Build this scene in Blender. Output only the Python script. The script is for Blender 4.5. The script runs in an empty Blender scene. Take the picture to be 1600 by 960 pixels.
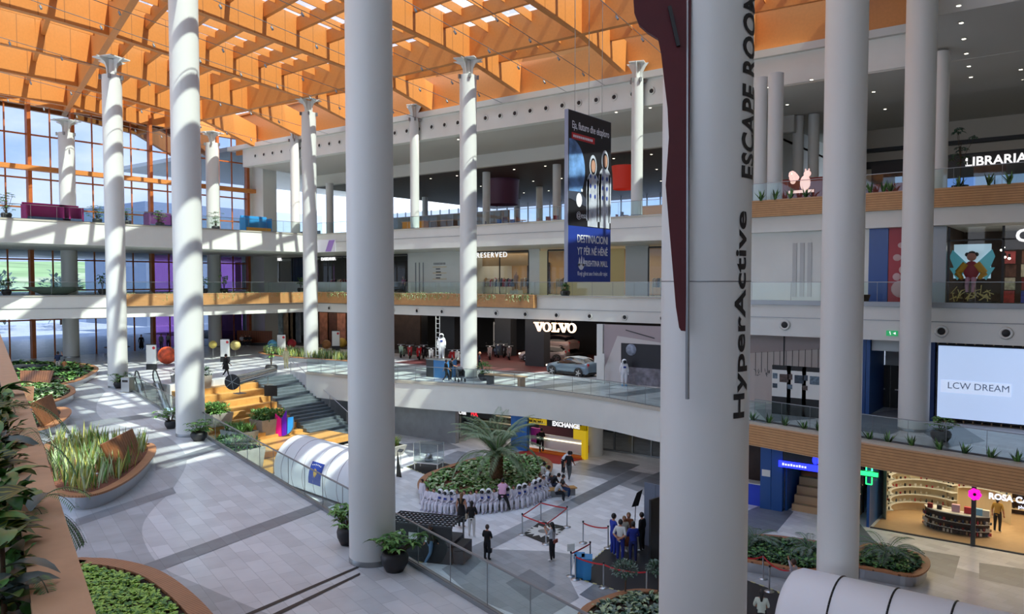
import bpy, bmesh, math, random
from mathutils import Vector, Matrix
random.seed(7)
C = bpy.context.scene.collection
SC = bpy.context.scene
# ---------------------------------------------------------------- camera
FPX = 1220.0; PY = 492.0; HZ = 441.0; CAM = (0.0, 0.0, 12.0)
YAW = math.radians(37.3); PIT = math.atan((PY-HZ)/FPX)
cd = bpy.data.cameras.new('camera'); cam = bpy.data.objects.new('camera', cd); C.objects.link(cam)
cam.location = CAM; cam.rotation_euler = (math.pi/2-PIT, 0, YAW)
cd.sensor_width = 36; cd.lens = 36*FPX/1600; cd.shift_y = 12/1600; cd.clip_end = 3000; cd.clip_start = 0.05
SC.camera = cam
# ---------------------------------------------------------------- sky, sun, exposure
SC.view_settings.view_transform = 'Standard'; SC.view_settings.look = 'None'
SC.view_settings.gamma = 1; SC.view_settings.use_curve_mapping = False
SC.view_settings.exposure = 0.18
SC.cycles.use_denoising = True
SC.cycles.max_bounces = 8; SC.cycles.diffuse_bounces = 4; SC.cycles.glossy_bounces = 3
SC.cycles.transmission_bounces = 4; SC.cycles.transparent_max_bounces = 16
SC.cycles.sample_clamp_indirect = 4; SC.cycles.caustics_reflective = False; SC.cycles.caustics_refractive = False
W = bpy.data.worlds.new('sky'); SC.world = W; W.use_nodes = True
nt = W.node_tree; nd = nt.nodes; lk = nt.links; nd.clear()
wo = nd.new('ShaderNodeOutputWorld'); bg = nd.new('ShaderNodeBackground'); lk.new(bg.outputs[0], wo.inputs[0])
tc = nd.new('ShaderNodeTexCoord'); sp = nd.new('ShaderNodeSeparateXYZ'); lk.new(tc.outputs['Generated'], sp.inputs[0])
gr = nd.new('ShaderNodeValToRGB'); lk.new(sp.outputs[2], gr.inputs[0])
gr.color_ramp.elements[0].position = 0.0; gr.color_ramp.elements[0].color = (.60, .74, .97, 1)
gr.color_ramp.elements[1].position = 0.45; gr.color_ramp.elements[1].color = (.36, .53, .90, 1)
mp = nd.new('ShaderNodeMapping'); mp.inputs['Scale'].default_value = (1, 1, 2.2); lk.new(tc.outputs['Generated'], mp.inputs[0])
nz = nd.new('ShaderNodeTexNoise'); nz.inputs['Scale'].default_value = 3.6; nz.inputs['Detail'].default_value = 7; nz.inputs['Roughness'].default_value = .55
lk.new(mp.outputs[0], nz.inputs[0])
cr = nd.new('ShaderNodeValToRGB'); cr.color_ramp.elements[0].position = .47; cr.color_ramp.elements[1].position = .64; lk.new(nz.outputs[0], cr.inputs[0])
mx = nd.new('ShaderNodeMixRGB'); mx.inputs[2].default_value = (.93, .95, 1, 1); lk.new(cr.outputs[0], mx.inputs[0]); lk.new(gr.outputs[0], mx.inputs[1])
lk.new(mx.outputs[0], bg.inputs[0]); bg.inputs[1].default_value = 2.25
sd = bpy.data.lights.new('sun', 'SUN'); sd.energy = 7.0; sd.angle = math.radians(.6); sd.color = (1, .95, .84)
sun = bpy.data.objects.new('sun', sd); C.objects.link(sun)
SUNV = Vector((.60, -.06, .80)).normalized()
sun.rotation_euler = SUNV.to_track_quat('Z', 'Y').to_euler()
def area(name, loc, size, energy, color=(1, .9, .78), rot=(0, 0, 0), sy=None):
    l = bpy.data.lights.new(name, 'AREA'); l.shape = 'RECTANGLE'; l.size = size; l.size_y = sy or size; l.energy = energy; l.color = color
    o = bpy.data.objects.new(name, l); C.objects.link(o); o.location = loc; o.rotation_euler = rot; return o
# ---------------------------------------------------------------- pixel -> point helpers
_F = (-math.sin(YAW), math.cos(YAW), 0); _R = (math.cos(YAW), math.sin(YAW), 0)
_Fp = [math.cos(PIT)*_F[i]-(math.sin(PIT) if i == 2 else 0) for i in range(3)]
_Up = [math.sin(PIT)*_F[i]+(math.cos(PIT) if i == 2 else 0) for i in range(3)]
def at(x, y, X=None, Y=None, Z=None):
    a = (x-800)/FPX; b = -(y-PY)/FPX
    d = [_Fp[i]+_R[i]*a+_Up[i]*b for i in range(3)]
    i, v = (0, X) if X is not None else (1, Y) if Y is not None else (2, Z)
    t = (v-CAM[i])/d[i]
    return Vector([CAM[k]+t*d[k] for k in range(3)])
L0, L1, L2, L3 = 0.0, 4.6, 10.8, 17.0
# ---------------------------------------------------------------- materials
def lin(h):
    h = h.lstrip('#'); r = []
    for i in (0, 2, 4):
        c = int(h[i:i+2], 16)/255; r.append(c/12.92 if c <= .04045 else ((c+.055)/1.055)**2.4)
    return (*r, 1)
M = {}
def mat(name, color, rough=.6, metal=0, emit=None, es=1, noise=0, nscale=4, bump=0, spec=None):
    if name in M: return M[name]
    m = bpy.data.materials.new(name); m.use_nodes = True; t = m.node_tree; b = t.nodes['Principled BSDF']
    col = lin(color) if isinstance(color, str) else (*color[:3], 1)
    b.inputs['Base Color'].default_value = col; b.inputs['Roughness'].default_value = rough; b.inputs['Metallic'].default_value = metal
    if spec is not None: b.inputs['Specular IOR Level'].default_value = spec
    if noise:
        g = t.nodes.new('ShaderNodeNewGeometry'); n = t.nodes.new('ShaderNodeTexNoise'); n.inputs['Scale'].default_value = nscale; n.inputs['Detail'].default_value = 4
        t.links.new(g.outputs['Position'], n.inputs['Vector'])
        r = t.nodes.new('ShaderNodeValToRGB'); r.color_ramp.elements[0].position = .3; r.color_ramp.elements[1].position = .7
        r.color_ramp.elements[0].color = (*[c*(1-noise) for c in col[:3]], 1); r.color_ramp.elements[1].color = (*[min(1, c*(1+noise)) for c in col[:3]], 1)
        t.links.new(n.outputs[0], r.inputs[0]); t.links.new(r.outputs[0], b.inputs['Base Color'])
        if bump:
            bp = t.nodes.new('ShaderNodeBump'); bp.inputs['Strength'].default_value = bump; t.links.new(n.outputs[0], bp.inputs['Height']); t.links.new(bp.outputs[0], b.inputs['Normal'])
    if emit:
        b.inputs['Emission Color'].default_value = lin(emit) if isinstance(emit, str) else (*emit, 1); b.inputs['Emission Strength'].default_value = es
    M[name] = m; return m
def slats(name, c1, c2, axis='Z', freq=10, rough=.5, duty=.2):
    """thin dark lines every 1/freq m along one axis, over grained wood"""
    m = mat(name, c1, rough); t = m.node_tree; b = t.nodes['Principled BSDF']
    g = t.nodes.new('ShaderNodeNewGeometry'); s = t.nodes.new('ShaderNodeSeparateXYZ'); t.links.new(g.outputs['Position'], s.inputs[0])
    mu = t.nodes.new('ShaderNodeMath'); mu.operation = 'MULTIPLY'; mu.inputs[1].default_value = freq; t.links.new(s.outputs[axis], mu.inputs[0])
    fr = t.nodes.new('ShaderNodeMath'); fr.operation = 'FRACT'; t.links.new(mu.outputs[0], fr.inputs[0])
    gt = t.nodes.new('ShaderNodeMath'); gt.operation = 'LESS_THAN'; gt.inputs[1].default_value = duty; t.links.new(fr.outputs[0], gt.inputs[0])
    n = t.nodes.new('ShaderNodeTexNoise'); n.inputs['Scale'].default_value = 3; n.inputs['Detail'].default_value = 5; t.links.new(g.outputs['Position'], n.inputs['Vector'])
    r = t.nodes.new('ShaderNodeValToRGB'); c = lin(c1); r.color_ramp.elements[0].color = (*[k*.75 for k in c[:3]], 1); r.color_ramp.elements[1].color = (*[min(1, k*1.2) for k in c[:3]], 1)
    t.links.new(n.outputs[0], r.inputs[0])
    x = t.nodes.new('ShaderNodeMixRGB'); x.inputs[2].default_value = lin(c2); t.links.new(gt.outputs[0], x.inputs[0]); t.links.new(r.outputs[0], x.inputs[1])
    t.links.new(x.outputs[0], b.inputs['Base Color']); return m
def glass(name, tint, refl=.1, rough=.02):
    m = bpy.data.materials.new(name); m.use_nodes = True; t = m.node_tree; t.nodes.clear()
    o = t.nodes.new('ShaderNodeOutputMaterial'); tr = t.nodes.new('ShaderNodeBsdfTransparent'); gl = t.nodes.new('ShaderNodeBsdfGlossy')
    gl.inputs['Roughness'].default_value = rough; tr.inputs[0].default_value = (*tint, 1)
    lw = t.nodes.new('ShaderNodeLayerWeight'); lw.inputs[0].default_value = .25
    mu = t.nodes.new('ShaderNodeMath'); mu.operation = 'MULTIPLY_ADD'; mu.inputs[1].default_value = .5; mu.inputs[2].default_value = refl*.4
    t.links.new(lw.outputs['Fresnel'], mu.inputs[0])
    mi = t.nodes.new('ShaderNodeMixShader'); t.links.new(mu.outputs[0], mi.inputs[0]); t.links.new(tr.outputs[0], mi.inputs[1]); t.links.new(gl.outputs[0], mi.inputs[2])
    t.links.new(mi.outputs[0], o.inputs[0]); M[name] = m; return m
def tiles(name, c, mortar, sx=.9, sy=.45, rough=.38, rot=0.0, var=.12):
    m = mat(name, c, rough); t = m.node_tree; b = t.nodes['Principled BSDF']
    g = t.nodes.new('ShaderNodeNewGeometry'); mp = t.nodes.new('ShaderNodeMapping'); mp.inputs['Rotation'].default_value = (0, 0, rot)
    t.links.new(g.outputs['Position'], mp.inputs[0])
    k = t.nodes.new('ShaderNodeTexBrick'); k.inputs['Scale'].default_value = 1; k.inputs['Brick Width'].default_value = sx; k.inputs['Row Height'].default_value = sy
    k.inputs['Mortar Size'].default_value = .006; cc = lin(c)
    k.inputs['Color1'].default_value = (*[v*(1-var) for v in cc[:3]], 1); k.inputs['Color2'].default_value = (*[v*(1+var) for v in cc[:3]], 1); k.inputs['Mortar'].default_value = lin(mortar)
    t.links.new(mp.outputs[0], k.inputs[0])
    n = t.nodes.new('ShaderNodeTexNoise'); n.inputs['Scale'].default_value = 1.3; n.inputs['Detail'].default_value = 6; t.links.new(g.outputs['Position'], n.inputs['Vector'])
    r = t.nodes.new('ShaderNodeMixRGB'); r.blend_type = 'OVERLAY'; r.inputs[0].default_value = .25; t.links.new(k.outputs[0], r.inputs[1]); t.links.new(n.outputs[0], r.inputs[2])
    t.links.new(r.outputs[0], b.inputs['Base Color']); return m
mat('white', '#dcded8', .45, noise=.03, nscale=.7); mat('column_white', '#d3d5d2', .38); mat('soffit', '#c9c7c0', .7)
mat('grey_wall', '#8d9092', .8, noise=.1, nscale=1.5); mat('dark', '#17181b', .5); mat('black', '#0a0a0b', .5); mat('charcoal', '#33363a', .6)
mat('steel', '#b9bcc0', .3, 1); mat('dull_steel', '#8e9294', .4, .7); mat('beige_trim', '#b9b4a6', .5)
mat('beam_wood', '#cb8240', .55, noise=.05, nscale=6); mat('frame_wood', '#b0602c', .5, noise=.15, nscale=2)
slats('planter_wood', '#c0905c', '#7c5430', 'Z', 7.5, .5, .18)
slats('rim_wood', '#b07a52', '#6d4326', 'Y', 16, .5, .16); slats('bench_wood', '#8a4a2a', '#3c1d10', 'Y', 9, .38, .12)
mat('pale_plank', '#c8a07c', .55, noise=.06, nscale=9)
slats('step_wood', '#cf9c58', '#94662c', 'X', 3.2, .45, .03)
mat('soil', '#3b2c22', .95, noise=.4, nscale=18); mat('bark_mulch', '#7a4a38', .95, noise=.4, nscale=22)
tiles('tile_light', '#cbccce', '#a4a6a8', .9, .45, .3, .31); tiles('tile_mid', '#a3a7ab', '#858a8f', .9, .45, .32, .31); tiles('tile_dark', '#7b8187', '#62686e', .9, .45, .35, .31)
tiles('tile_pale', '#e6e8ea', '#c4c7ca', .9, .45, .3, .31); mat('stair_stone', '#5b666c', .6, noise=.15, nscale=2)
glass('rail_glass', (.80, .91, .88), .12); glass('window_glass', (.33, .39, .50), .06); glass('roof_glass', (.76, .86, .86), .03); glass('shop_glass', (.82, .86, .86), .06); glass('pink_glass', (.52, .2, .47), .1)
# ---------------------------------------------------------------- mesh builder
class MB:
    def __init__(s): s.v = []; s.f = []; s.m = []; s.sm = []
    def add(s, vs, fs, mi=0, smooth=False):
        o = len(s.v); s.v += [tuple(p) for p in vs]
        for q in fs: s.f.append(tuple(i+o for i in q)); s.m.append(mi); s.sm.append(smooth)
        return s
    def box(s, c, d, rz=0, mi=0, rot=None):
        x, y, z = d[0]/2, d[1]/2, d[2]/2
        vs = [Vector((a, b, e)) for a in (-x, x) for b in (-y, y) for e in (-z, z)]
        Rm = rot if rot is not None else Matrix.Rotation(rz, 3, 'Z')
        vs = [Rm @ v+Vector(c) for v in vs]
        return s.add(vs, [(0, 1, 3, 2), (4, 6, 7, 5), (0, 4, 5, 1), (2, 3, 7, 6), (0, 2, 6, 4), (1, 5, 7, 3)], mi)
    def bx(s, x0, x1, y0, y1, z0, z1, mi=0): return s.box(((x0+x1)/2, (y0+y1)/2, (z0+z1)/2), (abs(x1-x0), abs(y1-y0), abs(z1-z0)), 0, mi)
    def prism(s, poly, z0, z1, mi=0, smooth=False, top=None):
        n = len(poly); vs = [(p[0], p[1], z0) for p in poly]+[(p[0], p[1], z1) for p in poly]
        s.add(vs, [(i, (i+1) % n, n+(i+1) % n, n+i) for i in range(n)], mi, smooth)
        s.add(vs, [tuple(range(n, 2*n)), tuple(reversed(range(n)))], mi if top is None else top)
        return s
    def bar(s, a, b, w, h, mi=0):
        """rectangular bar from a to b, w across (horizontal), h in height"""
        a = Vector(a); b = Vector(b); d = (b-a); L = d.length
        if L < 1e-6: return s
        d.normalize(); side = Vector((d.y, -d.x, 0)) if abs(d.z) < .999 else Vector((1, 0, 0)); side.normalize(); up = side.cross(d)
        vs = []
        for p in (a, b):
            for i, j in ((-1, -1), (1, -1), (1, 1), (-1, 1)): vs.append(p+side*i*w/2+up*j*h/2)
        return s.add(vs, [(0, 1, 2, 3), (7, 6, 5, 4), (0, 4, 5, 1), (1, 5, 6, 2), (2, 6, 7, 3), (3, 7, 4, 0)], mi)
    def tube(s, a, b, r0, r1=None, n=12, mi=0, smooth=True, cap=True):
        r1 = r0 if r1 is None else r1; a = Vector(a); b = Vector(b); d = (b-a).normalized()
        u = d.orthogonal().normalized(); w = d.cross(u); vs = []
        for p, r in ((a, r0), (b, r1)):
            for k in range(n): t = 2*math.pi*k/n; vs.append(p+u*r*math.cos(t)+w*r*math.sin(t))
        s.add(vs, [(k, (k+1) % n, n+(k+1) % n, n+k) for k in range(n)], mi, smooth)
        if cap: s.add(vs, [tuple(reversed(range(n))), tuple(range(n, 2*n))], mi)
        return s
    def path(s, pts, r, n=8, mi=0):
        for a, b in zip(pts[:-1], pts[1:]): s.tube(a, b, r, r, n, mi)
        return s
    def lathe(s, prof, c=(0, 0, 0), n=24, mi=0, sx=1, sy=1, smooth=True):
        vs = []; k = len(prof)
        for i in range(n):
            t = 2*math.pi*i/n
            for r, z in prof: vs.append((c[0]+r*math.cos(t)*sx, c[1]+r*math.sin(t)*sy, c[2]+z))
        fs = [(i*k+j, ((i+1) % n)*k+j, ((i+1) % n)*k+j+1, i*k+j+1) for i in range(n) for j in range(k-1)]
        return s.add(vs, fs, mi, smooth)
    def ball(s, c, r, n=16, mi=0, sc=(1, 1, 1)):
        pr = [(math.sin(math.pi*j/(n//2))*1.0, -math.cos(math.pi*j/(n//2))) for j in range(n//2+1)]
        vs = []; k = len(pr)
        for i in range(n):
            t = 2*math.pi*i/n
            for q, z in pr: vs.append((c[0]+r*q*math.cos(t)*sc[0], c[1]+r*q*math.sin(t)*sc[1], c[2]+r*z*sc[2]))
        return s.add(vs, [(i*k+j, ((i+1) % n)*k+j, ((i+1) % n)*k+j+1, i*k+j+1) for i in range(n) for j in range(k-1)], mi, True)
    def build(s, name, mats, parent=None, loc=None, bevel=0):
        me = bpy.data.meshes.new(name); me.from_pydata(s.v, [], s.f); me.validate(clean_customdata=False)
        if not isinstance(mats, (list, tuple)): mats = [mats]
        for m in mats: me.materials.append(M[m] if isinstance(m, str) else m)
        if len(me.polygons) == len(s.m):
            me.polygons.foreach_set('material_index', [min(i, len(mats)-1) for i in s.m]); me.polygons.foreach_set('use_smooth', s.sm)
        me.update(); o = bpy.data.objects.new(name, me); C.objects.link(o)
        if parent: o.parent = parent
        if loc: o.location = loc
        if bevel:
            b = o.modifiers.new('bevel', 'BEVEL'); b.width = bevel; b.segments = 2
        return o
def struct(o): o['kind'] = 'structure'; return o
def tag(o, label, cat, group=None, kind=None):
    if len(label.split()) > 16: print('LONG', label)
    o['label'] = label; o['category'] = cat
    if group: o['group'] = group
    if kind: o['kind'] = kind
    return o
def thing(name, label, cat, loc=(0, 0, 0), rz=0, group=None):
    o = bpy.data.objects.new(name, None); C.objects.link(o); o.location = loc; o.rotation_euler = (0, 0, rz); o.empty_display_size = .2
    return tag(o, label, cat, group)
def dup(root, loc, rz, label, group=None):
    r = root.copy(); C.objects.link(r); r.location = loc; r.rotation_euler = (0, 0, rz); r['label'] = label
    if group: r['group'] = group
    for ch in list(root.children):
        c = ch.copy(); C.objects.link(c); c.parent = r
        for g in ch.children:
            d = g.copy(); C.objects.link(d); d.parent = c
    return r
_tc = {}
def text(name, body, size, m, parent=None, depth=.01, off=0.0, loc=(0, 0, 0), rot=(0, 0, 0), align='CENTER', sx=1.0, shear=0, space=1.0, bend=None):
    """lettering as a mesh; local x = reading direction, y = up, z = towards the reader"""
    cu = bpy.data.curves.new(name, 'FONT'); cu.body = body; cu.size = size; cu.extrude = depth; cu.offset = off; cu.align_x = align; cu.align_y = 'CENTER'; cu.shear = shear; cu.space_character = space
    cu.resolution_u = 3
    t = bpy.data.objects.new(name, cu); C.objects.link(t)
    dg = bpy.context.evaluated_depsgraph_get(); me = bpy.data.meshes.new_from_object(t.evaluated_get(dg))
    bpy.data.objects.remove(t); o = bpy.data.objects.new(name, me); C.objects.link(o); me.name = name
    for v in me.vertices: v.co.x *= sx
    if bend: bend(me)
    me.materials.clear(); me.materials.append(M[m] if isinstance(m, str) else m)
    if parent: o.parent = parent
    o.location = loc; o.rotation_euler = rot; return o
H = math.pi/2
FACE_S = (H, 0, 0)            # lettering on a wall that faces -Y (the camera side of the back wall)
FACE_E = (H, 0, H)            # lettering on a wall that faces +X
def spline(pts, n=8, closed=False):
    P = [Vector(p[:2]) for p in pts]; out = []; N = len(P)
    rng = range(N) if closed else range(N-1)
    for i in rng:
        p0 = P[(i-1) % N] if closed or i > 0 else P[0]; p1 = P[i]; p2 = P[(i+1) % N]; p3 = P[(i+2) % N] if closed or i+2 < N else P[-1]
        for k in range(n):
            t = k/n; out.append(.5*((2*p1)+(-p0+p2)*t+(2*p0-5*p1+4*p2-p3)*t*t+(-p0+3*p1-3*p2+p3)*t*t*t))
    if not closed: out.append(P[-1])
    return [(p.x, p.y) for p in out]
def offset(poly, d, closed=True):
    out = []; n = len(poly)
    for i in range(n):
        a = Vector(poly[(i-1) % n]) if closed or i > 0 else Vector(poly[0]); b = Vector(poly[(i+1) % n]) if closed or i < n-1 else Vector(poly[-1])
        t = (b-a); t = t.normalized() if t.length > 1e-6 else Vector((1, 0)); out.append((poly[i][0]+t.y*d, poly[i][1]-t.x*d))
    return out
def ribbon(mb, A, B, z, mi=0, closed=False):
    n = len(A); vs = [(p[0], p[1], z) for p in A]+[(p[0], p[1], z) for p in B]
    return mb.add(vs, [(i, (i+1) % n, n+(i+1) % n, n+i) for i in range(n if closed else n-1)], mi)
def vband(mb, A, z0, z1, mi=0, closed=False, A2=None):
    n = len(A); A2 = A2 or A; vs = [(p[0], p[1], z0) for p in A]+[(p[0], p[1], z1) for p in A2]
    return mb.add(vs, [(i, (i+1) % n, n+(i+1) % n, n+i) for i in range(n if closed else n-1)], mi)
def solidband(mb, A, B, z0, z1, mi=0, closed=False):
    vband(mb, A, z0, z1, mi, closed); vband(mb, B, z0, z1, mi, closed); ribbon(mb, A, B, z0, mi, closed); ribbon(mb, A, B, z1, mi, closed)
    if not closed:
        for i in (0, -1): mb.add([(*A[i], z0), (*B[i], z0), (*B[i], z1), (*A[i], z1)], [(0, 1, 2, 3)], mi)
    return mb
# ================================================================ STRUCTURE
RAIL_A = Vector((-55.6, 27.2)); RAIL_B = Vector((6.0, 8.1))       # balustrade line of the near promenade (column line)
def on_rail(s): return RAIL_A.lerp(RAIL_B, s)
edge1 = spline([(-51.3, 40.0), (-42.0, 40.8), (-35, 42.3), (-30.6, 43.1), (-25, 42.4), (-20.3, 40.9), (-14.8, 39.8), (-8.6, 38.2), (-5.2, 37.5), (-2.4, 36.9), (3, 36), (12, 35)], 6)
m = MB(); m.prism([(-110, -30), (14, -30), (14, 5.7), tuple(RAIL_B), tuple(RAIL_A), (-55.6, 29.6), (-53.5, 29.6), (-53.5, 40.0), (-110, 40.0)], 2.9, 4.6, 0)
floor1 = struct(m.build('floor', ['tile_light']))
eL = [p for p in edge1 if p[0] < -17.3]; eR = [p for p in edge1 if p[0] >= -17.5]; m = MB(); m.prism([(-110, 40.0)]+eL+[(-17.4, 100), (-110, 100)], 3.0, 4.6, 0); struct(m.build('floor', ['tile_light'])); m = MB(); m.prism([(-17.4, eL[-1][1])]+eR+[(12, 100), (-17.4, 100)], 3.55, 4.6, 0)
struct(m.build('floor', ['tile_light']))
m = MB(); m.prism([(-62, 0), (16, 0), (16, 62), (-62, 62)], -.4, 0); struct(m.build('floor', 'tile_pale'))
# white fascias of the first storey, both sides of the opening
el = [p for p in edge1 if p[0] < -17]; m = MB(); solidband(m, offset(el, .12, False), offset(el, -.3, False), 2.75, 4.55, 0); struct(m.build('trim_1', 'white'))
m = MB(); er = [p for p in edge1 if p[0] >= -17.5]; solidband(m, offset(er, .1, False), offset(er, -.3, False), 3.5, 4.5, 0); struct(m.build('trim_13', 'soffit'))
m = MB(); solidband(m, offset(edge1, .2, False), offset(edge1, -.25, False), 4.55, 4.75, 0); struct(m.build('trim_2', 'beige_trim'))
m = MB(); d = (RAIL_B-RAIL_A).normalized(); nrm = Vector((-d.y, d.x))
a, b = RAIL_A, RAIL_B
m.prism([tuple(a), tuple(b), tuple(b+nrm*.15), tuple(a+nrm*.15)], 2.8, 4.7); struct(m.build('trim_3', 'dull_steel'))
# upper floors: left arm (window side) and back arm
def slab(name, poly, z0, z1, mt): m = MB(); m.prism(poly, z0, z1); return struct(m.build(name, mt))
e2 = spline([(-78, -20), (-78, 10), (-74, 22), (-70, 30), (-67.6, 37), (-66.6, 44), (-66.0, 52.8)], 6)
slab('floor_upper', e2+[(-17.5, 52.8), (-17.5, 100), (-110, 100), (-110, -20)], 8.9, 10.75, 'white')
e3 = [(-69.5, -20), (-68.6, 22), (-67.4, 38), (-66.0, 52.8)]
slab('floor_food_court', e3+[(-20.5, 52.8), (-20.5, 100), (-110, 100), (-110, -20)], 15.1, 16.95, 'white')
# right arm, nearer
slab('floor_right', [(-19.0, 45), (14, 45), (14, 100), (-19.0, 100)], 8.9, 10.72, 'white')
slab('floor_right_upper', [(-20.5, 48.6), (14, 47.4), (14, 100), (-20.5, 100)], 15.1, 16.95, 'white')
# lips (thin stone edges) on the slabs
m = MB(); solidband(m, offset(e2, .06, False), offset(e2, -.3, False), 10.75, 10.85); m.bx(-66, -17.5, 52.7, 53.1, 10.75, 10.85); struct(m.build('trim_4', 'beige_trim'))
m = MB(); solidband(m, offset(e3, .06, False), offset(e3, -.3, False), 16.9, 17.0); m.bx(-66, -20.5, 52.7, 53.1, 16.9, 17.0); struct(m.build('trim_5', 'beige_trim'))
m = MB(); m.bx(-19.1, 14, 44.85, 45.3, 10.7, 10.95); struct(m.build('trim_6', 'dull_steel'))
# fine shadow joints of the fascias
m = MB()
for z in (9.75,): m.bx(-66, -19.2, 52.76, 52.8, z, z+.035)
m.bx(-19, 14, 44.96, 45, 9.95, 9.985); m.bx(-66, -20.6, 52.76, 52.8, 16.1, 16.13)
solidband(m, offset(e2, .04, False), offset(e2, 0, False), 9.75, 9.785); struct(m.build('trim_7', 'dull_steel'))
# window wall on the left
XW = -83.0
m = MB()
ys = [(-20+4.0*i) for i in range(20)]
for y in ys:
    if y > 56.5: break
    m.bx(XW-.1, XW+.45, y-.17, y+.17, 4.6, 30)
struct(m.build('window_1', 'frame_wood'))
m = MB()
for y in ys:
    if y > 54.5: break
    m.bx(XW, XW+.12, y+2-.06, y+2+.06, 4.6, 30)
for z in (8.3, 11.2, 14.2, 17.3, 19.2, 22.0, 26.2):
    m.bx(XW, XW+.2, -20, 56, z-.07, z+.07)
struct(m.build('window_2', 'frame_wood'))
m = MB(); m.bx(XW+.3, XW+1.1, -20, 56.8, 22.7, 23.15); struct(m.build('window_3', 'beam_wood'))
m = MB(); m.add([(XW, -20, 4.6), (XW, 56, 4.6), (XW, 56, 30), (XW, -20, 30)], [(0, 1, 2, 3)]); struct(m.build('window_4', 'window_glass'))
m = MB(); m.bx(XW-.5, XW+.3, 56, 57.2, 4.6, 30); m.bx(XW-.4, XW, -20, 57, 29.9, 30.2); struct(m.build('wall_left', 'white'))
# side wall between the window wall and the shops (white piers)
m = MB()
m.bx(-83, -80.5, 56.6, 58.5, 4.6, 27.5); m.bx(-80.5, -66, 57.5, 58, 8.9, 12); struct(m.build('wall_corner', 'white'))
# beam with nozzles along the back, its soffit and the second beam
YN = 53.9
m = MB(); m.bx(-80.5, -8, YN, YN+.8, 25.4, 27.45); struct(m.build('wall_back_beam', 'white'))
m = MB(); m.add([(-80, YN+.8, 25.5), (14, YN+.8, 25.5), (14, 63, 25.2), (-80, 63, 25.2)], [(0, 1, 2, 3)]); m.bx(-80, -20, 63, 63.6, 23.9, 25.2, 0)
struct(m.build('ceiling_soffit', 'soffit'))
m = MB(); m.bx(-80, -22, 63.6, 100, 23.9, 24.1); struct(m.build('ceiling_food_court', slats('brown_slats', '#4a2a20', '#160b08', 'Y', 1.6, .6, .35)))
m = MB(); m.bx(-22, 14, 54, 100, 25.3, 25.5); struct(m.build('ceiling_right', 'soffit'))
m = MB(); m.bx(-20.5, 14, 74, 74.4, 17, 25.4); struct(m.build('wall_right_back', mat('bounce_wall', '#c4bcae', .8)))
m = MB(); m.bx(-20.5, 14, 73.6, 74.1, 21.9, 22.5); m.bx(-20.5, 14, 73.4, 74, 23.3, 23.6); struct(m.build('trim_8', 'dark'))
# far glazing of the food court
m = MB(); m.add([(-110, 96, 19.6), (-20, 96, 19.6), (-20, 96, 23.9), (-110, 96, 23.9)], [(0, 1, 2, 3)]); struct(m.build('window_5', 'window_glass'))
m = MB()
for i in range(46): m.bx(-110+i*2-.06, -110+i*2+.06, 95.8, 96, 17, 24)
m.bx(-110, -20, 95.7, 96, 20.9, 21.05); struct(m.build('window_6', 'dull_steel'))
m = MB(); m.bx(-110, -20, 95.6, 96.2, 17, 19.6); m.bx(-82, -57, 74, 74.4, 17, 20.6); struct(m.build('wall_food_court', 'grey_wall'))
m = MB(); m.bx(-22.6, -22, 55, 96, 17, 25.4); struct(m.build('wall_divider', 'white'))
# ---------------------------------------------------------------- columns
def column(x, y, z0, z1, r, label, cap=True, dark_ring=False):
    t = thing('column', label, 'column', (x, y, z0)); t['kind'] = 'thing'
    h = z1-z0
    m = MB(); m.lathe([(r*1.0, 0), (r, h)], n=48)
    m.add([(r*math.cos(a*math.pi/12), r*math.sin(a*math.pi/12), h) for a in range(24)], [tuple(range(24))])
    m.build('shaft', 'column_white', t)
    m = MB(); m.lathe([(r+.012, .0), (r+.012, .12), (r, .14)], n=48); m.build('base_ring', 'dull_steel', t)
    m = MB()
    for k in (range(1, int(h//6.0)+1) if 'lettering' in label else (0.02,)): m.lathe([(r+.001, k*6.0), (r+.006, k*6.0+.01), (r+.001, k*6.0+.02)], n=48)
    m.build('joint_ring', 'dull_steel', t)
    if cap:
        m = MB(); m.lathe([(r*.42, h-.01), (r*.42, h+1.1)], n=20)
        for k in range(4):
            a = math.radians(17)+k*H; ca, sa = math.cos(a), math.sin(a); w = .04
            prof = [(.2, h), (.4, h), (.42, h+.5), (.6, h+.85), (r*1.9, h+1.15), (.2, h+1.15)]
            vs = [(q*ca-w*sa*s_, q*sa+w*ca*s_, z) for s_ in (-1, 1) for q, z in prof]; n = 6
            m.add(vs, [tuple(range(n)), tuple(reversed(range(n, 2*n)))]+[(i, (i+1) % n, n+(i+1) % n, n+i) for i in range(n)])
        m.box((0, 0, h+1.18), (r*2.6, r*2.6, .08), math.radians(17))
        m.build('capital', 'column_white', t)
        for k in range(5):
            a = k*1.256+.6; q = MB(); q.box((math.cos(a)*(r+.1), math.sin(a)*(r+.1), h-.15), (.16, .16, .3), a); q.build('spotlight', 'dull_steel', t)
    return t
ZB = 28.9
column(-55.33, 26.78, 4.6, ZB-1.2-1.4, .64, 'tall white column beside the steel bin, second from the left window')
column(-35.12, 20.43, 4.6, ZB-1.2, .66, 'tall white column between the two potted plants on the promenade')
column(-15.40, 14.08, 4.6, ZB-1.2, .61, 'big white column beside the dark potted plant at the near balustrade')
column(-81.0, 34.7, 4.6, ZB-1.2-1.2, .72, 'sunlit white column in front of the left end of the tall window')
column(-81.0, 50.3, 4.6, ZB-1.2, .72, 'white column by the right end of the tall window')
column(-39.1, 45.8, 4.6, ZB-1.2, .65, 'white column by the pushchair, left of the large letters over the car showroom')
column(-59.4, 46.8, 4.6, ZB-1.2, .66, 'white column rising behind the long spiky plant bed')
near_col = column(-4.81, 11.12, -.0, 31.38, .655, 'nearest white column carrying black vertical lettering', cap=False)
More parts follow.
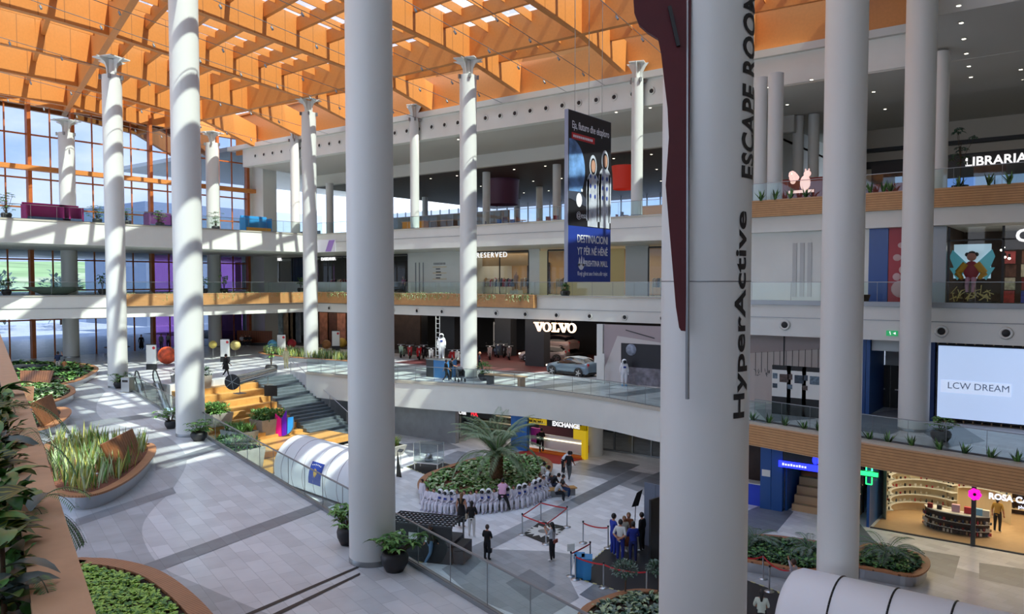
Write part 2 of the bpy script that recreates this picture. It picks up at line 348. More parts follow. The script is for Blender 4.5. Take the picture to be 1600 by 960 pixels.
column(-7.0, 27.3, 0, 31.38, .66, 'white column right of the lettered column, in front of the blue shop', cap=False)
column(-7.55, 43.05, 4.6, 31.35, .70, 'white column standing beside the glowing white screen', cap=False)
for x, y, z0, z1, r, l in [(at(995, 300, Y=53.42).x, 53.42, 17, 27.4, .44, 'slim white column on the top floor right of the hanging banner'),
        (at(648, 300, Y=53.42).x, 53.42, 17, 27.4, .42, 'slim white column on the top floor above the shop directory wall'),
        (at(461, 300, Y=53.42).x, 53.42, 17, 27.4, .5, 'slim white column on the top floor at the far left corner')]:
    column(x, y, z0, z1, r, l, cap=True)
for px, py, yy, r, l in [(1187, 318, 50.3, .40, 'left one of the paired slim columns on the upper right floor'), (1210, 318, 49.9, .47, 'right one of the paired slim columns on the upper right floor'),
        (1467, 300, 51, .42, 'slim column behind the round column by the bookshop'), (1246, 300, 64, .42, 'thin grey column far behind the squirrel sign, left of two'), (1270, 300, 64, .42, 'thin grey column far behind the squirrel sign, right of two'),
        (760, 300, 66, .42, 'beige column in the food court, left of the hanging banner'), (843, 300, 80, .42, 'beige column deep in the food court near the large pendant'), (664, 300, 80, .42, 'thin beige column deep in the food court, left of the others'),
        (870, 300, 66, .42, 'beige food court column half hidden behind the hanging banner'), (515, 300, 62, .45, 'beige column on the top floor behind the left columns'), (808, 300, 90, .45, 'farthest beige column of the food court by the windows')]:
    p = at(px, py, Y=yy); column(p.x, p.y, 17, (25.25 if px in (1246, 1270) else 23.88) if yy > 60 else 25.18, r, l, cap=False)
# ---------------------------------------------------------------- timber roof
def P(i, t):
    """roof grid: i = girder (0 at column B/F line, +1 = 10 m further right), t = 0 at the near column line, 1 at the far one"""
    x0 = -35.1+10*i; y0 = 20.4-3.17*i
    x1 = -39.1+10*i; y1 = 45.9
    x = x0+(x1-x0)*t; y = y0+(y1-y0)*t
    if t < 0: x = x0-3.9*t*-1*0+(-3.9)*t; y = y0+23.0*t+(-.6)*0
    z = ZB-(1.6*(t*t) if t < 0 else 0)-(2.6*(t-1)/.33*.33 if t > 1 else 0)
    return Vector((x, y, z))
I0, I1 = -5.0, 2.6
DEP = 2.4
gi = [-5.0, -4.5, -3.65, -2.85, -2, -1, 0, 1, 2, 2.6]
for i in gi:
    m = MB(); T = [-1.6+.2*k for k in range(9)]+[.25, .5, .75, 1.0]
    tw = 1+(53.8-45.9)/(25.5+3.17*i)
    T.append(tw)
    pts = [P(i, t) for t in T]
    for a, b in zip(pts[:-1], pts[1:]): m.bar(a+Vector((0, 0, DEP/2)), b+Vector((0, 0, DEP/2)), .46, DEP)
    g0 = P(i, 0); g1 = P(i, 1); dl = (g1-g0).length; nv = int(dl/1.45)
    for k in range(-int(18/1.45), nv+5):
        t_ = k*1.45/dl
        if t_ > tw or abs(t_ % (1/7)) < .02: continue
        q = P(i, t_); m.bx(q.x+.225, q.x+.24, q.y-.035, q.y+.035, q.z, q.z+DEP, 1)  # darker strips: panel joints and the fins' shadow lines, put in as colour
    struct(m.build('roof_girder', ['beam_wood', mat('joint_shadow_wood', '#a86a34', .6)]))
def cross(t, ia, ib, w, dep, dz, name):
    m = MB(); k = max(1, int((ib-ia)*2)); q = [P(ia+(ib-ia)*j/k, t)+Vector((0, 0, dz+dep/2)) for j in range(k+1)]
    for a, b in zip(q[:-1], q[1:]): m.bar(a, b, w, dep)
    return struct(m.build(name, 'beam_wood'))
cross(0, I0, I1, .46, DEP, -.02, 'roof_girder'); cross(1, I0, I1, .46, DEP, -.02, 'roof_girder')
m = MB(); m.bx(-82, -8, 54.0, 54.3, 26.9, 31.2); struct(m.build('roof_girder', 'beam_wood'))
tl = [-1.6+k/7 for k in range(11)]+[k/7 for k in range(1, 7)]+[1+.085, 1+.17]
for t in tl:
    if abs(t) < .02: continue
    cross(t, I0, I1, .3, .95, DEP-1.1, 'roof_purlin')
# fins between the purlins
for j in range(len(gi)-1):
    m = MB(); n = 5 if gi[j+1]-gi[j] > .9 else 4
    for k in range(1, n):
        i = gi[j]+(gi[j+1]-gi[j])*k/n
        for a_, b_ in zip([-1.6]+tl[:-1], tl):
            T = [a_, b_]
            a = P(i, a_)+Vector((0, 0, DEP-.32)); b = P(i, b_)+Vector((0, 0, DEP-.32)); m.bar(a, b, .07, .62)
    struct(m.build('roof_fin', 'beam_wood'))
m = MB(); T = [-1.6+.2*k for k in range(9)]+[1.0, 1.3]
ga = [P(I0, t)+Vector((0, 0, DEP+.05)) for t in T]; gb = [P(I1, t)+Vector((0, 0, DEP+.05)) for t in T]
for k in range(len(T)-1): m.add([ga[k], gb[k], gb[k+1], ga[k+1]], [(0, 1, 2, 3)])
struct(m.build('roof_glazing', 'roof_glass'))
m = MB(); m.bx(XW-.3, XW+.3, -20, 57.4, 29.0, 31.6); struct(m.build('roof_girder', 'beam_wood'))
m = MB(); m.bx(-85, -60, 53.6, 58.5, 31.3, 31.5); struct(m.build('roof_back', 'beam_wood'))
# solid roof over the viewer's side, right side and food court
m = MB(); m.prism([(P(2.6, -1.6).x, -25), (16, -25), (16, 54), (P(2.6, 1).x, 54)], 31.4, 31.8); struct(m.build('ceiling_near', 'soffit'))
m = MB(); m.prism([(-8.2, 44.4), (14, 44.4), (14, 54), (-8.2, 54)], 25.32, 31.3); struct(m.build('ceiling_near', 'soffit'))
m = MB(); m.bx(-30, 14, -16.4, -16, 4.6, 16); struct(m.build('wall_sky_blocker', 'soffit'))  # unseen wall added behind the viewer to hold back sky light
m = MB(); m.bx(-110, 16, 53.5, 100, 27.4, 27.9); struct(m.build('roof_back', 'soffit'))
m = MB(); m.bx(14.05, 14.4, -25, 100, 0, 31.4); struct(m.build('wall_right', 'soffit'))
# ================================================================ FLOOR INLAYS
def inlay(pts, z, m, dz=.004, smooth=0):
    q = [at(x, y, Z=z) for x, y in pts]; q = [(p.x, p.y) for p in q]
    if smooth: q = spline(q, 8, True)
    k = MB(); n = len(q); k.add([(*p, z+dz) for p in q], [tuple(range(n))]); return struct(k.build('floor', m))
sc_ = spline([(-10, 560), (150, 552), (215, 575), (330, 610), (372, 640), (365, 655), (385, 690), (420, 705)], 6)
# the darker zone beside the planters, with its S-shaped border
zc = [(165, 612), (152, 630), (154, 650), (182, 664), (254, 680), (291, 714), (273, 760), (240, 795), (223, 822), (227, 851), (254, 887), (318, 917), (375, 942), (480, 985)]
zw = [at(x, y, Z=L1) for x, y in zc]; zw = spline([(p.x, p.y) for p in zw], 6); za = [at(x, y, Z=L1) for x, y in [(470, 1040), (-60, 1040), (-60, 596), (150, 600)]]
k = MB(); zz_ = zw+[(p.x, p.y) for p in za]; k.add([(*p, L1+.004) for p in zz_], [tuple(range(len(zz_)))]); struct(k.build('floor', 'tile_mid'))
for q in ([(205, 890), (509, 782), (520, 790), (236, 898)], [(118, 812), (270, 762), (275, 771), (118, 824)], [(243, 725), (345, 693), (352, 699), (243, 736)], [(130, 660), (290, 640), (292, 645), (130, 668)]):
    inlay(q, L1, 'tile_dark', .008)
inlay([(370, 966), (560, 885), (561, 888), (374, 970)], L1, 'black', .008); inlay([(395, 975), (562, 896), (563, 899), (400, 980)], L1, 'black', .008)
# lower floor: wide diagonal bands and a pale disc
for q in ([(640, 735), (715, 705), (760, 712), (680, 745)], [(620, 695), (690, 688), (720, 700), (640, 715)]): inlay(q, L0, 'tile_mid', .004)
inlay([(905, 722), (1040, 745), (1040, 800), (1000, 770), (940, 748), (880, 738)], L0, 'tile_mid', .004)
inlay([(722, 862), (890, 782), (905, 790), (742, 872)], L0, 'tile_mid', .008); inlay([(890, 782), (985, 735), (1003, 740), (905, 790)], L0, 'tile_dark', .008)
inlay([(745, 858), (860, 862), (900, 868), (890, 905), (905, 935), (840, 975), (740, 935), (690, 890)], L0, 'tile_mid', .006)
for q in ([(700, 880), (735, 862), (752, 878), (728, 900)], [(790, 912), (828, 890), (868, 915), (828, 940)], [(905, 930), (935, 908), (965, 925), (935, 945)]): inlay(q, L0, 'tile_dark', .01)
for q in ([(915, 735), (960, 720), (1000, 727), (962, 745)], [(985, 757), (1030, 738), (1060, 745), (1060, 775)]): inlay(q, L0, 'tile_dark', .008)
for q in ([(1165, 800), (1200, 785), (1240, 800), (1215, 830), (1165, 840)], [(1300, 830), (1340, 815), (1370, 850), (1340, 875)], [(1440, 860), (1500, 870), (1490, 905), (1440, 890)], [(1530, 880), (1600, 890), (1600, 920), (1530, 905)]): inlay(q, L0, 'tile_dark', .006)
inlay([(1160, 845), (1350, 850), (1600, 915), (1600, 1000), (1160, 1000)], L0, 'tile_mid', .004)
# first floor behind the curved edge: alternating bands
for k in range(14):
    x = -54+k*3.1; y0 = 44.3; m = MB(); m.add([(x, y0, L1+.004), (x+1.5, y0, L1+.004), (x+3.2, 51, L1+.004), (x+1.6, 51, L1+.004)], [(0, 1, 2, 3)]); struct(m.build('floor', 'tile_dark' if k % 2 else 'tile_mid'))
for k, q in enumerate(([(1300, 655), (1405, 640), (1440, 660), (1390, 680), (1330, 672)], [(1440, 675), (1500, 665), (1540, 690), (1480, 700)], [(1180, 640), (1250, 640), (1275, 655), (1200, 660)])): inlay(q, L1, 'tile_dark', .005)
# ================================================================ GLASS RAILINGS
def railing(label, pts, z, h=1.12, zb=.08, panel=1.6, rail='dull_steel', group=None):
    t = thing('glass_railing', label, 'railing', (pts[0][0], pts[0][1], z)); o = Vector((pts[0][0], pts[0][1]))
    P2 = [Vector(p)-o for p in pts]; L = [0]
    for a, b in zip(P2[:-1], P2[1:]): L.append(L[-1]+(b-a).length)
    def pos(d):
        for i in range(len(P2)-1):
            if d <= L[i+1] or i == len(P2)-2:
                return P2[i].lerp(P2[i+1], (d-L[i])/max(1e-6, L[i+1]-L[i]))
    n = max(1, round(L[-1]/panel)); panel = L[-1]/n
    if n > 60: n = 60; panel = L[-1]/n
    for k in range(n):
        a = pos(k*panel+.012); mid = pos((k+.5)*panel); b = pos((k+1)*panel-.012)
        m = MB(); vband(m, [tuple(a), tuple(mid), tuple(b)], zb, h-.03); m.build('glass_panel', 'rail_glass', t)
    m = MB(); s = [pos(L[-1]*k/(n*2)) for k in range(n*2+1)]
    for a, b in zip(s[:-1], s[1:]): m.bar((*a, h), (*b, h), .05, .035)
    m.build('handrail', rail, t)
    m = MB()
    for a, b in zip(s[:-1], s[1:]): m.bar((*a, .05), (*b, .05), .07, .1)
    m.build('base_channel', rail, t)
    for k in range(n+1): p = pos(k*panel); MB().tube((*p, .1), (*p, h-.02), .011, n=6).build('joint_strip', 'dull_steel', t)
    return t
rd = (RAIL_B-RAIL_A).normalized()
railing('glass railing along the edge of the near promenade, running down past the big column', [tuple(RAIL_A+nrm*.07), tuple(RAIL_B+nrm*.07)], 4.62, 1.1)
eb = [p for p in edge1 if p[0] < -13]; railing('glass railing on the curved edge in front of the car showroom', eb, 4.7, 1.12)
ec = [p for p in edge1 if p[0] >= -15.2]; railing('glass railing behind the row of small spiky plants on the right', [(p[0], p[1]+1.0) for p in ec], 4.6, 1.15)
railing('glass railing of the second floor in front of the clothes shops', [(-66, 52.95), (-19.3, 52.95)], 10.8, 1.2, panel=1.9)
railing('glass railing of the second floor along the window side', [p for p in e2 if p[1] > 5], 10.8, 1.2, panel=1.9)
railing('glass railing of the top floor in front of the food court', [(-66, 52.95), (-20.6, 52.95)], 16.95, 1.2, panel=1.9)
railing('glass railing of the top floor along the window side', [(-69.3, 0), (-68.6, 22), (-67.4, 38), (-66.1, 52.8)], 16.95, 1.2, panel=1.9)
railing('glass railing of the second floor in front of the red and blue panels', [(-18.9, 45.1), (13, 45.1)], 10.8, 1.2, panel=2.2)
railing('glass railing of the top floor on the right above the slatted wooden band', [(-20.3, 48.9), (13.5, 47.8)], 16.95, 1.25, panel=2.2)
# ================================================================ WOODEN PLANTER BANDS
def band(name, label, pts, z0, z1, w=.55, mt='planter_wood', closed=False):
    t = thing(name, label, 'planter', (pts[0][0], pts[0][1], z0)); o = pts[0]; q = [(p[0]-o[0], p[1]-o[1]) for p in pts]
    m = MB(); solidband(m, q, offset(q, -w, False), 0, z1-z0-.02, 0); m.build('slatted_cladding', mt, t)
    m = MB(); solidband(m, offset(q, .03, False), offset(q, -.09, False), z1-z0-.02, z1-z0+.02, 0); m.build('rim', 'pale_plank', t)
    m = MB(); ribbon(m, offset(q, -.1, False), offset(q, -w+.02, False), z1-z0-.01); m.build('soil', 'soil', t)
    return t
e2s = [p for p in e2 if p[1] > 33.5]
band('hanging_planter', 'long sunlit slatted wooden planter box on the second floor edge by the window', offset(e2s, .5, False), 9.9, 10.95, .5)
band('hanging_planter', 'long slatted wooden planter box on the second floor edge below the shop directory', [(-65.6, 52.25), (-37.6, 52.25)], 9.85, 10.95, .5)
band('hanging_planter', 'slatted wooden planter box at the far left of the top floor edge', [(-70.2, -10), (-69.5, 26.2)], 15.9, 17.0, .5)
band('hanging_planter', 'slatted wooden planter band of the top floor under the squirrel sign', [(-20.6, 48.2), (13.8, 46.9)], 16.05, 17.05, .6)
ec2 = [(p[0], p[1]-.28) for p in edge1 if p[0] > -17.6]
band('hanging_planter', 'curved slatted wooden planter band above the pharmacy, set with spiky plants', ec2, 3.55, 4.62, 1.2)
# nozzles on the fascias
def nozzles(label, pts, r, face, group):
    proto = None
    for k, (x, y, z) in enumerate(pts):
        if proto is None:
            t = thing('air_nozzle', label, 'air nozzle', (x, y, z), 0, group); t['kind'] = 'thing'; proto = t
            m = MB(); m.lathe([(r, 0), (r*1.05, .03), (r*.72, .06), (r*.62, .02)], n=20); m.v = [(a, -c, b) for a, b, c in m.v]; m.build('ring', 'white', t)
            m = MB(); m.lathe([(r*.62, .02), (r*.3, .05), (0, .05)], n=16); m.v = [(a, -c, b) for a, b, c in m.v]; m.build('dark_throat', 'black', t)
        else: dup(proto, (x, y, z), 0, label, group)
nozzles('round air nozzle, one of the row along the high white beam under the wooden roof', [(-78+i*1.62, 53.88, 26.45) for i in range(34)], .27, 'S', 'nozzles along the high white beam')
nozzles('round air nozzle, one of the row on the white fascia over the showroom and shops', [(-64+i*3.15, 52.78, 9.3) for i in range(13)], .24, 'S', 'nozzles over the car showroom')
nozzles('round air nozzle, one of the few on the white fascia above the glowing white screen', [tuple(at(px, py, Y=44.97)) for px, py in ((1226, 508), (1471, 518), (1572, 521))], .3, 'S', 'nozzles above the white screen')
# ================================================================ SHOP FRONTS
def wx(px, Y): return at(px, 441, Y=Y).x
def wall(name, x0, x1, y, z0, z1, m, th=.2):
    k = MB(); k.bx(x0, x1, y, y+th, z0, z1); return struct(k.build(name, m))
mat('shop_dark', '#1b191b', .7); mat('shop_brown', '#3a2a22', .7, noise=.3, nscale=1.5); mat('blue_wall', '#1d4f8f', .4); mat('navy', '#16305e', .35)
mat('cream', '#d9c9a8', .6); mat('shop_warm', '#b99870', .7); mat('pink_wall', '#a5343f', .45); mat('red_mat', '#5b2a2c', .6, noise=.15); mat('mag', '#b01a7a', .45); mat('wall_grey', '#bfc2c0', .7)
mat('lamp', '#fff4e0', .5, emit='#fff0d8', es=9); mat('lamp_soft', '#fff4e0', .5, emit='#ffe9c8', es=2.2); mat('sign_white', '#ffffff', .4, emit='#ffffff', es=.7); mat('sign_warm', '#ffe6c8', .4, emit='#ffd9b0', es=1.6)
Y2 = 59.5
# second floor, back side
wall('wall_back', -110, 14, 72, 8.9, 17, 'shop_brown'); 
X = lambda px: wx(px, Y2)
wall('wall_back', X(637), X(738), Y2, 10.8, 15.1, 'white', 12); wall('wall_back', X(826), X(843), Y2, 10.8, 15.1, 'white'); wall('wall_back', X(977), X(1013), Y2, 10.8, 15.1, 'wall_grey')
k = MB(); x0, x1 = X(886), X(975); n = 34
for i in range(n): k.prism([(x0+(x1-x0)*i/n, Y2+.05), (x0+(x1-x0)*(i+.5)/n, Y2-.12), (x0+(x1-x0)*(i+1)/n, Y2+.05)], 10.8, 14.9)
tag(k.build('pleated_screen', mat('pleat_glow', '#dccfa4', .55, emit='#e8d49a', es=.04)), 'cream pleated panel wall behind the foot of the hanging banner', 'wall panel')  # faint glow added to the cream panels, which are no lamp
tag(MB().bx(X(843), X(856), Y2, Y2+.1, 10.8, 14.9).build('cream_board', 'pleat_glow'), 'narrow cream panel beside the white pier of the clothes shop', 'wall panel')
for nm, a, b in (('left dark sports shop by the white column', 398, 478), ('sports shop front behind the big column', 490, 637), ('clothes shop with white lettering over its entrance', 738, 826), ('clothes shop window left of the hanging banner', 856, 886), ('clothes shop window right of the cream panel', 1013, 1060)):
    t = thing('shop_window', 'glazed front of the '+nm, 'shop window', ((X(a)+X(b))/2, Y2, 10.8)); w = (X(b)-X(a))/2
    m = MB(); m.add([(-w, 0, 0), (w, 0, 0), (w, 0, 4.1), (-w, 0, 4.1)], [(0, 1, 2, 3)]); m.build('pane', 'shop_glass', t)
    m = MB(); nn = max(1, int(2*w/2.4))
    for i in range(nn+1): m.bx(-w+2*w*i/nn-.04, -w+2*w*i/nn+.04, -.05, .05, 0, 4.1)
    m.bx(-w, w, -.06, .06, 4.05, 4.2); m.build('frame', 'charcoal', t)
wall('wall_back', -80, X(637), 66, 10.8, 15.1, 'shop_dark'); wall('wall_back', X(738), X(830), 66, 10.8, 15.1, 'shop_warm'); wall('wall_back', X(843), -20, 65, 10.8, 15.1, 'shop_warm')
wall('trim_9', X(738), X(826), Y2+1.6, 13.6, 15.1, 'shop_warm', .1)
for i, (px0, px1, c) in enumerate([(765, 775, 'shop_brown'), (790, 800, 'shop_brown'), (862, 872, 'shop_brown')]): wall('wall_back', X(px0), X(px1), 65.7, 10.8, 14, c)
area('shop_light', (X(785), 62.5, 14.8), 9, 150, (1, .85, .65), sy=4); area('shop_light', (X(950), 62, 14.8), 12, 120, (1, .85, .65), sy=3); area('shop_light', (X(500), 62.5, 14.8), 22, 160, (1, .9, .8), sy=3)
# lettering
def sign(label, body, px, py, Y, size, m, **kw):
    p = at(px, py, Y=Y-.12); o = text('sign_lettering', body, size, m, loc=p, rot=FACE_S, depth=.04, **kw); return tag(o, label, 'sign')
sign('white capital lettering over the clothes shop entrance right of the column', 'RESERVED', 768, 399, Y2, .72, 'sign_white', off=.0, space=1.25)
sign('white lettering of the sports shop behind the left columns', 'DARDANIA', 513, 405, Y2, .5, 'sign_white', off=.015); sign('white lettering on the blue shop front beside the left column', 'DARDANIA', 430, 406, Y2, .5, 'sign_white', off=.015)
sign('first large white letter sign on the top floor corner', 'S', 453, 328, 74.02, 1.7, 'sign_white', off=.02); tag(MB().bx(-3.5, 3.5, -.12, 0, 0, 2.5).build('dark_shopfront', 'black', loc=(wx(478, 74), 73.98, 17)), 'black shop front below the grey wall on the top floor corner', 'shop front'); 
# three slots and the directory
t = thing('wall_slots', 'three tall dark grooves in the white wall of the second floor', 'wall grooves', (X(654), Y2-.02, 10.9))
for i in range(3): MB().box((i*.55-.4, 0, 1.6), (.12, .04, 3.1)).build('groove', 'dull_steel', t)
t = thing('shop_directory', 'shop directory with dark text and cream lines on the white wall', 'directory', (X(687), Y2-.02, 12.2))
k = MB()
for q in range(8): k.bx(-.8+q*.21, -.8+q*.21+.12, -.01, 0, 1.58, 1.8)
k.build('heading_marks', 'dull_steel', t)
for i in range(3): MB().box((0, 0, 1.35-i*.62), (1.9, .05, .1)).build('shelf_line', 'cream', t)
for i in range(4): MB().bx(-.5, .1+.08*(i % 3), -.01, 0, 1.1-i*.31, 1.2-i*.31).build('line_marks', 'charcoal', t)
# mural band on the fascia
t = thing('fascia_mural', 'coloured sports mural band on the white fascia between the left columns', 'mural', (X(560)-2, 52.74, 15.1))
MB().bx(-11.5, 6.2, 0, .03, 0, 1.3).build('board', mat('mural_bg', '#d9d8e2', .6), t)
for i, (x, w_, c, sk) in enumerate([(-11, 1.3, '#5f9fd6', 0), (-7.2, .9, '#5a7fd0', .5), (-6.6, 1.2, '#e8b48a', -.6), (-5.4, .8, '#e9a070', .5), (-3, 1, '#e8c7a5', .2), (-1, 1, '#7fa8dc', .3), (4.6, .9, '#9a78c0', .6)]):
    m = MB(); m.add([(x, -.012, .05), (x+w_, -.012, .05), (x+w_+sk, -.012, 1.2), (x+sk, -.012, 1.2)], [(0, 1, 2, 3)]); m.build('painted_shape', mat('mural%d' % i, c, .6), t)
# blue screens of the corner shop
t = thing('curtain_wall', 'deep blue curtain panel in the corner shop of the second floor', 'shop panel', (X(468), Y2+.6, 10.8)); m = MB()
for i in range(12): m.bx(-2.4+i*.4, -2.4+i*.4+.33, -.05*(i % 2), .08, 0, 4.1)
m.build('panel', 'navy', t)
# clothes rails and garments
gcols = ['#2a2a30', '#6b5a4a', '#c9bfae', '#8a2f35', '#30435f', '#d8d4cc', '#191919', '#a98a66', '#b8414a', '#44505a']
for i, c in enumerate(gcols): mat('cloth%d' % i, c, .85)
def garment_bm(s=1.0):
    m = MB(); m.add([(-.05, -.24, 0), (.05, -.24, 0), (.05, .24, 0), (-.05, .24, 0), (-.03, -.2, .62), (.03, -.2, .62), (.03, .2, .62), (-.03, .2, .62), (-.02, -.05, .72), (.02, -.05, .72), (.02, .05, .72), (-.02, .05, .72)],
        [(3, 2, 1, 0), (0, 1, 5, 4), (1, 2, 6, 5), (2, 3, 7, 6), (3, 0, 4, 7), (4, 5, 9, 8), (5, 6, 10, 9), (6, 7, 11, 10), (7, 4, 8, 11), (8, 9, 10, 11)]); return m
gm = {}
def rack(x, y, z, n, cols, label, group=None, L=1.5):
    t = thing('clothes_rack', label, 'clothes rack', (x, y, z), random.uniform(-.3, .3), group)
    m = MB(); m.tube((-L/2, 0, 0), (-L/2, 0, 1.5), .025, n=6).tube((L/2, 0, 0), (L/2, 0, 1.5), .025, n=6).tube((-L/2, 0, 1.5), (L/2, 0, 1.5), .025, n=6).bx(-L/2-.02, -L/2+.02, -.3, .3, 0, .04).bx(L/2-.02, L/2+.02, -.3, .3, 0, .04); m.build('frame', 'dull_steel', t)
    for k in range(n):
        c = random.choice(cols)
        if c not in gm: gm[c] = garment_bm().build('garment', 'cloth%d' % c, t); o = gm[c]
        else: o = gm[c].copy(); C.objects.link(o); o.parent = t
        o.location = (-L/2+L*(k+.5)/n, 0, .74); o.scale = (1.2, 1, random.uniform(.95, 1.25))
rl = ['clothes rack inside the sports shop behind the left columns', 'clothes rack inside the clothes shop with white lettering', 'clothes rack in the window beside the hanging banner']
for px in (500, 512, 524, 536, 620, 630): rack(X(px), Y2+1.4+random.random()*2, 10.8, 8, [0, 2, 6, 9, 3], rl[0], 'racks in the sports shop')
for px in (745, 752, 762, 772, 790, 806, 816): rack(X(px), Y2+1.4+random.random()*2.2, 10.8, 8, [0, 2, 5, 7, 8, 3], rl[1], 'racks in the clothes shop')
for px in (864, 874, 882, 1020, 1030): rack(X(px), Y2+1.4+random.random()*2, 10.8, 8, [0, 2, 5, 7, 1], rl[2]+(' and right of it' if px > 1000 else ''), 'racks near the banner')
# ---------------- first floor, back side (dark halls)
wall('wall_back', -110, -19, 68, 4.6, 8.9, 'shop_dark'); 
k = MB(); k.bx(-52, -29.6, 50.4, 68, 4.605, 4.625); struct(k.build('floor', 'red_mat'))
k = MB(); k.add([(-38, 49.2, 4.63), (-29.8, 49.2, 4.63), (-29.8, 56, 4.63), (-36, 54, 4.63)], [(0, 1, 2, 3)]); struct(k.build('floor', 'tile_light'))
k = MB(); k.bx(-110, -52, 57, 68, 4.605, 4.62); struct(k.build('floor', 'charcoal'))
for px, y in ((840, 56), (653, 60.9), (704, 61), (790, 62), (588, 59)):
    p = at(px, 560, Y=y); k = MB(); k.bx(p.x-1.0, p.x+1.0, y-.5, y+.5, 4.6, 8.9); tag(k.build('dark_pillar', 'charcoal'), {840: 'dark square pillar below the illuminated showroom letters', 653: 'dark pillar left of the astronaut on the blue plinth', 704: 'dark pillar just left of the column with the pushchair', 790: 'dark pillar behind the motorcycles, left of the cars', 588: 'dark pillar hidden behind the big near column'}[px], 'pillar', kind='thing')
mat('volvo', '#ffe6d0', .4, emit='#ffcfa6', es=2.0); p = at(867, 512, Y=52.6); t = thing('showroom_sign', 'warm glowing wide serif letters over the car showroom', 'sign', p)
def flat(poly): k = MB(); n = len(poly); k.add([(x, 0, z) for x, z in poly]+[(x, .12, z) for x, z in poly], [tuple(range(n)), tuple(reversed(range(n, 2*n)))]+[(i, n+i, n+(i+1) % n, (i+1) % n) for i in range(n)]); return k
for ch, x in (('V', -1.62), ('O', -.82), ('L', .0), ('V', .8), ('O', 1.6)):
    if ch == 'V': k = flat([(-.52, .38), (-.52, .28), (-.42, .28), (-.08, -.38), (.1, -.38), (.36, .28), (.46, .28), (.46, .38), (.12, .38), (.12, .28), (.22, .28), (.06, -.12), (-.14, .28), (-.04, .28), (-.04, .38)])
    elif ch == 'L': k = flat([(-.34, .38), (-.34, .28), (-.22, .28), (-.22, -.28), (-.34, -.28), (-.34, -.38), (.34, -.38), (.38, -.08), (.28, -.08), (.2, -.26), (0, -.26), (0, .28), (.12, .28), (.12, .38)])
    else:
        k = MB()
        for q in range(24):
            a0, a1 = q*math.pi/12, (q+1)*math.pi/12; k.add([(.41*math.cos(a0), 0, .39*math.sin(a0)), (.41*math.cos(a1), 0, .39*math.sin(a1)), (.19*math.cos(a1), 0, .29*math.sin(a1)), (.19*math.cos(a0), 0, .29*math.sin(a0)), (.41*math.cos(a0), .12, .39*math.sin(a0)), (.41*math.cos(a1), .12, .39*math.sin(a1))], [(0, 1, 2, 3), (0, 4, 5, 1)])
    k.build('letter', 'volvo', t).location = (x, 0, 0)
for x in (-1.6, 0, 1.6): MB().tube((x, .06, .3), (x, .06, 8.9-t.location.z), .015, n=6).build('hanging_rod', 'dull_steel', t)
p = at(783, 523, Y=66); t = thing('outline_sign', 'pale outlined letter N hanging in the motorcycle hall', 'sign', p)
m = MB()
for a, b in (((-1, -1.3), (-1, 1.3)), ((-1, 1.3), (1, -1.3)), ((1, -1.3), (1, 1.3)), ((-.6, -1.3), (-.6, .6)), ((.6, 1.3), (.6, -.5)), ((-.6, .6), (.6, -1.3)), ((-1, -1.3), (-.6, -1.3)), ((.6, 1.3), (1, 1.3))): m.bar((a[0], 0, a[1]), (b[0], 0, b[1]), .08, .08)
m.build('tube_frame', mat('pale_neon', '#b9b0a8', .5, emit='#c8c0b8', es=.25), t)
for x in (-1, 1): MB().tube((x, 0, 1.3), (x, 0, 8.9-t.location.z), .02, n=6).build('hanging_rod', 'dark', t)
area('hall_light', (-42, 58, 8.7), 16, 420, (1, .82, .68), sy=8); area('hall_light', (-66, 60, 8.7), 18, 260, (1, .82, .65), sy=6); area('hall_light', (-32.5, 53.6, 8.7), 5, 60, (1, .95, .9))
wall('wall_back', -76, -58, 60, 4.6, 8.9, 'shop_brown')
for i, (px, c) in enumerate([(420, '#6f7b86'), (436, '#9aa7b0'), (448, '#b98a5e'), (456, '#8b6a4c'), (463, '#7c8690'), (505, '#a06b50'), (520, '#5a3a2c'), (533, '#b57a62')]):
    x = wx(px, 59.8); k = MB(); k.bx(x-.7, x+.7, 59.75, 59.85, 4.6, 8.4); tag(k.build('display_board', mat('dp%d' % i, c, .5, noise=.35, nscale=2)), ['grey blue lit display panel at the left end of the corner shop', 'pale display panel in the corner shop window', 'amber display panel in the corner shop', 'brown display panel in the corner shop', 'steel grey display panel beside the sunlit column', 'copper toned display panel right of the sunlit column', 'dark brown display panel right of the sunlit column', 'salmon coloured display panel near the big column'][i], 'display panel')
# big printed wall right of the showroom
WY = 49.6; x0, x1 = wx(944, WY), -20.2
t = thing('printed_hoarding', 'printed hoarding wall with moon room picture behind the standing astronaut', 'hoarding', ((x0+x1)/2, WY, 4.6)); w = (x1-x0)/2
MB().bx(-w, w, 0, .15, 0, 4.3).build('board', mat('mauve', '#a89c9e', .6), t)
m = MB(); m.add([(-w, -.01, .9), (-w*.75, -.01, 3.5), (w*.6, -.01, 2.9), (w, -.01, 2.6), (w, -.01, 0), (-w, -.01, 0)], [(0, 1, 2, 3, 4, 5)]); m.build('white_panels', mat('offwhite', '#c9c5c2', .6), t)
m = MB(); m.bx(-w*.68, w*.45, -.03, -.015, 1.3, 3.0); m.build('night_sky_print', mat('navy_dark', '#14161f', .5), t)
m = MB(); m.bx(-w*.68, w*.55, -.035, -.02, .05, 1.3); m.build('moon_ground_print', mat('moonground', '#77757c', .7, noise=.4, nscale=3), t)
m = MB(); m.lathe([(0, 0), (.42, 0), (.42, .02), (0, .02)], n=24); m.v = [(a-w*.5, -c-.03, b+2.55) for a, b, c in m.v]; m.build('planet_print', mat('planet', '#8d97a8', .6, noise=.4, nscale=4), t)
for a in (-.6, .25): m = MB(); m.bar((a*w, -.02, 3.95), ((a+.5)*w, -.02, 3.45), .05, .06); m.build('rail_print', 'charcoal', t)
